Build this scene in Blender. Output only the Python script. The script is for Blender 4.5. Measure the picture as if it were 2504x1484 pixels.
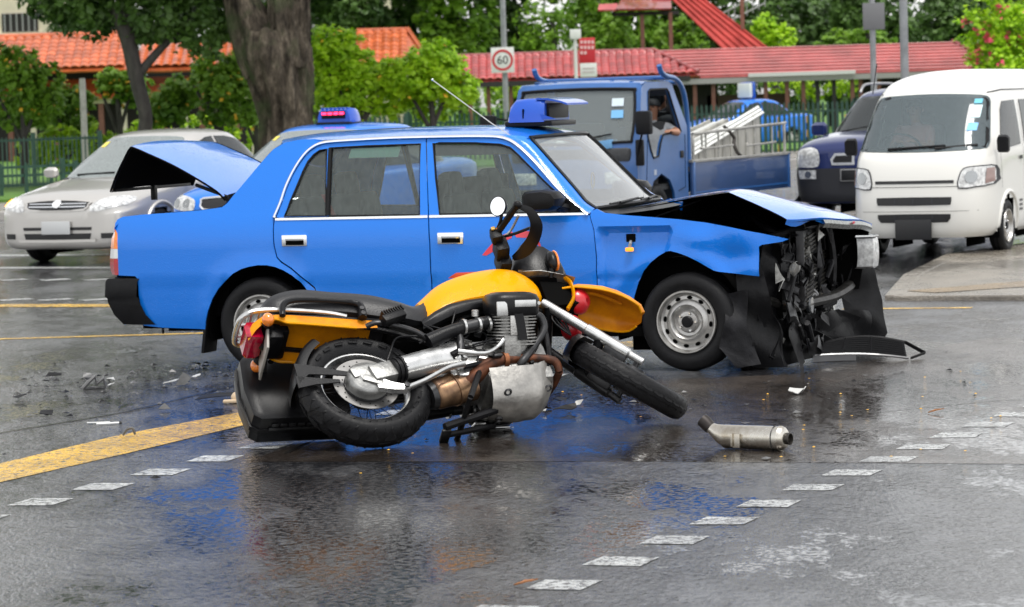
import bpy, bmesh, math, random
import numpy as np
from math import sin, cos, pi, radians, sqrt, atan2
from mathutils import Vector, Matrix, geometry
from mathutils.bvhtree import BVHTree

for o in list(bpy.data.objects):
    bpy.data.objects.remove(o)
SC = bpy.context.scene
COL = SC.collection
random.seed(7)

# ------------------------------------------------------------------ camera
CAM_H = 1.70
PITCH = math.atan((742.15 - 241.0) / 7500.0)
ROLL = radians(1.8)
cam_data = bpy.data.cameras.new('camera')
cam = bpy.data.objects.new('camera', cam_data)
COL.objects.link(cam)
_f = Vector((0, cos(PITCH), -sin(PITCH)))
_u0 = Vector((0, sin(PITCH), cos(PITCH)))
_r0 = Vector((1, 0, 0))
_up = _u0 * cos(ROLL) + _r0 * sin(ROLL)
_rt = _r0 * cos(ROLL) - _u0 * sin(ROLL)
M = Matrix.Identity(4)
for i in range(3):
    M[i][0] = _rt[i]; M[i][1] = _up[i]; M[i][2] = -_f[i]
M[2][3] = CAM_H
cam.matrix_world = M
cam_data.sensor_width = 36.0
cam_data.lens = 36.0 * 7500.0 / 2504.0
cam_data.clip_start = 0.5
cam_data.clip_end = 2000.0
cam_data.dof.use_dof = True
cam_data.dof.focus_distance = 15.6
cam_data.dof.aperture_fstop = 6.6
SC.camera = cam
SC.render.resolution_x = 1024
SC.render.resolution_y = 607

# ------------------------------------------------------------------ world, sun, exposure
world = bpy.data.worlds.new('World')
SC.world = world
world.use_nodes = True
wn = world.node_tree.nodes; wl = world.node_tree.links
bg = wn['Background']
sky = wn.new('ShaderNodeTexSky')
sky.sky_type = 'NISHITA'
sky.sun_disc = False
SUN_EL, SUN_AZ = 74.0, 150.0
sky.sun_elevation = radians(SUN_EL)
sky.sun_rotation = radians(SUN_AZ)
sky.air_density = 1.0
sky.dust_density = 1.1
sky.ozone_density = 1.0
cloud = wn.new('ShaderNodeHueSaturation')          # rain cloud: the sky's light without its blue
cloud.inputs['Saturation'].default_value = 0.08
wl.new(sky.outputs['Color'], cloud.inputs['Color'])
wl.new(cloud.outputs['Color'], bg.inputs['Color'])
bg.inputs['Strength'].default_value = 0.135

sun_data = bpy.data.lights.new('sun', 'SUN')
sun_data.energy = 1.3
sun_data.angle = radians(20)
sun_data.color = (1.0, 0.97, 0.92)
sun = bpy.data.objects.new('sun', sun_data)
COL.objects.link(sun)
sd = Vector((sin(radians(SUN_AZ)) * cos(radians(SUN_EL)), cos(radians(SUN_AZ)) * cos(radians(SUN_EL)), sin(radians(SUN_EL))))
sun.rotation_euler = sd.to_track_quat('Z', 'Y').to_euler()
SC.view_settings.view_transform = 'Standard'
SC.view_settings.look = 'None'
SC.view_settings.exposure = 1.0
SC.view_settings.gamma = 1.0
SC.view_settings.use_curve_mapping = False

# ------------------------------------------------------------------ materials
MATS = {}
def srgb(r, g, b):
    f = lambda c: ((c / 255.0) / 12.92) if c <= 10 else (((c / 255.0) + 0.055) / 1.055) ** 2.4
    return (f(r), f(g), f(b), 1.0)

def mat(name, col=(.5, .5, .5), rough=.5, metal=0.0, spec=.5, coat=0.0, coat_rough=.03, noise=0.0, nscale=8.0,
        bump=0.0, bscale=60.0, bdist=.01, rvar=0.0, drops=0.0, emit=None, estr=0.0, trans=0.0, col2=None, stretch=None):
    if name in MATS: return MATS[name]
    m = bpy.data.materials.new(name); m.use_nodes = True
    nt = m.node_tree; N = nt.nodes; L = nt.links
    p = N['Principled BSDF']
    c = tuple(col[:3]) + (1.0,)
    p.inputs['Base Color'].default_value = c
    p.inputs['Roughness'].default_value = rough
    p.inputs['Metallic'].default_value = metal
    p.inputs['Specular IOR Level'].default_value = spec
    p.inputs['Coat Weight'].default_value = coat
    p.inputs['Coat Roughness'].default_value = coat_rough
    if trans: p.inputs['Transmission Weight'].default_value = trans
    if emit:
        p.inputs['Emission Color'].default_value = tuple(emit[:3]) + (1,)
        p.inputs['Emission Strength'].default_value = estr
    if noise or rvar or bump or drops:
        tc = N.new('ShaderNodeTexCoord')
        src = tc.outputs['Object']
        if stretch:
            mp = N.new('ShaderNodeMapping'); mp.inputs['Scale'].default_value = stretch
            L.new(src, mp.inputs['Vector']); src = mp.outputs['Vector']
    if noise or rvar:
        n = N.new('ShaderNodeTexNoise'); n.inputs['Scale'].default_value = nscale
        n.inputs['Detail'].default_value = 6.0; n.inputs['Roughness'].default_value = .62
        L.new(src, n.inputs['Vector'])
        if noise:
            r = N.new('ShaderNodeValToRGB')
            c2 = tuple(col2[:3]) + (1.0,) if col2 else tuple(max(0, x * (1 - noise)) for x in c[:3]) + (1,)
            c1 = c if col2 else tuple(min(1, x * (1 + noise * .6)) for x in c[:3]) + (1,)
            r.color_ramp.elements[0].position = .34; r.color_ramp.elements[0].color = c2
            r.color_ramp.elements[1].position = .66; r.color_ramp.elements[1].color = c1
            L.new(n.outputs['Fac'], r.inputs['Fac']); L.new(r.outputs['Color'], p.inputs['Base Color'])
        if rvar:
            mr = N.new('ShaderNodeMapRange')
            mr.inputs['From Min'].default_value = .3; mr.inputs['From Max'].default_value = .7
            mr.inputs['To Min'].default_value = max(0.02, rough - rvar); mr.inputs['To Max'].default_value = min(1, rough + rvar)
            L.new(n.outputs['Fac'], mr.inputs['Value']); L.new(mr.outputs['Result'], p.inputs['Roughness'])
    hsrc = None
    if bump:
        nb = N.new('ShaderNodeTexNoise'); nb.inputs['Scale'].default_value = bscale; nb.inputs['Detail'].default_value = 4
        L.new(src, nb.inputs['Vector'])
        b = N.new('ShaderNodeBump'); b.inputs['Strength'].default_value = min(1, bump); b.inputs['Distance'].default_value = bdist
        L.new(nb.outputs['Fac'], b.inputs['Height']); L.new(b.outputs['Normal'], p.inputs['Normal']); hsrc = b
    if drops:                                      # standing rain beads: small domes of varied size
        v = N.new('ShaderNodeTexVoronoi'); v.inputs['Scale'].default_value = 95.0
        L.new(tc.outputs['Object'], v.inputs['Vector'])
        mr = N.new('ShaderNodeMapRange'); mr.inputs['From Min'].default_value = .0; mr.inputs['From Max'].default_value = .36
        mr.inputs['To Min'].default_value = 1.0; mr.inputs['To Max'].default_value = 0.0
        L.new(v.outputs['Distance'], mr.inputs['Value'])
        b2 = N.new('ShaderNodeBump'); b2.inputs['Strength'].default_value = drops; b2.inputs['Distance'].default_value = .004
        L.new(mr.outputs['Result'], b2.inputs['Height'])
        if hsrc: L.new(hsrc.outputs['Normal'], b2.inputs['Normal'])
        L.new(b2.outputs['Normal'], p.inputs['Normal'])
        if coat: L.new(b2.outputs['Normal'], p.inputs['Coat Normal'])
    MATS[name] = m
    return m

def glass_mat(name, tint=(.75, .85, .8), sheen=.12, sheen_col=(.5, .56, .53), rough=.03, ior=1.5, streak=0.0):
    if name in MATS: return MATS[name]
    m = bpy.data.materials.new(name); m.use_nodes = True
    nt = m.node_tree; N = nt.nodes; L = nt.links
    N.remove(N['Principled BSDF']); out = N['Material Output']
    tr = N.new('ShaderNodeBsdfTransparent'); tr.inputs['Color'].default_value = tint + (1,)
    df = N.new('ShaderNodeBsdfDiffuse'); df.inputs['Color'].default_value = sheen_col + (1,)  # pale diffuse stands in for sky reflected on the wet pane
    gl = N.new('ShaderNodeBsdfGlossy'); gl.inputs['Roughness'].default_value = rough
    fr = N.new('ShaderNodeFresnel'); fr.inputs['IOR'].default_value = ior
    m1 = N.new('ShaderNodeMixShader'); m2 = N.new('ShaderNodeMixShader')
    L.new(tr.outputs[0], m1.inputs[1]); L.new(df.outputs[0], m1.inputs[2]); m1.inputs[0].default_value = sheen
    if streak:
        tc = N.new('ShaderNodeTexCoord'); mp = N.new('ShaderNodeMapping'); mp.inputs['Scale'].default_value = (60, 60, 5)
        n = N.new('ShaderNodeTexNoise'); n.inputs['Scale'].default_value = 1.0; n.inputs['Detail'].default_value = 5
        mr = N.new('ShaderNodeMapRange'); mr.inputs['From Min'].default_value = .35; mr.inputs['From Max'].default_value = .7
        mr.inputs['To Min'].default_value = max(0, sheen - streak); mr.inputs['To Max'].default_value = sheen + streak
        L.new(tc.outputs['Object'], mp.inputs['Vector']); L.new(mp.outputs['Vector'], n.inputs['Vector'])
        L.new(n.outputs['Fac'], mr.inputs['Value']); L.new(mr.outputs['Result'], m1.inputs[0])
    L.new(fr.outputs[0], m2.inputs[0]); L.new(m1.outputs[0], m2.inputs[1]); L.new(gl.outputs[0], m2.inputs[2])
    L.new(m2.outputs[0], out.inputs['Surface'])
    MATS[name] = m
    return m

# ------------------------------------------------------------------ scene helpers
def tag(o, label=None, cat=None, group=None, kind=None):
    if label: o['label'] = label
    if cat: o['category'] = cat
    if group: o['group'] = group
    if kind: o['kind'] = kind
    return o

def thing(name, label, cat, loc=(0, 0, 0), rotz=0.0, group=None, matrix=None):
    o = bpy.data.objects.new(name, None); COL.objects.link(o)
    o.empty_display_size = .2
    if matrix is not None: o.matrix_world = matrix
    else:
        o.location = loc; o.rotation_euler = (0, 0, rotz)
    return tag(o, label, cat, group)

def link(name, me, m=None, parent=None):
    if m is not None and len(me.materials) == 0: me.materials.append(m)
    o = bpy.data.objects.new(name, me); COL.objects.link(o)
    if parent is not None: o.parent = parent
    return o

def copy_tree(o, parent=None):
    c = o.copy(); COL.objects.link(c)
    if parent is not None: c.parent = parent
    for ch in o.children: copy_tree(ch, c)
    return c

def catmull(pts, n=6, closed=False):
    P = [np.array(p, float) for p in pts]; out = []
    N = len(P); rng = N if closed else N - 1
    for i in range(rng):
        if closed: a, b, c, d = P[i - 1], P[i], P[(i + 1) % N], P[(i + 2) % N]
        else: a, b, c, d = P[max(i - 1, 0)], P[i], P[i + 1], P[min(i + 2, N - 1)]
        for k in range(n):
            t = k / n
            out.append(.5 * ((2 * b) + (c - a) * t + (2 * a - 5 * b + 4 * c - d) * t * t + (3 * b - a - 3 * c + d) * t ** 3))
    if not closed: out.append(P[-1])
    return out

class MB:
    """collects shapes, then becomes one mesh object"""
    def __init__(s): s.v = []; s.f = []
    def add(s, V, F):
        k = len(s.v); s.v += [tuple(map(float, p)) for p in V]; s.f += [tuple(i + k for i in f) for f in F]; return s
    def box(s, c, d, R=None, bev=0.0):
        x, y, z = [q / 2 for q in d]
        if bev <= 0:
            V = [(i * x, j * y, k * z) for i in (-1, 1) for j in (-1, 1) for k in (-1, 1)]
            F = [(0, 1, 3, 2), (4, 6, 7, 5), (0, 4, 5, 1), (2, 3, 7, 6), (0, 2, 6, 4), (1, 5, 7, 3)]
        else:
            b = min(bev, x * .95, y * .95, z * .95)
            bm = bmesh.new(); bmesh.ops.create_cube(bm, size=1.0)
            for v in bm.verts: v.co = Vector((v.co.x * 2 * x, v.co.y * 2 * y, v.co.z * 2 * z))
            bmesh.ops.bevel(bm, geom=bm.edges[:], offset=b, segments=2, affect='EDGES', profile=.6)
            bm.verts.index_update()
            V = [tuple(v.co) for v in bm.verts]; F = [tuple(v.index for v in f.verts) for f in bm.faces]; bm.free()
        if R is not None: V = [tuple(R @ Vector(p)) for p in V]
        return s.add([(p[0] + c[0], p[1] + c[1], p[2] + c[2]) for p in V], F)
    def tube(s, pts, r, n=8, caps=True, flat=None, close=False):
        P = [Vector(p) for p in pts]; m = len(P)
        R = list(r) if isinstance(r, (list, tuple, np.ndarray)) else [r] * m
        V = []; F = []; up = Vector((0, 0, 1)); prev = None
        for i, p in enumerate(P):
            if close: t = P[(i + 1) % m] - P[i - 1]
            else: t = (P[min(i + 1, m - 1)] - P[max(i - 1, 0)])
            if t.length < 1e-9: t = Vector((1, 0, 0))
            t.normalize()
            if prev is None:
                a = t.orthogonal().normalized() if abs(t.z) > .95 else t.cross(up).normalized()
            else:
                a = prev - t * prev.dot(t)
                a = a.normalized() if a.length > 1e-6 else t.orthogonal().normalized()
            prev = a; b = t.cross(a)
            ka, kb = (1, 1) if flat is None else flat
            for k in range(n):
                q = 2 * pi * k / n
                V.append(p + a * (cos(q) * R[i] * ka) + b * (sin(q) * R[i] * kb))
        for i in range(m - (0 if close else 1)):
            j = (i + 1) % m
            for k in range(n): F.append((i * n + k, i * n + (k + 1) % n, j * n + (k + 1) % n, j * n + k))
        if caps and not close:
            F.append(tuple(range(n - 1, -1, -1))); F.append(tuple((m - 1) * n + k for k in range(n)))
        return s.add(V, F)
    def rings(s, rings, closed=True, caps=True):
        n = len(rings[0]); V = [p for r in rings for p in r]; F = []
        for i in range(len(rings) - 1):
            for k in range(n if closed else n - 1):
                F.append((i * n + k, i * n + (k + 1) % n, (i + 1) * n + (k + 1) % n, (i + 1) * n + k))
        if caps and closed:
            F.append(tuple(range(n - 1, -1, -1))); F.append(tuple((len(rings) - 1) * n + k for k in range(n)))
        return s.add(V, F)
    def lathe(s, prof, n=32, R=None, c=(0, 0, 0), close=False):
        """prof: (radius, height) turned about local z"""
        V = []; F = []; m = len(prof)
        for (r, h) in prof:
            for k in range(n): V.append(Vector((r * cos(2 * pi * k / n), r * sin(2 * pi * k / n), h)))
        for i in range(m if close else m - 1):
            j = (i + 1) % m
            for k in range(n): F.append((i * n + k, i * n + (k + 1) % n, j * n + (k + 1) % n, j * n + k))
        if R is not None: V = [R @ p for p in V]
        return s.add([p + Vector(c) for p in V], F)
    def disc(s, c, r, R=None, n=20, squash=1.0):
        V = [Vector((r * cos(2 * pi * k / n), r * squash * sin(2 * pi * k / n), 0)) for k in range(n)]
        if R is not None: V = [R @ p for p in V]
        return s.add([p + Vector(c) for p in V], [tuple(range(n))])
    def prism(s, outline, t, fn):
        """outline: 2-D loop; fn(u,v,d) gives the 3-D point at depth d (0 front, t back)"""
        n = len(outline)
        V = [fn(u, v, 0) for u, v in outline] + [fn(u, v, t) for u, v in outline]
        F = [tuple(range(n)), tuple(range(2 * n - 1, n - 1, -1))] + [(k, n + k, n + (k + 1) % n, (k + 1) % n) for k in range(n)]
        return s.add(V, F)
    def ball(s, c, r, n=12, R=None):
        rx, ry, rz = r if isinstance(r, (tuple, list)) else (r, r, r)
        V = []; F = []; m = n // 2 + 1
        for i in range(m + 1):
            a = pi * i / m
            for k in range(n): V.append(Vector((rx * sin(a) * cos(2 * pi * k / n), ry * sin(a) * sin(2 * pi * k / n), rz * cos(a))))
        for i in range(m):
            for k in range(n): F.append((i * n + k, (i + 1) * n + k, (i + 1) * n + (k + 1) % n, i * n + (k + 1) % n))
        if R is not None: V = [R @ p for p in V]
        return s.add([p + Vector(c) for p in V], F)
    def mesh(s, name, smooth=40, merge=True, fixn=True):
        me = bpy.data.meshes.new(name); me.from_pydata(s.v, [], s.f); me.validate()
        if merge or fixn:
            bm = bmesh.new(); bm.from_mesh(me)
            if merge: bmesh.ops.remove_doubles(bm, verts=bm.verts[:], dist=1e-5)
            if fixn: bmesh.ops.recalc_face_normals(bm, faces=bm.faces[:])
            bm.to_mesh(me); bm.free()
        if smooth:
            me.polygons.foreach_set('use_smooth', [True] * len(me.polygons))
            me.set_sharp_from_angle(angle=radians(smooth))
        return me
    def build(s, name, m=None, parent=None, smooth=40, merge=True, fixn=True):
        return link(name, s.mesh(name, smooth, merge, fixn), m, parent)

def RX(a): return Matrix.Rotation(a, 3, 'X')
def RY(a): return Matrix.Rotation(a, 3, 'Y')
def RZ(a): return Matrix.Rotation(a, 3, 'Z')

def inside(p, poly):
    x, y = p; r = False; n = len(poly); j = n - 1
    for i in range(n):
        xi, yi = poly[i][0], poly[i][1]; xj, yj = poly[j][0], poly[j][1]
        if (yi > y) != (yj > y) and x < (xj - xi) * (y - yi) / (yj - yi) + xi: r = not r
        j = i
    return r

def tri2d(outline, holes=(), res=.04):
    """2-D outline with holes -> vertices and triangles, with a grid of inner points so that it can be curved"""
    loops = [list(map(tuple, outline))] + [list(map(tuple, h)) for h in holes]
    V = []; E = []
    for lp in loops:
        dense = []
        for i in range(len(lp)):
            a = np.array(lp[i]); b = np.array(lp[(i + 1) % len(lp)]); d = np.linalg.norm(b - a)
            k = max(1, int(math.ceil(d / (res * 1.2))))
            dense += [tuple(a + (b - a) * t / k) for t in range(k)]
        s = len(V); V += dense
        E += [(s + i, s + (i + 1) % len(dense)) for i in range(len(dense))]
    bnd = np.array(V)
    xs = [p[0] for p in loops[0]]; ys = [p[1] for p in loops[0]]
    gx = np.arange(min(xs) + res * .5, max(xs), res); gy = np.arange(min(ys) + res * .5, max(ys), res)
    for i, a in enumerate(gx):
        for j, b in enumerate(gy):
            q = (a + (res * .5 if j % 2 else 0), b)
            if inside(q, loops[0]) and not any(inside(q, h) for h in loops[1:]):
                if np.min(np.sum((bnd - q) ** 2, axis=1)) > (res * .45) ** 2: V.append(q)
    r = geometry.delaunay_2d_cdt([Vector(p) for p in V], E, [], 0, 1e-6)
    RV = [(p.x, p.y) for p in r[0]]; F = []
    for f in r[2]:
        c = (sum(RV[i][0] for i in f) / len(f), sum(RV[i][1] for i in f) / len(f))
        if inside(c, loops[0]) and not any(inside(c, h) for h in loops[1:]): F.append(tuple(f))
    return RV, F

def panel(name, outline, fn, m, parent=None, holes=(), res=.04, thick=.012, smooth=35, inward=None):
    """a sheet-metal panel: outline (u,v), fn(u,v) -> point; thickened along 'inward'"""
    V2, F = tri2d(outline, holes, res)
    V = [Vector(fn(u, v)) for u, v in V2]
    me = bpy.data.meshes.new(name); me.from_pydata([tuple(p) for p in V], [], F)
    bm = bmesh.new(); bm.from_mesh(me)
    bmesh.ops.recalc_face_normals(bm, faces=bm.faces[:])
    if thick:
        inw = Vector(inward) if inward else Vector((0, 1, 0))
        bm.normal_update()
        av = sum((f.normal * f.calc_area() for f in bm.faces), Vector((0, 0, 0)))
        if av.dot(inw) > 0: bmesh.ops.reverse_faces(bm, faces=bm.faces[:])
        ex = bmesh.ops.extrude_face_region(bm, geom=bm.faces[:])
        vs = [g for g in ex['geom'] if isinstance(g, bmesh.types.BMVert)]
        for v in vs: v.co += inw.normalized() * thick
        bmesh.ops.recalc_face_normals(bm, faces=bm.faces[:])
    bm.to_mesh(me); bm.free()
    me.polygons.foreach_set('use_smooth', [True] * len(me.polygons)); me.set_sharp_from_angle(angle=radians(smooth))
    return link(name, me, m, parent)

def grid_mesh(fn, nu, nv, closed_u=False):
    mb = MB(); V = [fn(i / (nu if closed_u else nu - 1), j / (nv - 1)) for j in range(nv) for i in range(nu)]
    F = [(j * nu + i, j * nu + (i + 1) % nu, (j + 1) * nu + (i + 1) % nu, (j + 1) * nu + i)
         for j in range(nv - 1) for i in range(nu if closed_u else nu - 1)]
    return mb.add(V, F)

# ================================================================== GROUND
def wet_mat(name, dry, wet, rdry=.42, rwet=.07, wscale=.5, wlo=.40, whi=.62, agg=.35, bump=.35, stretch=(1, .45, 1), grain=2.6, wear=0.0, ripple=.8):
    m = bpy.data.materials.new(name); m.use_nodes = True
    nt = m.node_tree; N = nt.nodes; L = nt.links; p = N['Principled BSDF']
    tc = N.new('ShaderNodeTexCoord'); mp = N.new('ShaderNodeMapping')
    mp.inputs['Rotation'].default_value = (0, 0, radians(20)); mp.inputs['Scale'].default_value = stretch
    L.new(tc.outputs['Object'], mp.inputs['Vector'])
    n1 = N.new('ShaderNodeTexNoise'); n1.inputs['Scale'].default_value = wscale; n1.inputs['Detail'].default_value = 9; n1.inputs['Roughness'].default_value = .76
    L.new(mp.outputs['Vector'], n1.inputs['Vector'])
    w = N.new('ShaderNodeMapRange'); w.inputs['From Min'].default_value = wlo; w.inputs['From Max'].default_value = whi
    L.new(n1.outputs['Fac'], w.inputs['Value'])
    W0 = w
    ag = N.new('ShaderNodeTexVoronoi'); ag.inputs['Scale'].default_value = 85; L.new(tc.outputs['Object'], ag.inputs['Vector'])
    ag2 = N.new('ShaderNodeTexNoise'); ag2.inputs['Scale'].default_value = 30; ag2.inputs['Detail'].default_value = 6; ag2.inputs['Roughness'].default_value = .7; L.new(tc.outputs['Object'], ag2.inputs['Vector'])
    n3 = N.new('ShaderNodeTexNoise'); n3.inputs['Scale'].default_value = 2.3; n3.inputs['Detail'].default_value = 7; L.new(tc.outputs['Object'], n3.inputs['Vector'])
    gk = N.new('ShaderNodeMath'); gk.operation = 'MULTIPLY_ADD'; gk.inputs[1].default_value = grain; gk.inputs[2].default_value = -.5 * grain; L.new(ag2.outputs['Fac'], gk.inputs[0])
    gs = N.new('ShaderNodeMath'); gs.operation = 'ADD'; gs.use_clamp = True; L.new(W0.outputs['Result'], gs.inputs[0]); L.new(gk.outputs[0], gs.inputs[1])
    class _W: outputs = {'Result': gs.outputs[0]}
    w = _W
    mx = N.new('ShaderNodeMix'); mx.data_type = 'RGBA'
    mx.inputs['A'].default_value = tuple(dry) + (1,); mx.inputs['B'].default_value = tuple(wet) + (1,)
    L.new(w.outputs['Result'], mx.inputs['Factor'])
    sp = N.new('ShaderNodeMapRange'); sp.inputs['From Min'].default_value = .25; sp.inputs['From Max'].default_value = .75
    sp.inputs['To Min'].default_value = 1 - agg; sp.inputs['To Max'].default_value = 1 + agg
    L.new(ag2.outputs['Fac'], sp.inputs['Value'])
    sp2 = N.new('ShaderNodeMapRange'); sp2.inputs['From Min'].default_value = .3; sp2.inputs['From Max'].default_value = .7
    sp2.inputs['To Min'].default_value = .78; sp2.inputs['To Max'].default_value = 1.25
    L.new(n3.outputs['Fac'], sp2.inputs['Value'])
    ml = N.new('ShaderNodeMath'); ml.operation = 'MULTIPLY'; L.new(sp.outputs['Result'], ml.inputs[0]); L.new(sp2.outputs['Result'], ml.inputs[1])
    mc = N.new('ShaderNodeVectorMath'); mc.operation = 'SCALE'; L.new(mx.outputs['Result'], mc.inputs[0]); L.new(ml.outputs[0], mc.inputs['Scale'])
    cout = mc.outputs['Vector']
    if wear:                                   # paint rubbed through to the stones
        nw = N.new('ShaderNodeTexNoise'); nw.inputs['Scale'].default_value = 26; nw.inputs['Detail'].default_value = 7; nw.inputs['Roughness'].default_value = .72; L.new(tc.outputs['Object'], nw.inputs['Vector'])
        rw = N.new('ShaderNodeMapRange'); rw.inputs['From Min'].default_value = .5 - .2 * wear; rw.inputs['From Max'].default_value = .56 - .2 * wear; L.new(nw.outputs['Fac'], rw.inputs['Value'])
        mw = N.new('ShaderNodeMix'); mw.data_type = 'RGBA'; mw.inputs['A'].default_value = (.07, .07, .07, 1); L.new(cout, mw.inputs['B']); L.new(rw.outputs['Result'], mw.inputs['Factor']); cout = mw.outputs['Result']
    L.new(cout, p.inputs['Base Color'])
    r = N.new('ShaderNodeMapRange'); r.inputs['To Min'].default_value = rdry; r.inputs['To Max'].default_value = rwet
    L.new(w.outputs['Result'], r.inputs['Value']); L.new(r.outputs['Result'], p.inputs['Roughness'])
    p.inputs['IOR'].default_value = 1.6
    # stones stand proud where the film of water is thin
    ht = N.new('ShaderNodeMath'); ht.operation = 'MULTIPLY'
    inv = N.new('ShaderNodeMapRange'); inv.inputs['To Min'].default_value = 1.0; inv.inputs['To Max'].default_value = .06
    L.new(w.outputs['Result'], inv.inputs['Value'])
    hs = N.new('ShaderNodeMath'); hs.operation = 'ADD'; L.new(ag2.outputs['Fac'], hs.inputs[0]); L.new(ag.outputs['Distance'], hs.inputs[1])
    L.new(hs.outputs[0], ht.inputs[0]); L.new(inv.outputs['Result'], ht.inputs[1])
    b = N.new('ShaderNodeBump'); b.inputs['Strength'].default_value = bump; b.inputs['Distance'].default_value = .006
    L.new(ht.outputs[0], b.inputs['Height'])
    # ripples of the running film: short humps a few centimetres long
    m2 = N.new('ShaderNodeMapping'); m2.inputs['Scale'].default_value = (1, .34, 1); L.new(tc.outputs['Object'], m2.inputs['Vector'])
    n4 = N.new('ShaderNodeTexNoise'); n4.inputs['Scale'].default_value = 44; n4.inputs['Detail'].default_value = 3; n4.inputs['Roughness'].default_value = .6; L.new(m2.outputs['Vector'], n4.inputs['Vector'])
    iv2 = N.new('ShaderNodeMapRange'); iv2.inputs['To Min'].default_value = 1.3; iv2.inputs['To Max'].default_value = .12; L.new(W0.outputs['Result'], iv2.inputs['Value'])
    h2 = N.new('ShaderNodeMath'); h2.operation = 'MULTIPLY'; L.new(n4.outputs['Fac'], h2.inputs[0]); L.new(iv2.outputs['Result'], h2.inputs[1])
    b2 = N.new('ShaderNodeBump'); b2.inputs['Strength'].default_value = ripple; b2.inputs['Distance'].default_value = .012
    L.new(h2.outputs[0], b2.inputs['Height']); L.new(b.outputs['Normal'], b2.inputs['Normal']); L.new(b2.outputs['Normal'], p.inputs['Normal'])
    MATS[name] = m
    return m

ASPH = wet_mat('wet_asphalt', (.085, .086, .090), (.014, .014, .016), rdry=.24, rwet=.012, wlo=.40, whi=.52, bump=.22, grain=4.2, ripple=.75)
ASPH2 = wet_mat('wet_crossing_asphalt', (.062, .050, .042), (.024, .019, .016), rdry=.18, rwet=.012, wscale=.9, wlo=.38, whi=.52, bump=.18, grain=3.0, ripple=.5)
LANE_W = wet_mat('wet_white_paint', (.46, .47, .46), (.34, .35, .35), rdry=.35, rwet=.10, wscale=1.5, agg=.25, bump=.25, wear=.30)
LANE_Y = wet_mat('wet_yellow_paint', (.74, .43, .012), (.56, .31, .006), rdry=.35, rwet=.08, wscale=1.5, agg=.25, bump=.25, wear=.42)
PAVE = wet_mat('wet_concrete', (.22, .195, .16), (.13, .115, .095), rdry=.36, rwet=.06, wscale=.7, agg=.15, bump=.2)
KERB_M = wet_mat('kerb_concrete', (.42, .40, .37), (.30, .28, .26), rdry=.5, rwet=.25, wscale=1.0, agg=.15, bump=.2)

def sheet(name, pts, z, m, parent=None, kind='structure', sub=0):
    mb = MB(); mb.add([(x, y, z) for x, y in pts], [tuple(range(len(pts)))])
    o = mb.build(name, m, parent, smooth=0)
    if kind and parent is None: tag(o, kind=kind)
    return o

road = sheet('road', [(-300, -40), (300, -40), (300, 600), (-300, 600)], 0.0, ASPH)
crossing = sheet('crossing_road_patch', [(-2.9, 12.9), (-1.30, 14.64), (.45, 14.20), (2.26, 13.61), (2.75, 13.40), (5.5, 19.4), (3.2, 20.5), (1.7, 18.3), (.54, 18.15), (.16, 17.4), (-.98, 15.9), (-1.15, 14.95), (-3.1, 15.5)][1:11] , 0.0010, ASPH2)

def strip(name, pts, w, z, m, parent=None):
    P = [np.array(p, float) for p in pts]; mb = MB(); V = []
    ws = w if isinstance(w, (list, tuple)) else [w] * len(P)
    for i, p in enumerate(P):
        t = P[min(i + 1, len(P) - 1)] - P[max(i - 1, 0)]; t /= np.linalg.norm(t); n = np.array([-t[1], t[0]])
        a = p + n * ws[i] / 2; b = p - n * ws[i] / 2; V += [(a[0], a[1], z), (b[0], b[1], z)]
    mb.add(V, [(2 * i, 2 * i + 1, 2 * i + 3, 2 * i + 2) for i in range(len(P) - 1)])
    return mb.build(name, m, parent, smooth=0)

# crossing studs: 0.2 m squares every 0.52 m along both edges of the crossing
def dash_square(mb, cx, cy, u, v, z=.008):
    jit = lambda: random.uniform(-.006, .006)
    V = [(cx + (a * u[0] + b * v[0]) / 2 + jit(), cy + (a * u[1] + b * v[1]) / 2 + jit(), .0024) for a, b in ((-1, -1), (1, -1), (1, 1), (-1, 1))]
    mb.add(V, [(0, 1, 2, 3)])
for k in range(-3, 13):
    mb = MB(); dash_square(mb, -2.09 + .208 * k, 13.36 + .485 * k, (.2, -.05), (.07, .225)); mb.build('crossing_dash', LANE_W, road, smooth=0)
for k in range(-5, 26):
    mb = MB(); dash_square(mb, .815 + .222 * k - .0002 * k * k, 12.09 + .478 * k - .004 * k * k, (.205, -.058), (.078, .195)); mb.build('crossing_dash', LANE_W, road, smooth=0)
# yellow and white lines
sheet('yellow_line', [(-5.6, 6.75), (-2.396, 14.125), (-1.958, 15.111), (-1.468, 16.305), (-.55, 18.4), (.2, 19.8), (1.0, 20.9), (.85, 21.2), (-.1, 20.1), (-.85, 18.7), (-1.532, 17.053), (-2.075, 16.05), (-2.523, 14.892), (-5.95, 7.5)], .0022, LANE_Y, road)
strip('yellow_line', [(-9.5, 29.0), (-4.56, 27.3), (-3.55, 26.83), (-1.0, 25.8), (2.5, 24.2)], .34, .0022, LANE_Y, road)
strip('yellow_line', [(-6.5, 23.6), (-3.9, 23.22), (-2.5, 23.17), (-.5, 23.3)], .13, .0022, LANE_Y, road)
for k in range(-3, 14):
    x = -5.25 + k * .47
    strip('lane_dash', [(x, 31.45 - .5 * (x + 5.25)), (x + .25, 31.45 - .5 * (x + 5.0))], .25, .0022, LANE_W, road)
    x = -4.69 + k * .40
    strip('lane_dash', [(x, 28.05 - .47 * (x + 4.69)), (x + .27, 28.05 - .47 * (x + 4.42))], .22, .0022, LANE_W, road)
strip('white_line', [(-12, 37.5), (-5.68, 34.06), (-4.21, 33.23), (0, 31.0)], .3, .0022, LANE_W, road)
strip('white_line', [(-14, 42), (-6.17, 37.04), (-3, 35.5), (2, 33)], .35, .0022, LANE_W, road)
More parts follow.
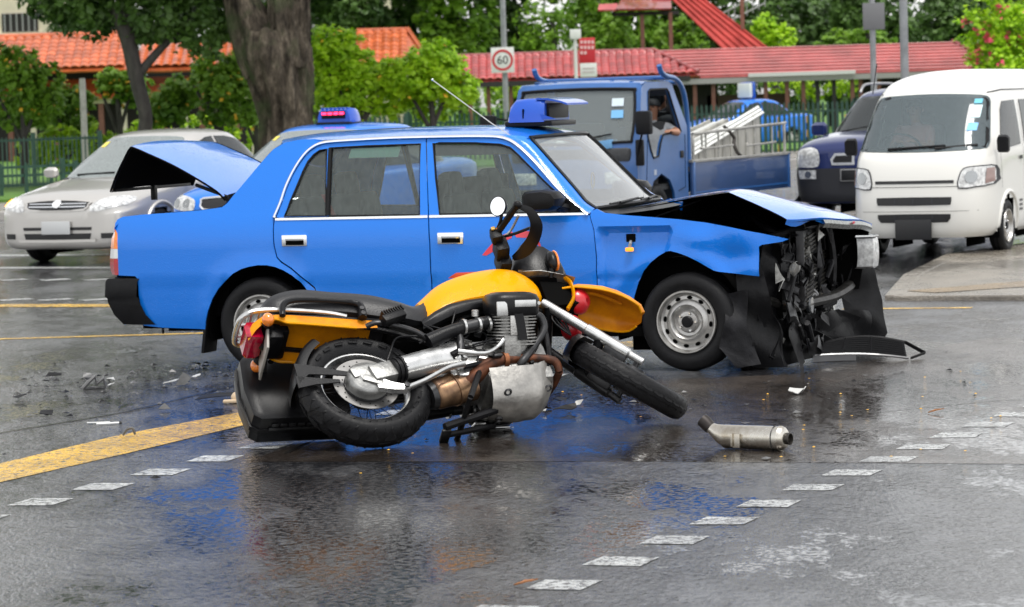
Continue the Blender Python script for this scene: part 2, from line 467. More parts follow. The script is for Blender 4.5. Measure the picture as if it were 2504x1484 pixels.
strip('yellow_line', [(2.55, 23.6), (3.0, 23.45), (3.5, 23.3)], .12, .0022, LANE_Y, road)
# tar seams
SEAM = mat('seam_tar', (.012, .012, .012), rough=.25)
strip('tar_seam', [(-4.5, 14.2), (-2.76, 16.32), (-2.21, 17.22), (-1.68, 18.77), (-1.2, 20.2)], .03, .0034, SEAM, road)
strip('tar_seam', [(-1.13, 14.93), (-.98, 15.8), (.16, 17.4), (.54, 18.15)], .02, .0034, SEAM, road)
strip('tar_seam', [(2.6, 13.45), (3.3, 15.1), (4.2, 17.2)], .012, .0034, SEAM, road)
strip('tar_seam', [(.9, 15.4), (2.6, 16.4), (4.3, 16.0)], .012, .0034, SEAM, road)

def slab(name, pts, z0, z1, m, kind='structure', rim=None):
    mb = MB(); n = len(pts)
    mb.prism(pts, 1.0, lambda u, v, d: (u, v, z1 if d == 0 else z0))
    o = mb.build(name, m, smooth=0)
    return tag(o, kind=kind)
# raised traffic island, with its kerb course of single stones
ISL = [(3.05, 24.4), (3.55, 27.1), (4.35, 30.1), (5.3, 31.6), (9.5, 34.0), (9.5, 22.6), (5.5, 23.4)]
island = slab('traffic_island', ISL, -.05, .035, PAVE)
def kerb_run(parent, pts, h, wdt=.16, ln=.9, m=None, z0=-.05):
    for a, b in zip(pts[:-1], pts[1:]):
        a = Vector(a + (0,)); b = Vector(b + (0,)); d = b - a; k = max(1, int(d.length / ln)); d2 = d / k; ang = atan2(d.y, d.x)
        for i in range(k):
            c = a + d2 * (i + .5)
            mb = MB(); mb.box((c.x, c.y, (h + z0) / 2), (d2.length - .012, wdt, h - z0), RZ(ang), bev=.015)
            mb.build('kerb_stone', m or KERB_M, parent, smooth=0)
kerb_run(island, ISL[-1:] + ISL[:5], .042, m=PAVE)
strip('yellow_stain', [(3.3, 24.75), (4.4, 25.4), (6.5, 26.3), (9, 27)], [.4, .6, .8, .9], .039, wet_mat('faded_yellow', (.24, .17, .09), (.15, .10, .05), rdry=.35, rwet=.08, wscale=1.5, wear=.8), island)
# far pavement and lawn
FK = [(-22, 30.5), (-14, 41.5), (-8, 50), (-2, 59.5), (6.5, 69.5), (14, 75.5), (40, 92)]
pavement = slab('pavement', FK + [(80, 160), (-60, 160), (-60, 30.5)], -.05, .12, PAVE)
kerb_run(pavement, FK[1:6], .135, .2, 1.2)
GRASS_M = mat('lawn_green', (.10, .22, .02), rough=.8, noise=.5, nscale=3.0, bump=.6, bscale=90, col2=(.05, .13, .012))
lawn = slab('lawn', [(-30, 36), (-14.6, 46), (-9.0, 55.5), (-3.5, 64.5), (1, 75), (3, 79.5), (90, 80), (250, 590), (-250, 590), (-60, 40)], 0.0, .17, GRASS_M)

# ================================================================== SHARED CAR MATERIALS
def paint(name, c, drops=.25, noise=.06, rough=.32, metal=0.0):
    return mat(name, c, rough=rough, coat=.85, coat_rough=.05, spec=.12, drops=drops, metal=metal)
BLUE = paint('taxi_blue_paint', (.006, .185, .74), drops=.24)
BLUE_SHEEN = paint('wet_sheen_taxi_blue_paint', (.006, .185, .74), drops=.30); BLUE_SHEEN.node_tree.nodes['Principled BSDF'].inputs['Coat IOR'].default_value = 2.1; BLUE_SHEEN.node_tree.nodes['Principled BSDF'].inputs['Coat Weight'].default_value = 1.0  # coat reflection raised beyond a water film, to pale the upward panels
BLACKP = mat('black_plastic', (.006, .006, .007), rough=.40, spec=.22, noise=.3, nscale=25, bump=.15, bscale=150, drops=.2)
BLACK = mat('black_void', (.003, .003, .003), rough=.9, spec=.05)
RUBBER = mat('tyre_rubber', (.009, .009, .010), rough=.52, spec=.22, noise=.35, nscale=30, bump=.2, bscale=120, rvar=.12)
CHROME = mat('chrome', (.82, .83, .84), rough=.10, metal=1.0, rvar=.05, nscale=20)
STEEL = mat('wheel_steel', (.50, .49, .47), rough=.36, metal=.85, noise=.22, nscale=14, rvar=.1)
DKMET = mat('dark_metal', (.05, .05, .052), rough=.42, metal=.7, noise=.4, nscale=18, rvar=.15)
ALU = mat('cast_aluminium', (.52, .51, .49), rough=.38, metal=.9, noise=.28, nscale=16, bump=.25, bscale=110, rvar=.12)
GLASS = glass_mat('side_glass', (.76, .84, .80), sheen=.17, sheen_col=(.36, .42, .40), streak=.04)
SCREEN = glass_mat('windscreen_glass', (.72, .80, .77), sheen=.24, sheen_col=(.74, .77, .77), ior=2.6, rough=.02, streak=.03)  # whitish diffuse imitates the sky's white reflection on the screen
DGLASS = glass_mat('dark_glass', (.22, .26, .26), sheen=.10, sheen_col=(.20, .24, .25), ior=1.6)
LAMPG = mat('lamp_lens', (.78, .79, .78), rough=.12, spec=.8, coat=1, noise=.3, nscale=26, col2=(.30, .30, .30))
AMBER = mat('amber_lens', (.85, .22, .015), rough=.18, coat=1, noise=.25, nscale=40)
REDL = mat('red_lens', (.42, .006, .012), rough=.18, coat=1, noise=.3, nscale=40)
WHITEP = mat('white_plastic', (.72, .73, .72), rough=.4)
SEATM = mat('seat_grey', (.05, .052, .055), rough=.8, noise=.25, nscale=30, bump=.3, bscale=200)

def wheel(parent, c, r=.305, w=.19, rim=.192, side=-1, style='steel', name='wheel', ang=0.0, steer=0.0):
    """parts of one wheel; axle along local y, outer face towards side*y"""
    e = bpy.data.objects.new(name, None); COL.objects.link(e); e.parent = parent
    e.location = c; e.rotation_euler = (0, ang, steer)
    R = RX(radians(90))          # lathe z -> -y
    sg = 1 if side < 0 else -1   # lathe height + = outer face
    if sg < 0: R = RX(radians(-90))
    h = w / 2
    prof = [(rim - .004, h - .012), (rim + .012, h - .004), (rim + .03, h + .004), (r - .05, h + .006), (r - .022, h - .004), (r - .006, h - .022), (r, h - .045), (r, -h + .045), (r - .006, -h + .022), (r - .05, -h), (rim, -h + .01), (rim - .004, 0)]
    MB().lathe(prof, 48, R, close=True).build('tyre', RUBBER, e, smooth=50)
    # tread grooves
    g = MB()
    for k in (-.055, -.02, .02, .055):
        if abs(k) < h - .04: g.lathe([(r - .006, k - .004), (r + .0015, k - .004), (r + .0015, k + .004), (r - .006, k + .004)], 48, R, close=True)
    g.build('tread_groove', BLACK, e, smooth=0)
    if style == 'steel':
        pr = [(rim, h - .006), (rim - .004, h + .006), (rim - .012, h + .006), (rim - .017, h - .004), (rim - .022, h - .026), (rim - .035, h - .036), (rim - .055, h - .034), (rim - .072, h - .018), (rim - .088, h - .012), (rim - .098, h - .022), (rim - .108, h - .04), (.07, h - .044), (.062, h - .03), (.05, h - .027), (0.0, h - .027)]
        o = MB().lathe(pr, 48, R).build('rim', STEEL, e, smooth=30)
        for k in range(12):
            a = 2 * pi * k / 12 + .2; rr = rim - .046
            p = R @ Vector((rr * cos(a), rr * sin(a), h - .0325)); Rk = R @ RZ(a + pi / 2)
            MB().add([p + Rk @ Vector((.018 * cos(q), .011 * sin(q), .0005)) for q in [2 * pi * i / 12 for i in range(12)]], [tuple(range(12))]).build('vent_hole', BLACK, e, smooth=0)
        MB().lathe([(.036, h - .03), (.036, h - .012), (.030, h - .006), (0, h - .004)], 20, R).build('hub_cap', BLACKP, e)
        for k in range(5):
            a = 2 * pi * k / 5 + .3
            MB().lathe([(.009, 0), (.009, .014), (.006, .018), (0, .018)], 10, R, c=R @ Vector((.055 * cos(a), .055 * sin(a), h - .03))).build('lug_nut', CHROME, e)
    else:
        pr = [(rim, h - .006), (rim - .004, h + .005), (rim - .014, h + .004), (rim - .022, h - .02), (rim - .06, h - .01), (.05, h - .002), (0, h)]
        o = MB().lathe(pr, 40, R).build('rim', STEEL if style == 'cover' else ALU, e, smooth=30)
        for k in range(8):
            a = 2 * pi * k / 8; rr = rim * .68
            p = R @ Vector((rr * cos(a), rr * sin(a), h - .002)); Rk = R @ RZ(a)
            MB().add([p + Rk @ Vector((.04 * cos(q), .022 * sin(q), .0)) for q in [2 * pi * i / 12 for i in range(12)]], [tuple(range(12))]).build('vent_hole', BLACK, e, smooth=0)
    return e

# ================================================================== THE CRASHED TAXI  (x forward, y left, z up; axles at x = +-1.415)
taxi = thing('crashed_taxi', 'blue taxi saloon with crushed front, buckled bonnet and open boot lid', 'car', (.0103, 19.958, 0), radians(-19.5))
_zs = [0.0, .2, .35, .56, .575, .6, .85, .945, .965, 1.0, 1.2, 1.4, 1.46, 1.6]
_ws = [.795, .80, .826, .838, .836, .845, .838, .818, .812, .80, .735, .665, .64, .60]
def thw(x, z):
    w = float(np.interp(z, _zs, _ws))
    if x > 1.6: w -= .05 * ((x - 1.6) / .6) ** 2
    if x < -1.8: w -= .05 * ((-1.8 - x) / .7) ** 2
    return w
def sstep(a, b, t):
    t = max(0.0, min(1.0, (t - a) / (b - a))); return t * t * (3 - 2 * t)
def t_side(sgn, dent=False):
    def fn(x, z):
        w = thw(x, z)
        # shallow groove along the doors
        w -= .004 * math.exp(-((z - .572) / .008) ** 2)
        # flared lips round the arches
        for cx, rr in ((-1.43, .40), (1.34, .43)):
            d = sqrt((x - cx) ** 2 + (z - .29) ** 2)
            if z < .78: w += .012 * math.exp(-((d - rr) / .045) ** 2)
        if dent:
            # the fender is pushed in behind the wheel, with a sharp upper fold and a slanting front fold
            edge = 1.335 - .22 * max(0, .88 - z)
            k = sstep(.885, .868, z) * sstep(edge + .015, edge - .03, x) * sstep(.84, .90, x)
            w -= .045 * k * (1 - .35 * sstep(.85, .62, z))
            w -= .02 * math.exp(-((x - 1.75) ** 2 / .012 + (z - .70) ** 2 / .004))
            w += .012 * math.exp(-((x - 1.5) ** 2 / .02 + (z - .80) ** 2 / .002))
            w -= .06 * sstep(1.80, 2.05, x)
            w += .006 * sin(x * 19 + z * 7) * sstep(1.3, 1.7, x)
        return (x, -sgn * -w if sgn < 0 else w, z) if False else (x, sgn * w, z)
    return fn

RARCH = [(-1.82, .329), (-1.799, .395), (-1.763, .471), (-1.716, .537), (-1.665, .585), (-1.604, .634), (-1.544, .663), (-1.484, .678), (-1.425, .686), (-1.366, .685), (-1.307, .673), (-1.249, .651), (-1.191, .618), (-1.135, .572), (-1.103, .536), (-1.075, .48), (-1.055, .40), (-1.045, .30)]
FARCH = [(1.035, .27), (1.05, .386), (1.076, .47), (1.106, .553), (1.143, .619), (1.187, .668), (1.24, .709), (1.292, .737), (1.326, .741), (1.378, .728), (1.437, .706), (1.496, .677), (1.547, .648), (1.598, .618), (1.631, .61)]
GUT = [(-1.324, .988), (-1.288, 1.084), (-1.264, 1.173), (-1.232, 1.255), (-1.198, 1.321), (-1.163, 1.373), (-1.126, 1.413), (-1.081, 1.442), (-1.034, 1.456), (-.969, 1.463), (-.806, 1.469), (-.564, 1.475), (-.323, 1.475), (-.083, 1.473), (.075, 1.469), (.16, 1.463), (.225, 1.447), (.29, 1.412), (.375, 1.345), (.466, 1.259), (.575, 1.148), (.673, 1.061), (.743, 1.005), (.794, .97)]
QUARTER = [(-2.285, .297), (-2.29, .392), (-2.303, .50), (-2.303, .605), (-2.32, .622), (-2.447, .627), (-2.451, .898), (-2.474, .935), (-2.476, .965), (-2.462, .991), (-2.421, 1.009), (-2.269, 1.021), (-2.056, 1.03), (-1.85, 1.042), (-1.699, 1.058), (-1.662, 1.085), (-1.617, 1.143), (-1.577, 1.188), (-1.51, 1.269), (-1.439, 1.354), (-1.375, 1.423), (-1.30, 1.462), (-1.20, 1.478), (-1.10, 1.480), (-1.034, 1.472), (-1.035, 1.46), (-1.081, 1.446), (-1.126, 1.417), (-1.163, 1.377), (-1.198, 1.325), (-1.232, 1.259), (-1.264, 1.177), (-1.288, 1.088), (-1.326, .985), (-1.327, .905), (-1.320, .808), (-1.301, .730), (-1.268, .698), (-1.203, .659), (-1.139, .606), (-1.084, .56), (-1.049, .53), (-1.025, .46), (-1.012, .40), (-1.008, .27)] + RARCH[::-1] + [(-1.83, .273), (-2.141, .283)]
RDOOR = [(-1.318, .980), (-1.319, .905), (-1.312, .808), (-1.293, .735), (-1.262, .706), (-1.197, .667), (-1.133, .614), (-1.078, .568), (-1.043, .54), (-1.018, .47), (-1.003, .40), (-.998, .275), (-.25, .265), (-.250, .53), (-.253, .815), (-.267, .977), (-.329, 1.462), (-.564, 1.463), (-.806, 1.457), (-.969, 1.451), (-1.030, 1.444), (-1.072, 1.431), (-1.115, 1.403), (-1.152, 1.365), (-1.187, 1.314), (-1.221, 1.25), (-1.252, 1.17), (-1.276, 1.084), (-1.308, .988)]
FDOOR = [(-.259, .977), (-.245, .815), (-.242, .53), (-.242, .265), (.84, .265), (.843, .529), (.845, .716), (.832, .872), (.80, .966), (.735, .997), (.665, 1.053), (.567, 1.14), (.458, 1.25), (.367, 1.336), (.282, 1.402), (.215, 1.436), (.15, 1.451), (.075, 1.457), (-.083, 1.461), (-.321, 1.462)]
FENDER = [(.838, .872), (.851, .716), (.849, .529), (.846, .27)] + FARCH + [(1.75, .595), (1.872, .578), (1.874, .70), (1.874, .757), (1.89, .768), (2.008, .783), (2.045, .797), (1.886, .838), (1.719, .876), (1.548, .909), (1.376, .932), (1.204, .948), (1.03, .963), (.90, .979), (.845, 1.004), (.812, .992), (.806, .966)]
QWIN = [(-1.254, .994), (-1.222, 1.083), (-1.183, 1.186), (-1.152, 1.275), (-1.125, 1.335), (-1.089, 1.379), (-1.051, 1.404), (-1.003, 1.414), (-.964, .991)]
RWIN = [(-.98, 1.421), (-.72, 1.426), (-.362, 1.430), (-.325, .986), (-.939, .990)]
FWIN = [(-.276, 1.432), (-.238, 1.433), (0, 1.427), (.176, 1.414), (.245, 1.393), (.291, 1.356), (.354, 1.30), (.445, 1.22), (.534, 1.141), (.596, 1.093), (.74, .985), (-.191, .987), (-.236, 1.212)]
def shrink(poly, d):
    n = len(poly); out = []
    ar = sum(poly[i][0] * poly[(i + 1) % n][1] - poly[(i + 1) % n][0] * poly[i][1] for i in range(n))
    sg = 1 if ar > 0 else -1
    for i in range(n):
        a = np.array(poly[i - 1]); b = np.array(poly[i]); c = np.array(poly[(i + 1) % n])
        n1 = np.array([-(b - a)[1], (b - a)[0]]); n2 = np.array([-(c - b)[1], (c - b)[0]])
        n1 = n1 / (np.linalg.norm(n1) + 1e-9); n2 = n2 / (np.linalg.norm(n2) + 1e-9); q = n1 + n2
        q = q / max(.6, np.dot(q, q) / 2 if np.dot(q, q) > 0 else 1)
        out.append(tuple(b + sg * q * d))
    return out

for sg in (-1, 1):
    nm = dict()
    fn = t_side(sg); fnd = t_side(sg, True)
    inw = (0, -sg, 0)
    q = panel('rear_quarter_panel', QUARTER, fn, BLUE, taxi, res=.045, thick=.010, inward=inw)
    rd = panel('rear_door', RDOOR, fn, BLUE, taxi, holes=[QWIN, RWIN], res=.045, thick=.010, inward=inw)
    fd = panel('front_door', FDOOR, fn, BLUE, taxi, holes=[FWIN], res=.045, thick=.010, inward=inw)
    ff = panel('front_fender', FENDER, fnd if sg < 0 else fn, BLUE, taxi, res=.022 if sg < 0 else .05, thick=.008, inward=inw, smooth=28)
    off = lambda d: (lambda x, z: (x, sg * (thw(x, z) - d), z))
    for par, wn_, W in ((rd, 'window', QWIN), (rd, 'window', RWIN), (fd, 'window', FWIN)):
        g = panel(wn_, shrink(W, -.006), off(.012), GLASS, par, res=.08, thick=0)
        # rubber seal round the glass
        lp = [Vector(off(.004)(*p)) for p in W]
        MB().tube(lp, .0075, 6, close=True).build('window_seal', BLACKP, par)
    MB().tube([Vector(off(.004)(-.978 + .026 * t, 1.418 - .428 * t)) for t in np.linspace(0, 1, 8)], .016, 6).build('window_divider', BLACKP, rd)
    # chrome: gutter moulding and belt strip
    gl = [Vector((x, sg * (thw(x, z) + .006), z)) for x, z in catmull([np.array(p) for p in GUT], 3)]
    MB().tube(gl, .0125, 8, flat=(1, .8)).build('gutter_moulding', CHROME, taxi)
    for par, a, b in ((rd, -1.312, -.268), (fd, -.256, .795)):
        mb = MB(); xs = np.linspace(a, b, 14)
        rr = []
        for x in xs:
            y = thw(x, .975); rr.append([(x, sg * (y + .001), .966), (x, sg * (y + .007), .969), (x, sg * (y + .006), .983), (x, sg * (y - .004), .988)])
        mb.rings(rr, closed=True).build('belt_moulding', CHROME, par)
    # door handles
    for par, cx in ((rd, -1.172), (fd, -.108)):
        y = sg * thw(cx, .84)
        h = MB().box((cx, y, .839), (.176, .016, .074), bev=.012).build('door_handle', CHROME, par)
        MB().box((cx + .004, y + sg * .0085, .825), (.125, .004, .030), bev=.003).build('handle_recess', BLACK, h)
        MB().box((cx + .004, y + sg * .014, .851), (.122, .020, .026), bev=.006).build('handle_grip', CHROME, h)
    # mud flap
    MB().box((-1.835, sg * .72, .28), (.02, .20, .33), RY(radians(8)), bev=.004).build('mud_flap', BLACKP, taxi)
    # inner wheel housings
    for cx, rr, z0 in ((-1.43, .385, .29), (1.36, .41, .29)):
        mb = MB(); nn = 22; R1 = []
        for k in range(nn + 1):
            a = pi * (-.08 + 1.16 * k / nn); R1.append([(cx + rr * cos(a), sg * .79, z0 + rr * sin(a)), (cx + rr * cos(a), sg * .45, z0 + rr * sin(a))])
        mb.rings(R1, closed=False, caps=False)
        mb.add([(cx - rr, sg * .46, .1), (cx + rr, sg * .46, .1), (cx + rr, sg * .46, z0 + rr), (cx - rr, sg * .46, z0 + rr)], [(0, 1, 2, 3)])
        mb.build('wheel_housing', BLACK, taxi)

# roof, drawn between the two gutters
def roof_pt(u, v):
    s = 2 * v - 1                                             # across
    xr = -1.335 - .17 * (1 - s * s); xf = .345 + .075 * (1 - s * s)
    x = xr + (xf - xr) * u
    zg = float(np.interp(x, [-1.50, -1.34, -1.2, -1.0, -.8, -.3, .05, .2, .30, .42], [1.448, 1.452, 1.468, 1.473, 1.478, 1.484, 1.478, 1.468, 1.452, 1.44]))
    zc = float(np.interp(x, [-1.51, -1.40, -1.25, -1.07, -.9, -.55, -.2, .04, .2, .32, .42], [1.476, 1.498, 1.515, 1.524, 1.530, 1.535, 1.534, 1.527, 1.513, 1.492, 1.462]))
    yb = float(np.interp(x, [-1.5, -1.2, -1.0, .1, .25, .42], [.56, .63, .645, .645, .632, .575]))
    return (x, s * yb, zg + (zc - zg) * (1 - abs(s) ** 2.4))
def roof_fix(u, v):
    x, y, z = roof_pt(u, v)
    return (x, y, z)
roof = grid_mesh(roof_fix, 44, 22).build('roof', BLUE_SHEEN, taxi, smooth=60)
# A and C pillars: strips between the gutter and the screens
WS_NEAR = [(.345, .575, 1.448), (.413, .60, 1.384), (.534, .622, 1.254), (.655, .645, 1.125), (.735, .665, 1.037), (.80, .69, 1.000)]
for sg in (-1, 1):
    a = [np.array((x, sg * (thw(x, z)), z)) for x, z in [(.16, 1.466), (.29, 1.416), (.45, 1.276), (.59, 1.137), (.70, 1.042), (.80, .975)]]
    b = [np.array((x, sg * y, z)) for x, y, z in WS_NEAR]
    A = catmull(a, 5); B = catmull(b, 5)
    mb = MB(); rows = []
    for p, q in zip(A, B):
        m_ = (p + q) / 2 + np.array((.012, sg * .014, .012)); rows.append([p, .5 * (p + m_) + np.array((.003, sg * .004, .003)), m_, .5 * (q + m_) + np.array((.004, 0, .004)), q])
    mb.rings(rows, closed=False, caps=False).build('a_pillar', BLUE, taxi, smooth=60)
    # corner of the roof between gutter and screen top
    MB().add([(.16, sg * thw(.16, 1.466), 1.466), (.345, sg * .575, 1.448), (.20, sg * .60, 1.476), (.05, sg * .64, 1.479)], [(0, 1, 2, 3)]).build('roof_corner', BLUE, taxi)
# windscreen
def ws_pt(u, v):
    s = 2 * u - 1; i = v * (len(WS_NEAR) - 1); k = min(int(i), len(WS_NEAR) - 2); t = i - k
    x, y, z = [WS_NEAR[k][j] + (WS_NEAR[k + 1][j] - WS_NEAR[k][j]) * t for j in range(3)]
    bow = (1 - s * s) * .085
    return (x + bow, s * y, z + .01 * (1 - s * s))
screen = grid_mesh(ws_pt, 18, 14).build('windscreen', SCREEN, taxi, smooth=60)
loop = [ws_pt(u, 0) for u in np.linspace(0, 1, 14)] + [ws_pt(1, v) for v in np.linspace(.05, 1, 12)] + [ws_pt(u, 1) for u in np.linspace(.93, 0, 14)] + [ws_pt(0, v) for v in np.linspace(.95, .05, 12)]
MB().tube([Vector(p) + Vector((.004, 0, .004)) for p in loop], .013, 6, close=True).build('screen_seal', BLACKP, screen)
for yo, ya in ((-.42, -.05), (.10, .48)):
    w_ = MB(); w_.tube([Vector(ws_pt((yo + .69) / 1.38, .99)) + Vector((.03, 0, .02)), Vector(ws_pt((ya + .69) / 1.38, .93)) + Vector((.022, 0, .018))], .008, 6)
    w_.tube([Vector(ws_pt((yo + .60) / 1.38, .965)) + Vector((.012, 0, .012)), Vector(ws_pt((ya + .85) / 1.38, .92)) + Vector((.012, 0, .012))], .006, 6)
    w_.build('wiper', BLACKP, taxi)
cowl = MB(); cowl.rings([[(.80 + .06 * (1 - (s / .7) ** 2), s, .995) for s in np.linspace(-.7, .7, 9)], [(.95 + .05 * (1 - (s / .7) ** 2), s, .965) for s in np.linspace(-.74, .74, 9)]], closed=False, caps=False); cowl.build('cowl', BLACKP, taxi)
MB().box((.42, -.50, 1.37), (.004, .12, .03), RY(radians(-38)), bev=.001).build('windscreen_sticker', mat('sticker_blue', (.25, .55, .75), rough=.5), screen)
# rear screen
RS = [(-1.335, .575, 1.449), (-1.44, .60, 1.345), (-1.58, .63, 1.18), (-1.69, .66, 1.065)]
def rs_pt(u, v):
    s = 2 * u - 1; i = v * 3; k = min(int(i), 2); t = i - k
    x, y, z = [RS[k][j] + (RS[k + 1][j] - RS[k][j]) * t for j in range(3)]
    return (x - (1 - s * s) * (.17 - .03 * v), s * y, z + .028 * (1 - s * s) * (1 - v))
grid_mesh(rs_pt, 14, 10).build('rear_screen', GLASS, taxi, smooth=60)
for sg in (-1, 1):
    a = [np.array((x, sg * thw(x, z), z)) for x, z in [(-1.30, 1.462), (-1.375, 1.423), (-1.439, 1.354), (-1.51, 1.269), (-1.60, 1.16), (-1.699, 1.058)]]
    b = [np.array(rs_pt((sg + 1) / 2, v)) for v in (0, .15, .33, .52, .75, 1)]
    MB().rings([[p, (p + q) / 2 + np.array((-.006, sg * .012, .006)), q] for p, q in zip(catmull(a, 3), catmull(b, 3))], closed=False, caps=False).build('c_pillar_edge', BLUE, taxi, smooth=60)

# rear end: tail panel, lamps, bumper, boot
tp = MB(); rr = []
for s in np.linspace(-1, 1, 15):
    bx = -2.47 - .05 * (1 - s * s); rr.append([(bx + .04, s * .78, .30), (bx, s * .78, .60), (bx, s * .79, .94), (bx + .05, s * .74, 1.0)])
tp.rings(rr, closed=False, caps=False).build('tail_panel', BLUE, taxi)
for sg in (-1, 1):
    lm = thing  # noqa
    y = sg * (thw(-2.47, .8))
    base = [(-2.449, .631), (-2.449, .896), (-2.478, .937), (-2.507, .87), (-2.523, .72), (-2.522, .674), (-2.508, .631)]
    def lamp(nm, lo, hi, m, par):
        pts = [p for p in base]
        zz = np.linspace(lo, hi, 5); rg = []
        for z in zz:
            xf = -2.449 if z < .896 else -2.449 - (z - .896) * .7
            xb = float(np.interp(z, [.631, .674, .72, .87, .937], [-2.508, -2.522, -2.523, -2.507, -2.48]))
            yo = sg * (thw(-2.46, z) + .002)
            rg.append([(xf, yo, z), (xb * .4 + xf * .6, yo + sg * .003, z), (xb, yo - sg * .03, z), (xb - .004, yo - sg * .22, z), (xf, yo - sg * .22, z), (xf, yo - sg * .05, z)])
        return MB().rings(rg).build(nm, m, par, smooth=30)
    tl = lamp('tail_lamp', .631, .737, REDL, taxi)
    lamp('reversing_lens', .738, .80, WHITEP, tl); lamp('turn_lens', .801, .935, AMBER, tl)
bp = MB(); rg = []
for s in np.linspace(-1, 1, 25):
    a = s * 1.0; yy = max(-.835, min(.835, 1.02 * s))
    bx = -2.552 if abs(s) < .80 else None
    if bx is None:
        t = (abs(s) - .80) / .20; x0 = -2.552 + .25 * t ** 1.0 * (t > .3) * 1.0; yy = (.80 + .03 * min(1, t * 3)) * (1 if s > 0 else -1); x0 = -2.552 + .25 * max(0, t - .12) / .88
    else: x0 = bx; yy = s / .80 * .80
    o_ = lambda d: yy - (1 if yy > 0 else -1) * d
    rg.append([(x0 + .05, o_(.03), .612), (x0 + .012, o_(.008), .606), (x0, o_(0), .585), (x0 - .006, o_(-.004), .49), (x0 + .01, o_(0.0), .475), (x0 + .012, o_(.0), .452), (x0 + .05 * 1, o_(.008), .37), (x0 + .11, o_(.02), .306), (x0 + .17, o_(.05), .30)])
bp.rings(rg, closed=False, caps=False).build('rear_bumper', BLACKP, taxi, smooth=30)
MB().box((-2.1, 0, .30), (.42, 1.5, .05)).build('boot_floor', BLACK, taxi)
bo = MB()
for sg in (-1, 1):
    bo.add([(-2.44, sg * .70, .35), (-1.70, sg * .70, .35), (-1.70, sg * .72, 1.05), (-2.44, sg * .72, 1.0)], [(0, 1, 2, 3)])
bo.add([(-1.70, -.72, .35), (-1.70, .72, .35), (-1.70, .68, 1.06), (-1.70, -.68, 1.06)], [(0, 1, 2, 3)])
bo.add([(-2.44, -.72, .35), (-2.44, .72, .35), (-2.44, .72, .98), (-2.44, -.72, .98)], [(0, 1, 2, 3)])
bo.build('boot_lining', BLACK, taxi)
for sg in (-1, 1):
    MB().tube([(-1.72, sg * .60, .98), (-1.74, sg * .60, 1.12), (-1.86, sg * .58, 1.16), (-1.98, sg * .56, 1.2)], .012, 6).build('lid_hinge', BLACKP, taxi)
LID = catmull([np.array(p) for p in [(-1.735, 1.105), (-1.80, 1.165), (-1.95, 1.255), (-2.12, 1.345), (-2.28, 1.415), (-2.385, 1.458), (-2.415, 1.455), (-2.46, 1.39), (-2.525, 1.28), (-2.575, 1.175)]], 4)
def lid_pt(u, v, d=0):
    s = 2 * u - 1; i = v * (len(LID) - 1); k = min(int(i), len(LID) - 2); t = i - k
    x, z = LID[k] * (1 - t) + LID[k + 1] * t
    bow = (1 - s * s)
    ins = .012 if v > .6 else 0
    return (x - (.07 if v > .55 else .02) * bow * 1.0 + .0, s * (.66 - .03 * v), z + .035 * bow * (1 - .4 * v) - d)
lid = grid_mesh(lambda u, v: lid_pt(u, v), 17, 37).build('boot_lid', BLUE_SHEEN, taxi, smooth=32)
grid_mesh(lambda u, v: (lambda p: (p[0] + .012, p[1] * .995, p[2] - .012))(lid_pt(u, v)), 17, 37).build('lid_lining', BLACK, lid, smooth=32)
for sg in (-1, 1):
    MB().tube([Vector(lid_pt((sg + 1) / 2, v)) + Vector((.006, 0, -.006)) for v in np.linspace(0, 1, 37)], .0075, 5).build('lid_edge', BLACK, lid)
MB().box((-2.56, 0, 1.14), (.03, .05, .10), bev=.006).box((-2.565, 0, 1.175), (.02, 1.15, .02), bev=.004).build('lid_latch', BLACKP, lid)

# bonnet: folded upwards in the middle, near edge lifted, front edge torn
HN = [(.93, .990), (1.10, 1.015), (1.258, 1.039), (1.50, 1.074), (1.63, 1.09), (1.67, 1.088), (1.82, 1.021), (1.90, .984), (1.975, .95), (2.03, .918)]
HF = [(.97, 1.005), (1.12, 1.018), (1.28, 1.030), (1.42, 1.030), (1.50, 1.020), (1.56, 1.008), (1.80, .942), (1.96, .906), (2.10, .866), (2.23, .822)]
HC = [(1.03, 1.008), (1.15, 1.034), (1.30, 1.058), (1.46, 1.075), (1.56, 1.082), (1.61, 1.078), (1.83, 1.012), (1.98, .966), (2.10, .926), (2.19, .885)]
def hood_pt(u, v, off=0):
    s = u * 2; i = v * 9; k = min(int(i), 8); t = i - k
    f = lambda Lx: np.array(Lx[k]) * (1 - t) + np.array(Lx[k + 1]) * t
    a, b, c = f(HN), f(HC), f(HF)
    q = a * (1 - u) * (1 - 2 * u) + 4 * b * u * (1 - u) + c * u * (2 * u - 1)
    cr = .006 * sin(u * 13 + v * 4) * max(0, v - .62) * 2 + .008 * sin(v * 34 + u * 9) * max(0, v - .75)
    return (q[0], -.72 + 1.44 * u, q[1] + cr - off)
hood = grid_mesh(lambda u, v: hood_pt(u, v), 25, 55).build('bonnet', BLUE_SHEEN, taxi, smooth=24)
grid_mesh(lambda u, v: (lambda p: (p[0], p[1] * .985, p[2]))(hood_pt(u, v, .016)), 25, 55).build('bonnet_lining', BLACK, hood, smooth=24)
MB().rings([[hood_pt(u, 1), (hood_pt(u, 1)[0] - .012, hood_pt(u, 1)[1], hood_pt(u, 1)[2] - .03 - .015 * sin(u * 21))] for u in np.linspace(0, 1, 25)], closed=False, caps=False).build('bonnet_lip', BLUE, hood, smooth=24)
CHR_D = mat('scuffed_chrome', (.34, .35, .33), rough=.3, metal=.9, noise=.5, nscale=40, rvar=.2)
gm = MB(); 
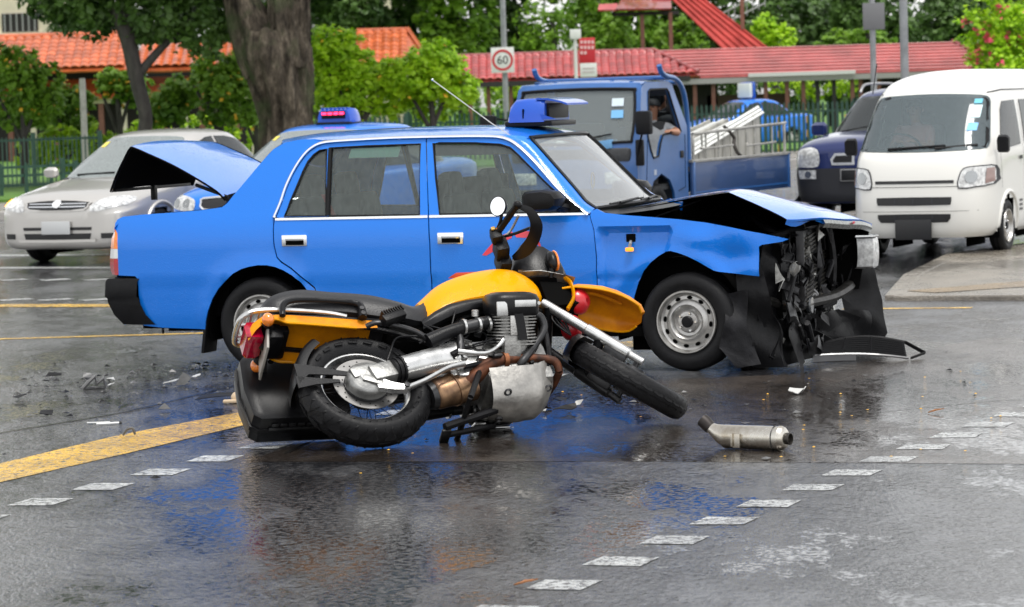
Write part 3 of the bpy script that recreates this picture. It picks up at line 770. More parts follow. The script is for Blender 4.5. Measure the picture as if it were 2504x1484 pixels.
gm.rings([[(hood_pt(u, 1)[0] + .012, hood_pt(u, 1)[1], hood_pt(u, 1)[2] - .012), (hood_pt(u, 1)[0] + .022, hood_pt(u, 1)[1], hood_pt(u, 1)[2] - .035), (hood_pt(u, 1)[0] + .005, hood_pt(u, 1)[1], hood_pt(u, 1)[2] - .062)] for u in np.linspace(.30, .93, 12)], closed=False, caps=False)
gr_m = gm.build('grille_moulding', CHR_D, hood, smooth=30)
p_ = hood_pt(.62, 1)
MB().box((p_[0] + .026, p_[1], p_[2] - .022), (.006, .05, .014), bev=.002).build('badge', mat('badge_red', (.6, .02, .06), rough=.3), gr_m)
MB().tube([(1.12, -.52, .93), (1.42, -.48, 1.035)], .006, 6).build('bonnet_stay', DKMET, taxi)

# engine bay and smashed front
bay = MB()
bay.add([(.93, -.74, .35), (.93, .74, .35), (.93, .74, .96), (.93, -.74, .96)], [(0, 1, 2, 3)])
for sg in (-1, 1):
    bay.add([(.93, sg * .56, .3), (1.95, sg * .56, .3), (1.95, sg * .60, .76), (.93, sg * .70, .93)], [(0, 1, 2, 3)])
bay.box((1.3, 0, .55), (.6, .62, .5), bev=.05).box((1.25, .1, .83), (.4, .34, .12), bev=.03).box((1.62, -.35, .72), (.22, .2, .2), bev=.02)
bay.box((1.75, .36, .70), (.26, .24, .22), bev=.02)
bay.box((1.66, 0, .50), (.42, 1.16, .62), bev=.03)
bay.add([(.93, .66, .4)] + [(x, .675, z - .006) for x, z in HF] + [(2.16, .60, .4)], [tuple(range(len(HF) + 2))])
bay.build('engine_bay', BLACK, taxi)
MB().tube(catmull([(1.5, .3, .86), (1.6, .1, .9), (1.72, -.05, .84), (1.86, -.1, .78)], 5), .028, 8).build('radiator_hose', BLACKP, taxi)
rad = MB().box((1.975, .08, .60), (.05, .96, .46), RZ(radians(6)), bev=.004).build('radiator', DKMET, taxi)
for k in range(17):
    MB().box((2.004, .083, .405 + k * .0245), (.012, .90, .008), RZ(radians(6)) @ RX(radians(2))).build('radiator_fin', mat('fin_metal', (.075, .07, .06), rough=.45, metal=.6), rad, smooth=0)
fr_ = MB()
fr_.tube(catmull([(1.88, -.60, .80), (1.96, -.35, .83), (2.0, 0, .845), (2.02, .4, .83), (2.0, .68, .80)], 6), .032, 8, flat=(1, .7))
fr_.tube(catmull([(1.93, -.42, .83), (1.98, -.40, .62), (1.96, -.38, .40)], 5), .02, 6)
fr_.tube(catmull([(2.0, .12, .84), (2.03, .10, .62), (1.99, .14, .40)], 5), .018, 6)
fr_.tube(catmull([(2.0, .46, .84), (2.02, .50, .60), (2.0, .52, .36)], 5), .024, 6)
fr_.build('radiator_support', mat('torn_steel', (.03, .03, .032), rough=.4, metal=.6, noise=.5, nscale=22), taxi)
MB().tube(catmull([(1.86, -.62, .42), (1.96, -.44, .36), (2.02, -.2, .37), (2.08, .2, .38), (2.10, .55, .42), (2.03, .72, .44)], 6), .045, 8, flat=(1, .75)).build('bumper_beam', mat('beam_steel', (.055, .053, .05), rough=.45, metal=.6, noise=.6, nscale=20), taxi)
MB().lathe([(.02, 0), (.052, .0), (.056, .02), (.05, .03), (.0, .034)], 16, RY(radians(90)), c=(2.03, -.25, .36)).build('fog_lamp', mat('smoked_glass', (.04, .045, .05), rough=.12, coat=1), taxi)
# torn and crumpled plastics
def crumple(name, verts, faces, m, parent, amp=.01, sub=3, seed=1, thick=.004):
    rnd = random.Random(seed)
    bm = bmesh.new(); vs = [bm.verts.new(v) for v in verts]
    for f in faces: bm.faces.new([vs[i] for i in f])
    bmesh.ops.triangulate(bm, faces=bm.faces[:])
    for _ in range(sub): bmesh.ops.subdivide_edges(bm, edges=bm.edges[:], cuts=1, use_grid_fill=True)
    bm.normal_update()
    ph = [rnd.uniform(0, 6.3) for _ in range(6)]
    for v in bm.verts:
        c = v.co; k = 1.6 * sin(c.x * 15 + ph[0] + 3 * sin(c.z * 7 + ph[1])) + .9 * sin(c.z * 21 + ph[2] + c.y * 13) + rnd.uniform(-.25, .25)
        v.co = c + v.normal * amp * k
    ex = bmesh.ops.solidify(bm, geom=bm.faces[:], thickness=thick)
    me = bpy.data.meshes.new(name); bm.to_mesh(me); bm.free()
    me.polygons.foreach_set('use_smooth', [True] * len(me.polygons)); me.set_sharp_from_angle(angle=radians(32))
    return link(name, me, m, parent)
TORN = mat('torn_plastic', (.005, .005, .006), rough=.45, spec=.2, noise=.4, nscale=20, bump=.2, bscale=90)
TORN2 = mat('grey_torn_plastic', (.012, .012, .014), rough=.5, spec=.22, noise=.4, nscale=20, bump=.2, bscale=90)
crumple('torn_liner', [(1.66, -.80, .47), (1.80, -.79, .50), (1.78, -.80, .30), (1.86, -.78, .04), (1.72, -.84, .02), (1.62, -.86, .15), (1.66, -.86, .30)], [(0, 1, 2, 6), (6, 2, 3, 4, 5)], TORN2, taxi, .009, 3, 3)
crumple('torn_liner', [(1.72, -.79, .60), (1.88, -.74, .60), (1.92, -.72, .40), (1.98, -.70, .10), (2.00, -.66, .015), (1.80, -.74, .015), (1.74, -.79, .25)], [(0, 1, 2, 6), (6, 2, 3, 4, 5)], TORN, taxi, .012, 3, 5)
crumple('torn_bumper_skin', [(2.10, .66, .62), (2.22, .80, .60), (2.24, .82, .38), (2.30, .80, .10), (2.26, .76, .02), (2.08, .60, .03), (2.06, .56, .35)], [(0, 1, 2, 6), (6, 2, 3, 4, 5)], TORN, taxi, .010, 3, 7)
crumple('torn_bumper_skin', [(1.90, -.60, .30), (2.03, -.45, .27), (2.08, -.2, .18), (2.1, .1, .12), (2.16, .45, .10), (2.05, .45, .03), (1.95, -.1, .03), (1.86, -.5, .02)], [(0, 1, 2, 7), (7, 2, 3, 6), (6, 3, 4, 5)], TORN, taxi, .014, 3, 9)
crumple('torn_bumper_skin', [(1.96, -.1, .25), (2.12, .2, .30), (2.20, .5, .22), (2.14, .5, .06), (2.0, .0, .05)], [(0, 1, 2, 3, 4)], TORN, taxi, .014, 3, 12)
crumple('inner_wing', [(1.84, -.74, .30), (1.86, -.74, .60), (1.88, -.72, .78), (1.97, -.44, .80), (2.0, -.40, .55), (1.97, -.42, .28)], [(0, 1, 4, 5), (1, 2, 3, 4)], TORN, taxi, .012, 3, 33)
crumple('torn_undertray', [(1.82, -.70, .02), (1.96, -.60, .22), (2.02, -.30, .30), (2.06, .05, .30), (2.12, .40, .28), (2.18, .70, .25), (2.20, .70, .02), (2.08, .1, .02), (1.98, -.3, .02)], [(0, 1, 2, 8), (8, 2, 3, 7), (7, 3, 4, 6), (4, 5, 6)], TORN, taxi, .016, 3, 35)
crumple('crumpled_bracket', [(1.95, -.46, .58), (2.03, -.30, .62), (2.03, -.28, .50), (1.98, -.36, .42), (1.95, -.46, .38), (1.96, -.42, .48)], [(0, 1, 2, 5), (5, 2, 3, 4)], mat('bare_steel', (.42, .42, .40), rough=.4, metal=.8, noise=.4, nscale=30), taxi, .012, 3, 21)
rnd = random.Random(4)
for k in range(14):
    y0 = rnd.uniform(-.68, .5); z0 = rnd.uniform(.3, .8); p = [np.array((1.93 + rnd.uniform(0, .1), y0, z0))]
    for j in range(3): p.append(p[-1] + np.array((rnd.uniform(-.03, .05), rnd.uniform(-.1, .12), rnd.uniform(-.16, .05))))
    MB().tube(catmull(p, 5), rnd.choice([.005, .007, .010]), 6).build('dangling_cable', BLACKP if k % 4 else mat('cable_grey', (.3, .3, .3), rough=.5), taxi)
rnd = random.Random(15)
WRK = [TORN, TORN2, DKMET, mat('torn_steel'), BLACKP, BLACK]
for k in range(84):                                            # the tangle of broken bits in the crushed nose
    c = Vector((rnd.uniform(1.92, 2.07), rnd.uniform(-.70, .62), rnd.uniform(.05, .80))); s = rnd.uniform(.04, .12)
    if c.z > .40 and -.30 < c.y < .45 and k % 3: continue
    vv = [tuple(c + Vector((rnd.uniform(-.4, .4), rnd.uniform(-1, 1), rnd.uniform(-1, 1))) * s) for _ in range(5)]
    crumple('broken_bracket', vv, [(0, 1, 2), (0, 2, 3), (0, 3, 4)], WRK[k % 4] if k % 9 else mat('bare_steel'), taxi, .008, 2, k + 50, .003)
for k in range(12):
    c = np.array((rnd.uniform(1.94, 2.06), rnd.uniform(-.6, .5), rnd.uniform(.1, .75)))
    MB().tube(catmull([c, c + np.array((.02, rnd.uniform(-.12, .12), rnd.uniform(-.08, .08))), c + np.array((.0, rnd.uniform(-.2, .2), rnd.uniform(-.18, .05)))], 4), rnd.uniform(.008, .02), 7).build('broken_pipe', WRK[k % 5], taxi)
MB().ball((1.955, -.52, .385), (.012, .012, .012)).build('indicator_bulb', mat('bulb_amber', (.8, .3, .02), rough=.3, emit=(1, .35, .03), estr=1.6), taxi)
# far headlamp, still in place
hl = MB().rings([[(2.16 - e, .585 + e, z), (2.262 - e, .60 + e, z), (2.275 - e, .70, z), (2.225 - e, .775 - e, z), (2.10 + e, .79 - e, z)] for z, e in ((.530, .03), (.545, .008), (.60, .0), (.68, .0), (.725, .006), (.738, .03))]).build('headlamp', LAMPG, taxi, smooth=35)
MB().rings([[(2.15, .58, z), (2.262, .595, z), (2.275, .70, z), (2.225, .78, z), (2.10, .80, z)] for z in (.737, .748)]).build('lamp_bezel', CHROME, hl)
# side repeater hanging out of the dented fender
ri = MB().box((1.06, -.832, .752), (.050, .028, .024), bev=.006).build('side_repeater', mat('repeater_amber', (.85, .3, .03), rough=.3, emit=(1, .4, .02), estr=.5), taxi)
MB().tube([(1.06, -.80, .80), (1.065, -.832, .785), (1.06, -.83, .765)], .010, 6).build('repeater_wire', mat('cable_grey', (.3, .3, .3)), ri)
yy = -(thw(1.06, .82) - .045)
MB().box((1.06, yy + .006, .822), (.060, .03, .050), bev=.006).build('repeater_hole', BLACK, taxi)

# wheels
wheel(taxi, (1.415, -.735, .303), .303, .19, .195, -1, 'steel', ang=.3, steer=radians(-4))
wheel(taxi, (1.415, .735, .303), .303, .19, .195, 1, 'steel')
wheel(taxi, (-1.43, -.735, .303), .303, .19, .195, -1, 'steel')
wheel(taxi, (-1.43, .735, .303), .303, .19, .195, 1, 'steel')
MB().box((0, 0, .24), (3.0, 1.5, .06)).box((-1.9, 0, .27), (.6, 1.2, .05)).build('floor_pan', BLACK, taxi)
for sg in (-1, 1):
    MB().box((-.08, sg * .80, .262), (1.84, .04, .03), bev=.006).build('sill', BLUE, taxi)
MB().tube([(-2.24, -.60, .30), (-2.23, -.62, .23)], .008, 6).build('drain_pipe', BLACKP, taxi)

# door mirror on its black sail plate
for sg in (-1, 1):
    mr = MB(); 
    mr.rings([[(x, sg * (.80 + .20 * t) , z) for x, z in [(.615, .99), (.70, .985), (.75, 1.005), (.66, 1.07), (.60, 1.10)]] for t in (0, .10)]).build('mirror_sail', BLACKP, taxi)
    sp = [(.42, 1.015), (.42, 1.10), (.44, 1.125), (.56, 1.135), (.64, 1.12), (.67, 1.08), (.66, 1.03), (.62, 1.005), (.46, .998)]
    rg = []
    for yv, k in ((.83, .80), (.85, .95), (.92, 1.0), (.99, .96), (1.02, .80), (1.03, .45)):
        rg.append([(.545 + (x - .545) * k, sg * yv, 1.066 + (z - 1.066) * k) for x, z in sp])
    mo = MB().rings(rg).build('door_mirror', BLACKP, taxi, smooth=40)
    MB().tube([(.66, sg * .80, 1.01), (.62, sg * .90, 1.03)], .03, 8).build('mirror_arm', BLACKP, mo)

# red swoosh on the front door
def decal(name, outline, m, parent, sg=-1, d=.002):
    return panel(name, outline, lambda x, z: (x, sg * (thw(x, z) + d), z), m, parent, res=.03, thick=0)
def rounded2(p): return [tuple(q) for q in catmull([np.array(t, float) for t in p], 2, closed=True)]
RED = mat('decal_red', (.75, .03, .06), rough=.35, coat=.6)
REDO = mat('decal_orange', (.85, .09, .02), rough=.35, coat=.6)
fdr = [o for o in taxi.children if o.name.startswith('front_door')][0]
decal('door_logo', rounded2([(.33, .872), (.421, .874), (.452, .853), (.477, .814), (.492, .771), (.493, .732), (.485, .735), (.474, .78), (.452, .815), (.422, .834), (.33, .838)]), RED, fdr)
decal('door_logo', [(.10, .73), (.135, .768), (.20, .835), (.258, .862), (.303, .874), (.299, .836), (.24, .81), (.17, .75), (.128, .727)], RED, fdr)
decal('door_logo', [(-.133, .588), (-.075, .622), (.12, .628), (.12, .59)], REDO, fdr)

# pale notice and sun strip behind the glass
panel('window_notice', [(-.855, 1.352), (-.84, 1.412), (-.50, 1.418), (-.513, 1.352)], lambda x, z: (x, -(thw(x, z) - .02), z), mat('notice_green', (.28, .52, .45), rough=.5), taxi, res=.1, thick=0)
panel('sun_strip', [(-.262, 1.352), (-.272, 1.426), (.17, 1.410), (.24, 1.39), (.286, 1.352)], lambda x, z: (x, -(thw(x, z) - .017), z), mat('strip_dark', (.035, .035, .05), rough=.4), taxi, res=.1, thick=0)

# interior
def seat(x, y, w, par, bench=False):
    s = MB().box((x, y, .50), (.50, w, .16), bev=.05).box((x - .27, y, .80), (.14, w, .62), RY(radians(-14)), bev=.06).build('seat', SEATM, par, smooth=50)
    for yy in ((y - .30, y + .30) if bench else (y,)):
        MB().box((x - .37, yy, 1.16), (.10, .26, .17), RY(radians(-10)), bev=.045).tube([(x - .35, yy, 1.05), (x - .36, yy, 1.12)], .012, 6).build('headrest', SEATM, s, smooth=50)
    return s
seat(.10, -.36, .50, taxi); seat(.10, .36, .50, taxi); seat(-.90, 0, 1.30, taxi, True)
MB().box((.74, 0, .90), (.34, 1.36, .16), bev=.05).build('dashboard', SEATM, taxi)
MB().tube([Vector((.40, -.36, .93)) + RY(radians(-65)) @ Vector((.18 * cos(q), .18 * sin(q), 0)) for q in np.linspace(0, 2 * pi, 25)[:-1]], .013, 6, close=True).tube([(.40, -.36, .93), (.62, -.36, .84)], .02, 6).tube([(.40, -.53, .93), (.42, -.36, .92), (.40, -.19, .93)], .012, 6).build('steering_wheel', BLACKP, taxi)
MB().box((-.27, 0, .95), (.06, 1.34, .5), bev=.01).build('cabin_partition', BLACK, taxi).hide_render = False
MB().tube([(-1.08, -.56, 1.12), (-.99, -.60, .98)], .02, 4, flat=(1, .2)).build('seat_belt', mat('belt_red', (.5, .04, .03), rough=.6), taxi)
MB().tube([Vector((.60, -.10, 1.16)) + Vector((0, .03 * cos(q), .05 * sin(q))) for q in np.linspace(0, 2 * pi, 12)[:-1]], .006, 5, close=True).build('hanging_charm', mat('charm', (.6, .4, .08), rough=.4), taxi)

# antenna and its clamp, roof sign
MB().tube([(.375, -.635, 1.372), (.47, -.66, 1.275)], .012, 8).build('antenna_clamp', BLACKP, taxi)
MB().tube([(.40, -.64, 1.36), (.10, -.60, 1.55), (-.30, -.55, 1.83)], .0035, 5).ball((-.305, -.55, 1.835), .008, 8).build('antenna', CHROME, taxi)
SIGNB = paint('sign_blue', (.012, .085, .48), drops=.15)
def sign_sec(x, wl, zt, wt, z0=1.545): return [(x, -wl, z0), (x, -wl * .98, z0 + (zt - z0) * .35), (x, -wt, zt - .02), (x, -wt + .03, zt), (x, wt - .03, zt), (x, wt, zt - .02), (x, wl * .98, z0 + (zt - z0) * .35), (x, wl, z0)]
sg_ = MB().rings([sign_sec(.085, .24, 1.60, .20), sign_sec(.10, .26, 1.66, .22), sign_sec(.14, .27, 1.69, .235), sign_sec(.22, .275, 1.695, .24), sign_sec(.30, .27, 1.693, .238), sign_sec(.335, .26, 1.69, .23)], closed=True).build('roof_sign', SIGNB, taxi, smooth=40)
MB().rings([[(x, -w, z), (x, -w, z + .012), (x, w, z + .012), (x, w, z)] for x, w, z in ((.28, .238, 1.686), (.36, .24, 1.682), (.44, .235, 1.665), (.48, .22, 1.648))]).build('sign_visor', SIGNB, sg_, smooth=40)
MB().box((.338, 0, 1.615), (.03, .40, .095), bev=.006).build('sign_display', mat('display_black', (.004, .004, .005), rough=.45, spec=.2), sg_)
MB().box((.225, 0, 1.535), (.32, .50, .035), bev=.012).build('sign_base', BLACKP, sg_)
MB().box((.20, -.267, 1.60), (.008, .012, .06)).build('sign_slot', BLACK, sg_)
MB().rings([[(.30, sg * .262, z), (.42, sg * .262, 1.56), (.42, sg * .25, 1.56), (.30, sg * .25, z)] for sg, z in ((-1, 1.56), (-1, 1.60))]).build('sign_cheek', SIGNB, sg_)

# ================================================================== THE MOTORCYCLE  (own frame: x forward, y left, z up; rear axle at 0,0,.33)
BR = Matrix(((.9369, -.2533, -.2410, -.672), (.3484, .6197, .7033, 14.97), (-.0288, -.7428, .6689, .045), (0, 0, 0, 1)))
bike = thing('motorcycle', 'yellow shaft drive motorcycle lying on its side with black panniers and silver engine', 'motorcycle', matrix=BR)
YEL = mat('tank_yellow', (.80, .33, .0), rough=.40, spec=.06, coat=.35, coat_rough=.05, drops=.3)
YEL_SHADE = mat('shaded_fender_yellow', (.80, .30, .003), rough=.42, spec=.2, noise=.35, nscale=9, col2=(.55, .18, .008), drops=.15)  # the tank yellow again, with underside shade mixed into the colour
SEATL = mat('seat_vinyl', (.018, .018, .020), rough=.40, spec=.4, bump=.08, bscale=120, drops=.2)
ENGM = mat('engine_alloy', (.34, .335, .32), rough=.42, metal=.8, noise=.4, nscale=22, bump=.25, bscale=100, rvar=.12)
BRUSH = mat('brushed_alloy', (.62, .62, .61), rough=.30, metal=.9, noise=.2, nscale=12, rvar=.1)
GUARD = mat('guard_alloy', (.40, .385, .36), rough=.46, metal=.75, noise=.35, nscale=10, bump=.2, bscale=50, rvar=.14)
RUST = mat('rusty_pipe', (.17, .055, .022), rough=.5, metal=.5, noise=.6, nscale=14, col2=(.03, .016, .012))
GOLD = mat('heat_stained_steel', (.36, .22, .12), rough=.36, metal=.85, noise=.4, nscale=9, col2=(.10, .06, .045))
WETBLK = mat('wet_black_plastic', (.007, .007, .008), rough=.34, spec=.26, bump=.06, bscale=140, drops=.14)

def basis(axis):
    z = Vector(axis).normalized(); x = z.orthogonal().normalized(); y = z.cross(x)
    return Matrix((x, y, z)).transposed()

def moto_wheel(name, c, axis, r, w, rr, disc=True, disc_off=.055, nb=22, bh=.007):
    e = bpy.data.objects.new(name, None); COL.objects.link(e); e.parent = bike
    R = basis(axis); e.matrix_local = Matrix.Translation(Vector(c)) @ R.to_4x4()
    h = w / 2; prof = []
    for k in range(13):
        a = pi * (-.5 + k / 12.0); prof.append((rr + (r - rr) * max(0, cos(a)) ** .50, h * sin(a) * (1.0 if abs(sin(a)) < .99 else .72)))
    prof = [(rr - .004, -h * .55)] + [(rr + .01, -h * .72)] + prof[1:-1] + [(rr + .01, h * .72), (rr - .004, h * .55)]
    MB().lathe(prof, 64).build('tyre', RUBBER, e, smooth=50)
    tr = MB()
    for k in range(nb):
        for s in (-1, 1):
            a = 2 * pi * (k + (.25 if s > 0 else 0)) / nb; P = []
            for (da, hh) in ((0.02, .05), (.105, .08), (.205, .55), (.265, .93), (.105, .95), (.03, .58), (-.08, .10)):
                q = a + da * 1.0; t = min(.97, hh); rad = rr + (r - rr) * max(.0, cos(pi / 2 * t)) ** .50 + bh
                P.append(((rad) * cos(q), (rad) * sin(q), s * h * sin(pi / 2 * t)))
            Q = [(p[0] * .975, p[1] * .975, p[2] * .97) for p in P]
            n = len(P); tr.add(P + Q, [tuple(range(n))] + [(i, n + i, n + (i + 1) % n, (i + 1) % n) for i in range(n)])
    tag(tr.build('tread_blocks', RUBBER, e, smooth=0), kind='stuff')
    MB().lathe([(rr + .004, h * .60), (rr + .004, h * .50), (rr - .012, h * .46), (rr - .022, h * .2), (rr - .022, -h * .2), (rr - .012, -h * .46), (rr + .004, -h * .50), (rr + .004, -h * .60), (rr - .002, -h * .40), (rr - .006, 0), (rr - .002, h * .40)], 56, close=True).build('rim', BRUSH, e, smooth=35)
    MB().lathe([(.0, .075), (.05, .075), (.055, .06), (.038, .045), (.034, 0), (.038, -.045), (.055, -.06), (.05, -.075), (0, -.075)], 24).build('hub', DKMET, e)
    sp = MB()
    for k in range(32):
        a = 2 * pi * k / 32; s = 1 if k % 2 else -1; b = a + (.55 if k % 4 < 2 else -.55)
        sp.tube([(.05 * cos(a), .05 * sin(a), s * .05), ((rr - .016) * cos(b), (rr - .016) * sin(b), s * .012)], .0022, 4, caps=False)
    tag(sp.build('spokes', BLACKP, e, smooth=0), kind='stuff')
    if disc:
        d = MB().lathe([(.100, disc_off), (.168, disc_off), (.168, disc_off + .005), (.100, disc_off + .005)], 48, close=True).build('brake_disc', mat('disc_steel', (.24, .235, .23), rough=.35, metal=.9, noise=.2), e, smooth=20)
        hb = MB()
        for k in range(36):
            a = 2 * pi * k / 36; q = .120 + .030 * (k % 3) / 2
            hb.disc((q * cos(a), q * sin(a), disc_off + .0062), .0045, n=6)
        tag(hb.build('disc_holes', BLACK, d, smooth=0), kind='stuff')
    return e
moto_wheel('rear_wheel', (0, 0, .33), (0, -1, 0), .338, .172, .232, True, .055)
FWC = Vector((1.434, 0, .35)); FAX = Vector((.4835, -.7297, .4844)).normalized()
moto_wheel('front_wheel', FWC, FAX, .337, .130, .250, True, .06, 30, .003)

def bt(name, pts, r, m, n=8, cr=4, parent=None, flat=None):
    P = catmull([np.array(p, float) for p in pts], cr) if cr and len(pts) > 2 else pts
    R = r
    if isinstance(r, (list, tuple)): R = list(np.interp(np.linspace(0, 1, len(P)), np.linspace(0, 1, len(r)), r))
    return MB().tube(P, R, n, flat=flat).build(name, m, parent or bike, smooth=45)

# rear drive
fd_ = MB(); RYm = basis((0, -1, 0))
fd_.lathe([(0, .150), (.050, .149), (.060, .140), (.092, .134), (.106, .118), (.110, .095), (.110, .075), (.095, .06), (0, .06)], 28, RYm, c=(-.005, 0, .315))
fd_.box((-.02, -.125, .345), (.15, .05, .07), RY(radians(-14)), bev=.016).box((.03, -.142, .262), (.16, .03, .045), RY(radians(24)), bev=.012)
fd_.box((.075, -.13, .325), (.15, .085, .105), RY(radians(-14)), bev=.02)
CASTA = mat('drive_casting', (.34, .34, .33), rough=.44, metal=.85, noise=.3, nscale=14, bump=.2, bscale=60, rvar=.1)
final = fd_.build('final_drive', CASTA, bike, smooth=40)
MB().rings([[(x, y, z0), (x, y, z1), (x, y - .03, z1), (x, y - .03, z0)] for x, y, z0, z1 in ((.02, -.12, .22, .30), (.09, -.135, .19, .24), (.155, -.15, .172, .205))]).build('torque_lug', BRUSH, final)
MB().lathe([(.113, .055), (.113, .075), (.10, .078), (.10, .05)], 28, RYm, c=(-.005, 0, .315), close=True).build('drive_flange', DKMET, final)
for k in range(5):
    a = k / 4; c = Vector((.125, -.138, .335)).lerp(Vector((.175, -.138, .35)), a)
    MB().tube([c, c + Vector((.011, 0, .003))], [.066 if k % 2 else .060] * 2, 20).build('bellows_ring', BLACKP, final)
bt('swingarm', [(.17, -.138, .348), (.26, -.135, .375), (.36, -.130, .405), (.47, -.12, .43)], [.060, .064, .068, .078], BRUSH, 18)
bt('swingarm_rib', [(.18, -.165, .39), (.30, -.165, .425), (.42, -.15, .45)], .016, BRUSH, 6)
bt('torque_arm', [(.15, -.168, .188), (.26, -.172, .235), (.40, -.165, .318), (.50, -.155, .352)], [.020, .015, .015, .022], BRUSH, 10, flat=(1.1, .7))
MB().lathe([(.0, 0), (.014, 0), (.014, .012), (.0, .014)], 12, RYm, c=(.15, -.19, .188)).build('torque_bolt', DKMET, bike)
bt('left_swingarm_rail', [(.02, .10, .33), (.47, .11, .43)], .025, DKMET, 8, cr=0)
# hugger over the back of the rear tyre
hg = []
for k in range(15):
    a = radians(128 + 52 * k / 14); rr_ = .362
    hg.append([(rr_ * cos(a) * q, y, .33 + rr_ * sin(a) * q) for y, q in ((-.108, .86), (-.108, .95), (-.095, 1.0), (-.03, 1.02), (.03, 1.02), (.095, 1.0), (.108, .9))])
MB().rings(hg, closed=False, caps=False).build('hugger', WETBLK, bike, smooth=50)
MB().rings([[(x, -.112, z0), (x, -.104, z0), (x, -.104, z1), (x, -.112, z1)] for x, z0, z1 in ((-.36, .30, .435), (-.30, .36, .425), (-.16, .35, .385), (-.04, .335, .355))]).build('hugger_strut', WETBLK, bike)
MB().rings([[(x, -.112, z0), (x, -.104, z0), (x, -.104, z1), (x, -.112, z1)] for x, z0, z1 in ((-.37, .27, .35), (-.28, .29, .335), (-.15, .30, .318))]).build('hugger_strut', WETBLK, bike)

# engine: crankcase, gearbox, two V cylinders at 45 degrees
en = MB().box((.80, 0, .40), (.36, .26, .26), bev=.04).box((.80, 0, .52), (.30, .20, .12), RX(radians(0)), bev=.04).build('crankcase', ENGM, bike, smooth=40)
gx = MB().box((.58, 0, .43), (.22, .24, .24), bev=.03).box((.50, 0, .42), (.12, .2, .20), bev=.03).build('gearbox', BRUSH, bike, smooth=40)
for k, (x, z, w_) in enumerate([(.62, .50, .10), (.60, .45, .14), (.64, .40, .10), (.56, .52, .06)]):
    MB().box((x, -.135, z), (w_, .03, .022), RY(radians(12 * (k - 1))), bev=.006).build('gearbox_rib', BRUSH, gx)
for sg in (-1, 1):
    va = radians(46 if sg < 0 else 64); cax = Vector((.0, sg * sin(va), cos(va))); base = Vector((.80, sg * .05, .42 if sg < 0 else .37)); Rc = basis(cax)
    # section axes: u along x, v across
    ux = Vector((1, 0, 0)); vx = cax.cross(ux).normalized()
    def sec(c, a, b, n=20):
        out = []
        for i in range(n):
            q = 2 * pi * i / n; cc, ss = cos(q), sin(q)
            out.append(c + ux * (a * (abs(cc) ** .6) * (1 if cc > 0 else -1)) + vx * (b * (abs(ss) ** .6) * (1 if ss > 0 else -1)))
        return out
    br = MB().rings([sec(base + cax * t, .085, .075) for t in (.04, .34)]).build('cylinder', ENGM, bike, smooth=40)
    for k in range(11):
        t = .115 + k * .0158; a = .118 + .006 * sin(k); MB().rings([sec(base + cax * t, a, .098), sec(base + cax * (t + .0065), a, .098)]).build('cooling_fin', ENGM, br, smooth=30)
    hd = MB().rings([sec(base + cax * t, a, b) for t, a, b in ((.262, .122, .104), (.276, .134, .112), (.345, .137, .115), (.368, .124, .102), (.380, .09, .075))]).build('cylinder_head', WETBLK, bike, smooth=40)
    fwd_ = base + cax * .345 + vx * (-.112 if vx.dot(Vector((0, -sg, 1))) > 0 else .112)
    out_ = vx if vx.dot(Vector((0, sg, 0))) > 0 else -vx          # the face that looks outwards and down
    cc = base + cax * .325 + out_ * .1165 + ux * .035
    Rp = Matrix((ux, cax, out_)).transposed()
    MB().box(cc, (.115, .036, .008), Rp, bev=.006).build('head_plate', BRUSH, hd)
    MB().lathe([(.0, .006), (.009, .006), (.010, 0)], 12, Rp, c=cc + ux * .072).build('head_bolt', BRUSH, hd)
    MB().box(base + cax * .30 - ux * .085 + out_ * .104, (.06, .075, .014), Rp, bev=.012).build('head_shield', BRUSH, hd)
    MB().rings([sec(base + cax * .372, .10, .08), sec(base + cax * .382, .075, .06)]).build('rocker_crest', WETBLK, hd, smooth=40)
    MB().rings([[base + cax * t + out_ * .110 + ux * x for x in (-.012 + dx, .035 + dx)] + [base + cax * t + out_ * .10 + ux * x for x in (.035 + dx, -.012 + dx)] for t, dx in ((.31, -.02), (.25, -.005), (.19, .005), (.14, .012))]).build('head_strut', WETBLK, hd)
    # block low on the barrel
    MB().box(base + cax * .11 + out_ * .085 - ux * .03, (.09, .11, .03), Rp, bev=.008).build('oil_block', ENGM, br)
    MB().box(base + cax * .215 + out_ * .10 - ux * .015, (.055, .10, .012), Rp, bev=.004).build('fin_cover', ALU, br)
    # intake
    i0 = base + cax * .235 - ux * .10 + out_ * .02
    bt('inlet_stub', [i0, i0 + Vector((-.07, -sg * .004, -.012))], .036, BLACKP, 14, cr=0)
    tb = bt('throttle_body', [i0 + Vector((-.065, 0, -.01)), i0 + Vector((-.16, -sg * .01, -.028))], .033, DKMET, 16, cr=0)
    for q in (.03, .085, .165):
        bt('hose_clip', [i0 + Vector((-q, 0, -.012 - q * .1)), i0 + Vector((-q - .012, 0, -.014 - q * .1))], .0385, BRUSH, 16, cr=0, parent=tb)
    MB().lathe([(.019, 0), (.019, .03), (.012, .034), (0, .034)], 14, basis(cax), c=i0 + Vector((-.10, 0, 0)) + cax * .028).build('throttle_cap', ALU, tb)
    bt('inlet_hose', [i0 + Vector((-.155, -sg * .01, -.027)), i0 + Vector((-.25, sg * .02 * -1, -.05)), i0 + Vector((-.36, -sg * .05, -.085))], [.034, .036, .044], BLACKP, 16)
    # exhaust header
    e0 = base + cax * .26 + ux * .10
    bt('exhaust_header', [e0, e0 + Vector((.055, 0, -.01)), e0 + Vector((.065, -sg * .03, -.075)), e0 + Vector((.0, -sg * .07, -.15)), Vector((.82, sg * .165, .36)), Vector((.80, sg * .14, .345))], [.024, .021, .019, .019, .020, .020], DKMET, 12, cr=6)
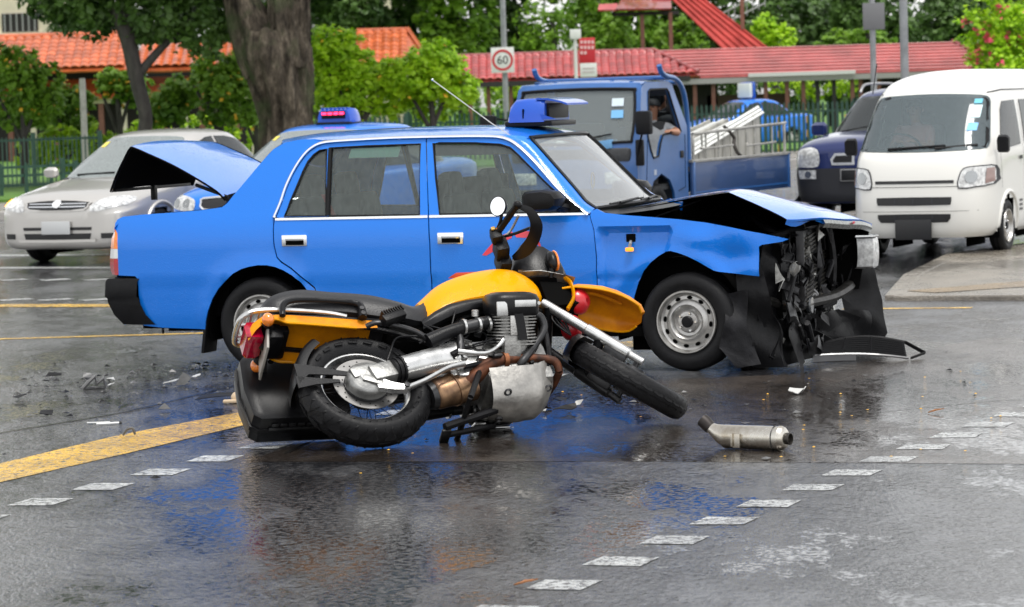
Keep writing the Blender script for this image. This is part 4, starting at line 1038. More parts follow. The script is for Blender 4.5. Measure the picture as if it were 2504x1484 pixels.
pi_ = bt('exhaust_pipe', [(1.02, -.10, .33), (1.0, -.13, .372), (.93, -.135, .392), (.80, -.135, .396), (.70, -.135, .388), (.62, -.12, .360), (.56, -.09, .320), (.50, -.04, .30)], [.020, .022, .023, .026, .032, .040, .042, .04], RUST, 14, cr=5)
bt('pipe_clamp', [(.745, -.135, .393), (.722, -.135, .391)], .041, mat('clamp_rust', (.32, .12, .05), rough=.5, metal=.6, noise=.4, nscale=20), 14, cr=0, parent=pi_)
bt('cross_pipe', [(1.02, -.10, .33), (1.01, 0, .33), (.99, .12, .36), (.9, .14, .38)], .020, RUST, 12, cr=5)
MB().tube([(.33, -.03, .262), (.345, -.03, .266), (.36, -.03, .27), (.56, -.03, .325), (.58, -.03, .33)], [.045, .066, .072, .074, .05], 22, flat=(1, 1.15)).build('collector_box', GOLD, bike, smooth=40)
MB().tube([(.45, -.03, .294), (.462, -.03, .298)], [.079, .079], 22, flat=(1, 1.15)).build('collector_band', GOLD, bike, smooth=40)
MB().tube([(.315, -.03, .258), (.34, -.03, .264)], [.06, .068], 20, flat=(1, 1.15)).build('collector_end', DKMET, bike, smooth=40)
# sump guard: dished plate
def guard(u, v):
    s = 2 * v - 1
    x = .63 + (.99 - .63) * u
    xx = x + .0
    zb = float(np.interp(xx, [.63, .70, .80, .88, .95, .99], [.165, .150, .148, .160, .215, .285]))
    wd = float(np.interp(xx, [.63, .70, .80, .90, .99], [.145, .165, .175, .165, .115]))
    return (xx, s * wd, zb + .165 * abs(s) ** 3.2 + .006 * sin(xx * 40) * (1 - abs(s)))
gd = grid_mesh(guard, 22, 22).build('sump_guard', GUARD, bike, smooth=50)
for (gx_, gy_) in ((.93, -.10), (.70, -.11), (.68, .05)):
    u = (gx_ - .63) / .36; p = guard(u, (gy_ / .165 + 1) / 2)
    MB().lathe([(.022, .0), (.016, .008), (.010, .0)], 14, basis((0, gy_ * 3, -1)), c=(p[0], p[1] - .002, p[2] - .006)).build('guard_dimple', DKMET, gd)
# foot-rest plate, pegs, brake pedal
pp = [(.36, .515), (.41, .528), (.475, .505), (.50, .455), (.492, .40), (.455, .365), (.43, .385), (.40, .43)]
pl = MB().prism(pp, .008, lambda u, v, d: (u, -.185 + d, v)).build('footrest_plate', BRUSH, bike, smooth=0)
for (x_, z_, r_) in ((.43, .49, .017), (.405, .475, .007), (.425, .455, .006), (.47, .42, .012)):
    MB().disc((x_, -.1865, z_), r_, RX(radians(90)), 12).build('plate_hole', BLACK, pl)
bt('brake_pedal', [(.47, -.20, .40), (.60, -.21, .372), (.68, -.215, .41), (.72, -.22, .45)], [.016, .011, .010, .014], BRUSH, 8)
bt('heel_guard', [(.485, -.19, .40), (.50, -.205, .46), (.505, -.21, .53)], [.022, .02, .014], DKMET, 8)
for sg in (-1, 1):
    pg = MB().box((.17, sg * .245, .60), (.13, .055, .045), RY(radians(-20)), bev=.01).build('passenger_peg', BLACKP, bike)
    for k in range(9): MB().box((.115 + k * .0135, sg * .245, .613 + k * .0049), (.006, .058, .03), RY(radians(-20))).build('peg_rib', BLACKP, pg, smooth=0)
    bt('peg_bracket', [(.04, sg * .19, .60), (.10, sg * .22, .595), (.26, sg * .20, .56), (.34, sg * .18, .52)], .014, DKMET, 8)
    bt('subframe_tube', [(.55, sg * .10, .72), (.20, sg * .12, .70), (-.10, sg * .12, .73), (-.42, sg * .11, .77)], .014, BLACKP, 8)
    bt('subframe_strut', [(.48, sg * .11, .48), (.20, sg * .12, .62), (-.15, sg * .12, .72)], .013, BLACKP, 8)
    bt('frame_tube', [(1.06, sg * .03, .93), (.85, sg * .09, .80), (.60, sg * .11, .72), (.47, sg * .11, .50), (.47, sg * .10, .36)], .020, BLACKP, 8)
    bt('frame_downtube', [(1.08, sg * .03, .82), (1.03, sg * .08, .60), (.98, sg * .11, .40), (.90, sg * .11, .30)], .017, BLACKP, 8)
ef = random.Random(9); EM = [ENGM, DKMET, BLACKP, ALU, BRUSH]
for k in range(26):                                   # covers, unions and bolts crowding the flank of the engine
    c = Vector((ef.uniform(.44, .92), -ef.uniform(.125, .185), ef.uniform(.36, .60)))
    if k % 3 == 0: MB().lathe([(0, .016), (.008, .016), (.010, .010), (.014, .010), (.014, 0)], 8, basis((ef.uniform(-.3, .3), -1, ef.uniform(0, .6))), c=c).build('engine_bolt', EM[k % 5], bike)
    else: MB().box(c, (ef.uniform(.02, .07), ef.uniform(.015, .035), ef.uniform(.015, .045)), RY(ef.uniform(-.6, .6)) @ RX(ef.uniform(-.5, .5)), bev=.005).build('engine_fitting', EM[k % 5], bike)
for k in range(9):
    a = np.array((ef.uniform(.30, .95), -ef.uniform(.13, .20), ef.uniform(.42, .66))); b = np.array((ef.uniform(.35, 1.0), -ef.uniform(.12, .18), ef.uniform(.36, .72)))
    m_ = (a + b) / 2 + np.array((ef.uniform(-.05, .05), -.04, ef.uniform(-.08, .08))); bt('engine_cable', [a, m_, b], .0045, BLACKP, 6, cr=6)
# centre stand
st = MB(); st.tube([(.50, -.14, .345), (.72, -.14, .395)], .013, 8); st.tube([(.60, -.12, .36), (.47, -.16, .12)], .016, 8); st.tube([(.60, .12, .36), (.47, .16, .12)], .016, 8)
st.tube([(.66, 0, .175), (.36, .0, .075)], .020, 8); st.tube([(.68, .12, .18), (.36, .06, .07)], .016, 8); st.tube([(.47, -.16, .12), (.47, .16, .12)], .014, 8); st.box((.37, .05, .06), (.05, .09, .02), bev=.008)
st.build('centre_stand', BLACKP, bike)
bt('lower_cable', [(.30, -.16, .50), (.38, -.19, .55), (.34, -.19, .60), (.45, -.17, .58), (.50, -.19, .52)], .006, BLACKP, 6)
bt('brake_hose', [(.10, -.13, .38), (.14, -.15, .46), (.20, -.14, .56), (.30, -.13, .58), (.42, -.17, .53)], .006, BLACKP, 6)

# tank: closed sections along x
TK = [(.40, .70, .885, .12), (.45, .715, .925, .145), (.52, .74, .985, .165), (.60, .755, 1.03, .178), (.70, .765, 1.066, .188), (.80, .77, 1.09, .192), (.88, .775, 1.10, .19), (.96, .79, 1.095, .175), (1.02, .81, 1.07, .15), (1.07, .84, 1.02, .115), (1.09, .88, .97, .07)]
rg = []
for x, z0, z1, w in TK:
    H_ = z1 - z0
    rg.append([Vector((x, y * w, z0 + H_ * t)) for y, t in ((-.80, 0), (-1.0, .10), (-1.02, .30), (-.96, .52), (-.84, .70), (-.70, .83), (-.48, .94), (-.24, .99), (0, 1.0), (.24, .99), (.48, .94), (.70, .83), (.84, .70), (.96, .52), (1.02, .30), (1.0, .10), (.80, 0), (0, .0))])
rs = []
for j in range(len(rg[0])): rs.append(catmull([np.array(r[j]) for r in rg], 3))
rg = [[rs[j][i] for j in range(len(rs))] for i in range(len(rs[0]))]
MB().rings(rg).build('fuel_tank', YEL, bike, smooth=45)
MB().lathe([(.0, .012), (.032, .012), (.042, .006), (.044, 0)], 20, basis((.05, 0, 1)), c=(.84, 0, 1.094)).build('filler_cap', DKMET, bike)
for sg in (-1, 1):
    rows = []
    for x, zt, zb in ((.36, .665, .628), (.44, .715, .655), (.52, .75, .685), (.62, .768, .715), (.72, .775, .735), (.86, .778, .745), (1.0, .79, .76)):
        w = float(np.interp(x, [.36, .5, .8, 1.0], [.145, .178, .202, .17])); rows.append([(x, sg * (w - .01), zt + .012), (x, sg * w, zt), (x, sg * (w + .004), (zt + zb) / 2), (x, sg * (w - .015), zb), (x, sg * (w - .05), zb)])
    MB().rings(rows, closed=False, caps=False).build('side_panel', WETBLK, bike, smooth=50)
MB().box((.72, 0, .70), (.55, .20, .12), bev=.03).box((.32, 0, .66), (.26, .20, .18), bev=.03).build('airbox', BLACK, bike)

# seat
SE = [(-.42, .895, .80, .09), (-.38, .925, .79, .125), (-.30, .948, .785, .145), (-.20, .955, .775, .152), (-.08, .930, .765, .155), (.03, .915, .745, .158), (.12, .898, .72, .162), (.20, .868, .70, .165), (.28, .828, .69, .165), (.34, .806, .68, .155), (.39, .83, .69, .14), (.43, .87, .73, .12), (.475, .892, .80, .095), (.49, .885, .84, .06)]
rg = [[Vector((x, y * w, zb + (zt - zb) * t)) for y, t in ((-.9, 0), (-1.0, .25), (-.99, .55), (-.90, .82), (-.65, .96), (-.3, 1), (.3, 1), (.65, .96), (.90, .82), (.99, .55), (1.0, .25), (.9, 0))] for x, zt, zb, w in SE]
rs = [catmull([np.array(r[j]) for r in rg], 3) for j in range(12)]
MB().rings([[rs[j][i] for j in range(12)] for i in range(len(rs[0]))]).build('seat', SEATL, bike, smooth=50)
# luggage rack: rail loop with cross bars
rk = [(-.02, -.125, .735), (-.12, -.13, .760), (-.30, -.13, .785), (-.46, -.125, .795), (-.53, -.105, .785), (-.56, -.06, .775), (-.56, .06, .775), (-.53, .105, .785), (-.46, .125, .795), (-.30, .13, .785), (-.12, .13, .76)]
rko = bt('luggage_rack', rk, .015, BRUSH, 8, cr=5)
for x in (-.50, -.46): bt('rack_bar', [(x, -.12, .79), (x, .12, .79)], .007, BRUSH, 6, cr=0, parent=rko)
for y in (-.04, .04): bt('rack_bar', [(-.555, y, .778), (-.42, y, .792)], .007, BRUSH, 6, cr=0, parent=rko)
for sg in (-1, 1):
    gh = bt('grab_handle', [(-.365, sg * .165, .715), (-.345, sg * .172, .785), (-.28, sg * .175, .812), (-.12, sg * .175, .806), (.02, sg * .172, .788), (.055, sg * .168, .76), (.048, sg * .16, .69)], [.016, .017, .015, .014, .016, .020, .024], WETBLK, 8, cr=5)
    for z in (.735, .70): MB().lathe([(.0, .004), (.012, .004), (.014, 0)], 12, RYm if sg < 0 else basis((0, 1, 0)), c=(.05, sg * .186, z)).build('handle_bolt', DKMET, gh)
    # indicators
    k_ = MB().ball((-.445, sg * .165, .690), (.032, .034, .036), 14).build('rear_indicator', AMBER, bike)
    MB().tube([(-.445, sg * .14, .692), (-.425, sg * .10, .695)], [.026, .02], 12).build('indicator_boot', BLACKP, k_)
# tail: yellow shell coloured as in shade, open below
tl = []
for x, zt, w, dp in ((-.535, .70, .06, .05), (-.50, .74, .10, .06), (-.45, .765, .125, .05), (-.38, .765, .135, .045), (-.30, .755, .138, .07), (-.15, .735, .138, .075), (0, .715, .138, .075), (.12, .70, .138, .06)):
    tl.append([(x, -w, zt - dp), (x, -w * .985, zt - .02), (x, -w * .9, zt), (x, -w * .5, zt + .012), (x, 0, zt + .015), (x, w * .5, zt + .012), (x, w * .9, zt), (x, w * .985, zt - .02), (x, w, zt - dp)])
MB().rings([catmull([np.array(p) for p in r], 3) for r in tl], closed=False, caps=False).build('tail_fairing', YEL_SHADE, bike, smooth=50)
for sg in (-1, 1): bt('tail_edge', [(-.47, sg * .124, .712), (-.44, sg * .131, .720), (-.39, sg * .135, .722), (-.34, sg * .139, .692), (-.28, sg * .139, .684), (-.14, sg * .139, .664), (.01, sg * .139, .642)], .007, YEL, 6)
MB().box((-.40, .0, .70), (.10, .16, .10), bev=.02).box((-.36, .03, .72), (.10, .20, .05), bev=.015).build('tail_bracket', BLACKP, bike)
MB().rings([[(x, y * w, z) for y, z in ((-1, zb), (-1, zt), (1, zt), (1, zb))] for x, w, zb, zt in ((-.455, .066, .665, .755), (-.48, .075, .658, .765), (-.525, .078, .662, .760), (-.54, .066, .672, .745))]).build('tail_light', mat('tail_red', (.50, .004, .035), rough=.15, coat=1, noise=.4, nscale=40, col2=(.28, .0, .02)), bike, smooth=30)
MB().box((-.452, .0, .618), (.012, .235, .15), RY(radians(12)), bev=.003).build('number_plate', mat('plate_back', (.32, .30, .27), rough=.5, noise=.3), bike)
for k, z in enumerate((.66, .70)): MB().tube([(-.42, -.03, z + .02), (-.47, -.02, z - .03)], .012, 6).build('plate_arm', BLACKP, bike)
# panniers: only the left one is still on the bike
pb = []
for y, k in ((.20, .90), (.215, .985), (.30, 1.0), (.385, .985), (.405, .92)):
    pb.append([(-.245 + x * k, y, .575 + z * k) for x, z in ((-.235, .235), (-.265, .20), (-.285, .0), (-.27, -.175), (-.235, -.205), (.20, -.205), (.245, -.17), (.255, .14), (.22, .225))])
pan = MB().rings(pb).build('pannier', WETBLK, bike, smooth=35)
MB().rings([[(-.245 + x * k, y, .575 + z * k) for x, z in ((-.235, .235), (-.265, .20), (-.285, .0), (-.27, -.175), (-.235, -.205), (.20, -.205), (.245, -.17), (.255, .14), (.22, .225))] for y, k in ((.288, 1.0), (.29, 1.025), (.318, 1.025), (.32, 1.0))]).build('pannier_seam', BLACKP, pan, smooth=30)
MB().box((-.515, .302, .545), (.02, .07, .10), bev=.006).build('pannier_latch', BLACKP, pan)
for k in range(5): MB().box((-.40 + k * .045, .26, .366), (.034, .018, .010), bev=.003).build('pannier_rib', DKMET, pan)
MB().box((-.30, .285, .364), (.26, .014, .012), bev=.004).build('pannier_hinge', DKMET, pan)
for x in (-.40, -.08): bt('pannier_mount', [(x, .12, .72), (x, .20, .68)], .012, DKMET, 6, cr=0)

# front end
FT = Vector((1.065, -.105, .82)); FB = FWC + FAX * .115; LT = Vector((1.09, .105, .70)); LB = FWC - FAX * .115
for nm, a, b, m1 in (('fork_leg', FT, FB, BRUSH), ('fork_leg', LT, LB, DKMET)):
    d = (b - a); lg = MB().tube([a, a + d * .02, a + d * .45, a + d * .46, a + d * .88, a + d * .90, a + d * 1.03], [.022, .026, .026, .031, .029, .020, .020], 16).build(nm, m1, bike, smooth=30)
    MB().tube([b - d * .02, b - d * .02 + FAX * .0001 + Vector((.0, 0, .0)) - FAX * (.04 if nm and a is FT else -.04)], .011, 8).build('axle_clamp', DKMET, lg)
MB().tube([FWC + FAX * .115, FWC - FAX * .115], .010, 10).build('front_axle', DKMET, bike)
cal = FWC + (FT - FB).normalized() * .13 + FAX * .075
MB().box(cal, (.13, .05, .06), basis((FT - FB)) @ RY(radians(90)), bev=.012).build('brake_caliper', DKMET, bike)
cal2 = FWC + (FT - FB).normalized() * .13 - FAX * .075
MB().box(cal2, (.13, .05, .06), basis((FT - FB)) @ RY(radians(90)), bev=.012).build('brake_caliper', DKMET, bike)
Fd = (FB - FT).normalized()
brc = FT + (FB - FT) * .40
# stub mudguard hugging the top of the front tyre
fdir = -(Fd - FAX * Fd.dot(FAX)).normalized(); side_ = FAX.cross(fdir)
mg = []
for k in range(9):
    a = radians(-34 + 68 * k / 8)
    d_ = fdir * cos(a) + side_ * sin(a)
    mg.append([FWC + d_ * (.352 * q) + FAX * y for y, q in ((-.085, .84), (-.08, .97), (-.05, 1.03), (0, 1.045), (.05, 1.03), (.08, .97), (.085, .84))])
MB().rings(mg, closed=False, caps=False).build('front_mudguard', WETBLK, bike, smooth=50)
MB().tube([FT + Fd * .36 - FAX * .01, LT + (LB - LT).normalized() * .30], .028, 10).build('fork_brace', BLACKP, bike)
MB().tube([FT + Fd * .04, LT + (LB - LT).normalized() * .02], .030, 10).tube([FT - Fd * .02 + Vector((-.02, 0, .10)), LT + Vector((-.02, 0, .12))], .026, 10).build('fork_yoke', BLACKP, bike)
bt('steering_head', [(1.04, 0, .96), (1.10, 0, .78)], .036, BLACKP, 14, cr=0)
for k in range(4):
    a = FT + Fd * .2; bt('front_cable', [(1.06, -.04 + .02 * k, .98), (1.14, -.09 + .03 * k, .88), (1.10 + .02 * k, -.08, .72), (1.18, -.06, .62)], .005, BLACKP, 6)
# headlight shell, cluster and bracket
MB().rings([[(x, y * w, z0 + (z1 - z0) * t) for y, t in ((-.8, 0), (-1, .3), (-.95, .75), (-.5, 1), (.5, 1), (.95, .75), (1, .3), (.8, 0))] for x, w, z0, z1 in ((.99, .07, 1.02, 1.12), (1.03, .12, 1.01, 1.22), (1.09, .145, 1.0, 1.285), (1.17, .15, .99, 1.265), (1.24, .13, .985, 1.20), (1.275, .08, 1.0, 1.13))]).build('instrument_cowl', WETBLK, bike, smooth=40)
MB().rings([[(x, y, z + .004), (x, y, z)] for x, y, z in ((.98, -.14, 1.015), (1.10, -.16, 1.0), (1.22, -.15, .975), (1.27, -.10, .955))], closed=False, caps=False).rings([[(x, -.15, z), (x, -.02, z + .005), (x, .12, z + .005)] for x, z in ((.98, 1.018), (1.10, 1.005), (1.22, .982), (1.28, .955))], closed=False, caps=False).build('cowl_bracket', ENGM, bike, smooth=40)
MB().rings([[(x, y * w, z) for y, z in ((-1, z0), (-1, z1), (1, z1), (1, z0))] for x, w, z0, z1 in ((1.10, .10, .80, .98), (1.22, .11, .80, .96), (1.30, .09, .83, .94))]).build('headlight_box', BLACK, bike)
bt('fairing_stay', [(1.235, -.12, .985), (1.255, -.125, .94), (1.245, -.12, .84), (1.20, -.09, .78)], .020, YEL, 6, flat=(1, .45))
# beak: high front fender, dished underneath, broken round to the left
bk = []
for x, zc, w, dp, yc in ((1.235, .955, .080, .04, -.03), (1.30, .955, .105, .055, -.03), (1.36, .945, .125, .065, -.02), (1.43, .930, .135, .07, -.015), (1.50, .902, .135, .065, -.01), (1.57, .865, .122, .055, -.005), (1.63, .825, .095, .035, 0), (1.655, .80, .05, .02, 0)):
    bk.append(catmull([np.array(p) for p in [(x - .03, yc - w, zc - dp), (x, yc - w * .8, zc - dp * .25), (x, yc - w * .4, zc), (x, yc, zc + .008), (x, yc + w * .4, zc), (x, yc + w * .8, zc - dp * .25), (x - .03, yc + w, zc - dp)]], 3))
bko = MB().rings(bk, closed=False, caps=False).build('front_fender', YEL_SHADE, bike, smooth=50)
bt('fender_lip', [r[0] for r in bk], .006, YEL, 6, cr=2, parent=bko); bt('fender_lip', [r[-1] for r in bk], .006, YEL, 6, cr=2, parent=bko)
bt('fender_rib', [(1.26, -.06, .925), (1.40, -.06, .918), (1.54, -.04, .858)], .009, YEL_SHADE, 6, parent=bko)
HRN = mat('horn_red', (.52, .01, .018), rough=.35, coat=.5)
for c in ((1.30, -.06, .865), (1.225, -.02, .715)):
    ho = MB().lathe([(0, .05), (.026, .05), (.036, .045), (.062, .022), (.070, .0), (.064, -.03), (.036, -.045), (0, -.05)], 22, basis((.55, -.65, -.5)), c=c).build('horn', HRN, bike, smooth=35)
    Rh = basis((.55, -.65, -.5)); MB().lathe([(.014, .046), (.012, .050), (0, .050)], 12, Rh, c=c).build('horn_boss', HRN, ho)
# handlebar turned to the left-down side, right end pointing up
G0 = Vector((.895, -.215, 1.215)); G1 = Vector((.956, -.42, 1.213))
bt('handlebar', [G1, G0, (.93, -.10, 1.16), (.985, -.03, 1.12), (1.01, .03, 1.11), (1.05, .12, 1.12), (1.02, .24, 1.14), (1.00, .36, 1.13)], .0115, DKMET, 8)
def grip(a, b):
    a = Vector(a); b = Vector(b); P = [a + (b - a) * t for t in np.linspace(0, 1, 25)]
    return MB().tube(P, [.0185 if i % 2 else .0165 for i in range(25)], 12).build('hand_grip', BLACKP, bike, smooth=50)
grip(G0.lerp(G1, .12), G1); grip((1.03, .22, 1.137), (1.0, .36, 1.13))
MB().ball(G1 + (G1 - G0).normalized() * .012, (.024, .024, .024), 10).build('bar_end', BLACKP, bike)
sw = MB().box(G0 + Vector((-.002, -.0, -.01)), (.06, .065, .075), RZ(radians(-16)), bev=.014).build('switch_gear', BLACKP, bike)
MB().box(G0 + Vector((-.022, -.036, .012)), (.022, .010, .020), RZ(radians(-16)), bev=.004).build('start_button', mat('button_yellow', (.62, .36, .05), rough=.4), sw)
MB().box(G0 + Vector((.006, -.040, .006)), (.026, .010, .016), RZ(radians(-16)), bev=.004).build('kill_switch', mat('button_orange', (.72, .22, .04), rough=.4), sw)
MB().box(G0 + Vector((.03, .06, -.045)), (.075, .10, .10), RZ(radians(-10)), bev=.02).box(G0 + Vector((.05, .13, -.075)), (.07, .09, .11), bev=.02).build('master_cylinder', BLACKP, bike)
bt('brake_lever', [G0 + Vector((.02, .02, -.02)), G0 + Vector((.06, -.05, -.025)), G0 + Vector((.085, -.15, -.012))], [.009, .007, .008], BRUSH, 6)
# hand guard: flat strap from bar end round to the clamp
hgp = catmull([np.array(p) for p in [(.965, -.425, 1.21), (1.02, -.42, 1.175), (1.055, -.37, 1.125), (1.05, -.29, 1.10), (1.02, -.20, 1.10), (.985, -.13, 1.125)]], 6)
hw_ = list(np.interp(np.linspace(0, 1, len(hgp)), [0, .15, .4, .75, 1], [.016, .030, .052, .056, .022]))
hv_ = Vector((.351, .687, .643)); rgs = []                # a flat blade, broadest in front of the grip
for i, p in enumerate(hgp):
    p = Vector(p); t_ = (Vector(hgp[min(i + 1, len(hgp) - 1)]) - Vector(hgp[max(i - 1, 0)])).normalized(); w_ = t_.cross(hv_).normalized(); n_ = w_.cross(t_)
    q = hw_[i] * .62; rgs.append([p + w_ * q, p + n_ * .006 + w_ * q * .5, p + n_ * .009, p + n_ * .006 - w_ * q * .5, p - w_ * q, p - n_ * .004])
MB().rings(rgs).build('hand_guard', WETBLK, bike, smooth=50)
bt('guard_stay', [G0 + Vector((.03, .0, -.015)), (.97, -.27, 1.165), (1.03, -.34, 1.135)], .008, BLACKP, 6)
# round mirror on its stalk
mc = Vector((.893, -.355, 1.285)); mdir = (Vector((-.80, -.42, -.30))).normalized()
Rm = basis(mdir)
mi = MB().lathe([(.0, -.035), (.025, -.030), (.045, -.018), (.054, .0), (.053, .006), (.049, .007)], 26, Rm, c=mc).build('mirror', BLACKP, bike, smooth=50)
MB().lathe([(.0, .0065), (.030, .0065), (.049, .006)], 26, Rm, c=mc).build('mirror_glass', mat('mirror_glass', (.92, .94, .95), rough=.02, metal=1.0), mi)
bt('mirror_stalk', [G0 + Vector((.005, -.01, .02)), mc + Vector((.01, .05, -.055)), mc - mdir * .03], [.010, .009, .012], BLACKP, 8)
# front indicator
il = basis((1, -.1, .15))
fi = MB().ball((1.175, -.165, 1.065), (.030, .042, .060), 16, RZ(radians(0))).build('front_indicator', WETBLK, bike, smooth=60)
MB().tube([Vector((1.19, -.165, 1.065)) + Vector((0.004, .040 * cos(q), .058 * sin(q))) for q in np.linspace(0, 2 * pi, 25)[:-1]], .006, 6, close=True).build('indicator_lens', AMBER, fi)
bt('indicator_stem', [(1.165, -.155, 1.02), (1.16, -.12, .985)], .014, BLACKP, 8, cr=0)

# ================================================================== OTHER VEHICLES  (own frame: x = 0 at the nose, body runs to -x, y left, z up)
HEAD = lambda a: atan2(-cos(radians(a)), -sin(radians(a)))

class Shell:
    """lofted body with openings; keeps a BVH so that lamps, panes and trim can be laid on its surface"""
    def __init__(s, V, F):
        s.V = V; s.F = F
        s.bvh = BVHTree.FromPolygons([Vector(v) for v in V], F)
    def hit(s, o, d):
        p, n, i, dist = s.bvh.ray_cast(Vector(o), Vector(d)); return p, n
def loft_grid(rows, n=5, m=4):
    """rows: sections of equal length; refined both ways"""
    A = [catmull([np.array(p, float) for p in r], m) for r in rows]
    cols = [catmull([A[i][j] for i in range(len(A))], n) for j in range(len(A[0]))]
    R = [[cols[j][i] for j in range(len(cols))] for i in range(len(cols[0]))]
    V = [tuple(p) for r in R for p in r]; w = len(R[0])
    F = [(i * w + j, i * w + j + 1, (i + 1) * w + j + 1, (i + 1) * w + j) for i in range(len(R) - 1) for j in range(w - 1)]
    return V, F
def lower_sections(st):
    rows = []
    for x, w, zb, zm, zs, zt, cr in st:
        half = [(0.0, zb), (.70 * w, zb), (.95 * w, zb + .05), (w, zm - .08), (w, zm + .10), (.985 * w, zs - .07), (.95 * w, zs), (.80 * w, zt), (.42 * w, zt + cr * .8), (0.0, zt + cr)]
        rows.append([(x, -y, z) for y, z in half] + [(x, y, z) for y, z in half[::-1]][1:])
    return rows
def superell(xf, xr, w, z, n=4.0, k=72, bow=0.0):
    out = []
    for i in range(k):
        q = 2 * pi * i / k; c, s_ = cos(q), sin(q)
        y = w * (abs(s_) ** (2 / n)) * (1 if s_ > 0 else -1); xx = (abs(c) ** (2 / n)) * (1 if c > 0 else -1)
        cx, a = (xf + xr) / 2, (xf - xr) / 2
        out.append((cx + a * xx + (bow * (1 - (y / w) ** 2) * (1 if c > 0 else -.6) * abs(xx)), y, z))
    return out
def greenhouse(lv, n=4.0, bow=.08, k=96, sub=5):
    """lv: (x_front, x_rear, half width, z, [squareness])"""
    L = catmull([np.array(l, float) for l in lv], sub)
    R = [superell(l[0], l[1], l[2], l[3], l[4] if len(l) > 4 else n, k, bow) for l in L]
    V = [p for r in R for p in r]; F = [(i * k + j, i * k + (j + 1) % k, (i + 1) * k + (j + 1) % k, (i + 1) * k + j) for i in range(len(R) - 1) for j in range(k)]
    c = len(V); V.append((sum(p[0] for p in R[-1]) / k, 0, R[-1][0][2] + .004)); t = (len(R) - 1) * k
    F += [(t + j, t + (j + 1) % k, c) for j in range(k)]
    return V, F

def drop_faces(V, F, test):
    return [f for f in F if not all(test(V[i]) for i in f)]
def make_mesh(name, V, F, m, parent, smooth=40):
    mb = MB(); mb.add(V, F); return mb.build(name, m, parent, smooth=smooth)

def laid(shell, name, outline, view, m, parent, d=.004, res=.05, thick=.0, holes=()):
    """a piece laid on the body: outline in (y,z) seen from the front / rear or (x,z) seen from a side"""
    def fn(u, v):
        if view == 'front': o, dr = (3, u, v), (-1, 0, 0)
        elif view == 'rear': o, dr = (-9, u, v), (1, 0, 0)
        elif view == 'left': o, dr = (u, 4, v), (0, -1, 0)
        elif view == 'right': o, dr = (u, -4, v), (0, 1, 0)
        else: o, dr = (u, v, 4), (0, 0, -1)
        p, nrm = shell.hit(o, dr)
        if p is None:
            return {'front': (0, u, v), 'rear': (-4, u, v), 'left': (u, .8, v), 'right': (u, -.8, v)}.get(view, (u, v, 1))
        if nrm.dot(Vector(dr)) > 0: nrm = -nrm
        return p + nrm * d
    inw = {'front': (-1, 0, 0), 'rear': (1, 0, 0), 'left': (0, -1, 0), 'right': (0, 1, 0), 'top': (0, 0, -1)}[view]
    return panel(name, outline, fn, m, parent, holes=holes, res=res, thick=thick, inward=inw)
def rounded(pts, k=3): return [tuple(p) for p in catmull([np.array(p, float) for p in pts], k, closed=True)]
def mirror(pts): return [(-u, v) for u, v in pts][::-1]

def window(shell, name, outline, view, glass, parent, frit=.035, seal=True):
    g = laid(shell, name, outline, view, glass, parent, .006, .10)
    inner = shrink(outline, frit)
    laid(shell, 'window_border', outline, view, BLACKP, g, .003, .06, holes=[inner])
    return g
def in_view(outline, view, side=None):
    idx = {'front': (1, 2), 'rear': (1, 2), 'left': (0, 2), 'right': (0, 2)}[view]
    sh = shrink(outline, .004)
    def t(p):
        if view == 'front' and p[0] < side: return False
        if view == 'rear' and p[0] > side: return False
        if view == 'left' and p[1] < 0: return False
        if view == 'right' and p[1] > 0: return False
        return inside((p[idx[0]], p[idx[1]]), sh)
    return t
def box_interior(parent, x0, x1, w, zf, seats, sz=.9):
    MB().box(((x0 + x1) / 2, 0, zf), (abs(x1 - x0), 2 * w * .9, .06)).build('cabin_floor', BLACK, parent)
    for x, y in seats:
        s = MB().box((x, y, zf + .30 * sz), (.48, .46, .16), bev=.05).box((x - .26, y, zf + .62 * sz), (.14, .46, .58), RY(radians(-12)), bev=.06).build('seat', SEATM, parent, smooth=50)
        MB().box((x - .33, y, zf + 1.0 * sz), (.09, .24, .16), bev=.04).build('headrest', SEATM, s, smooth=50)

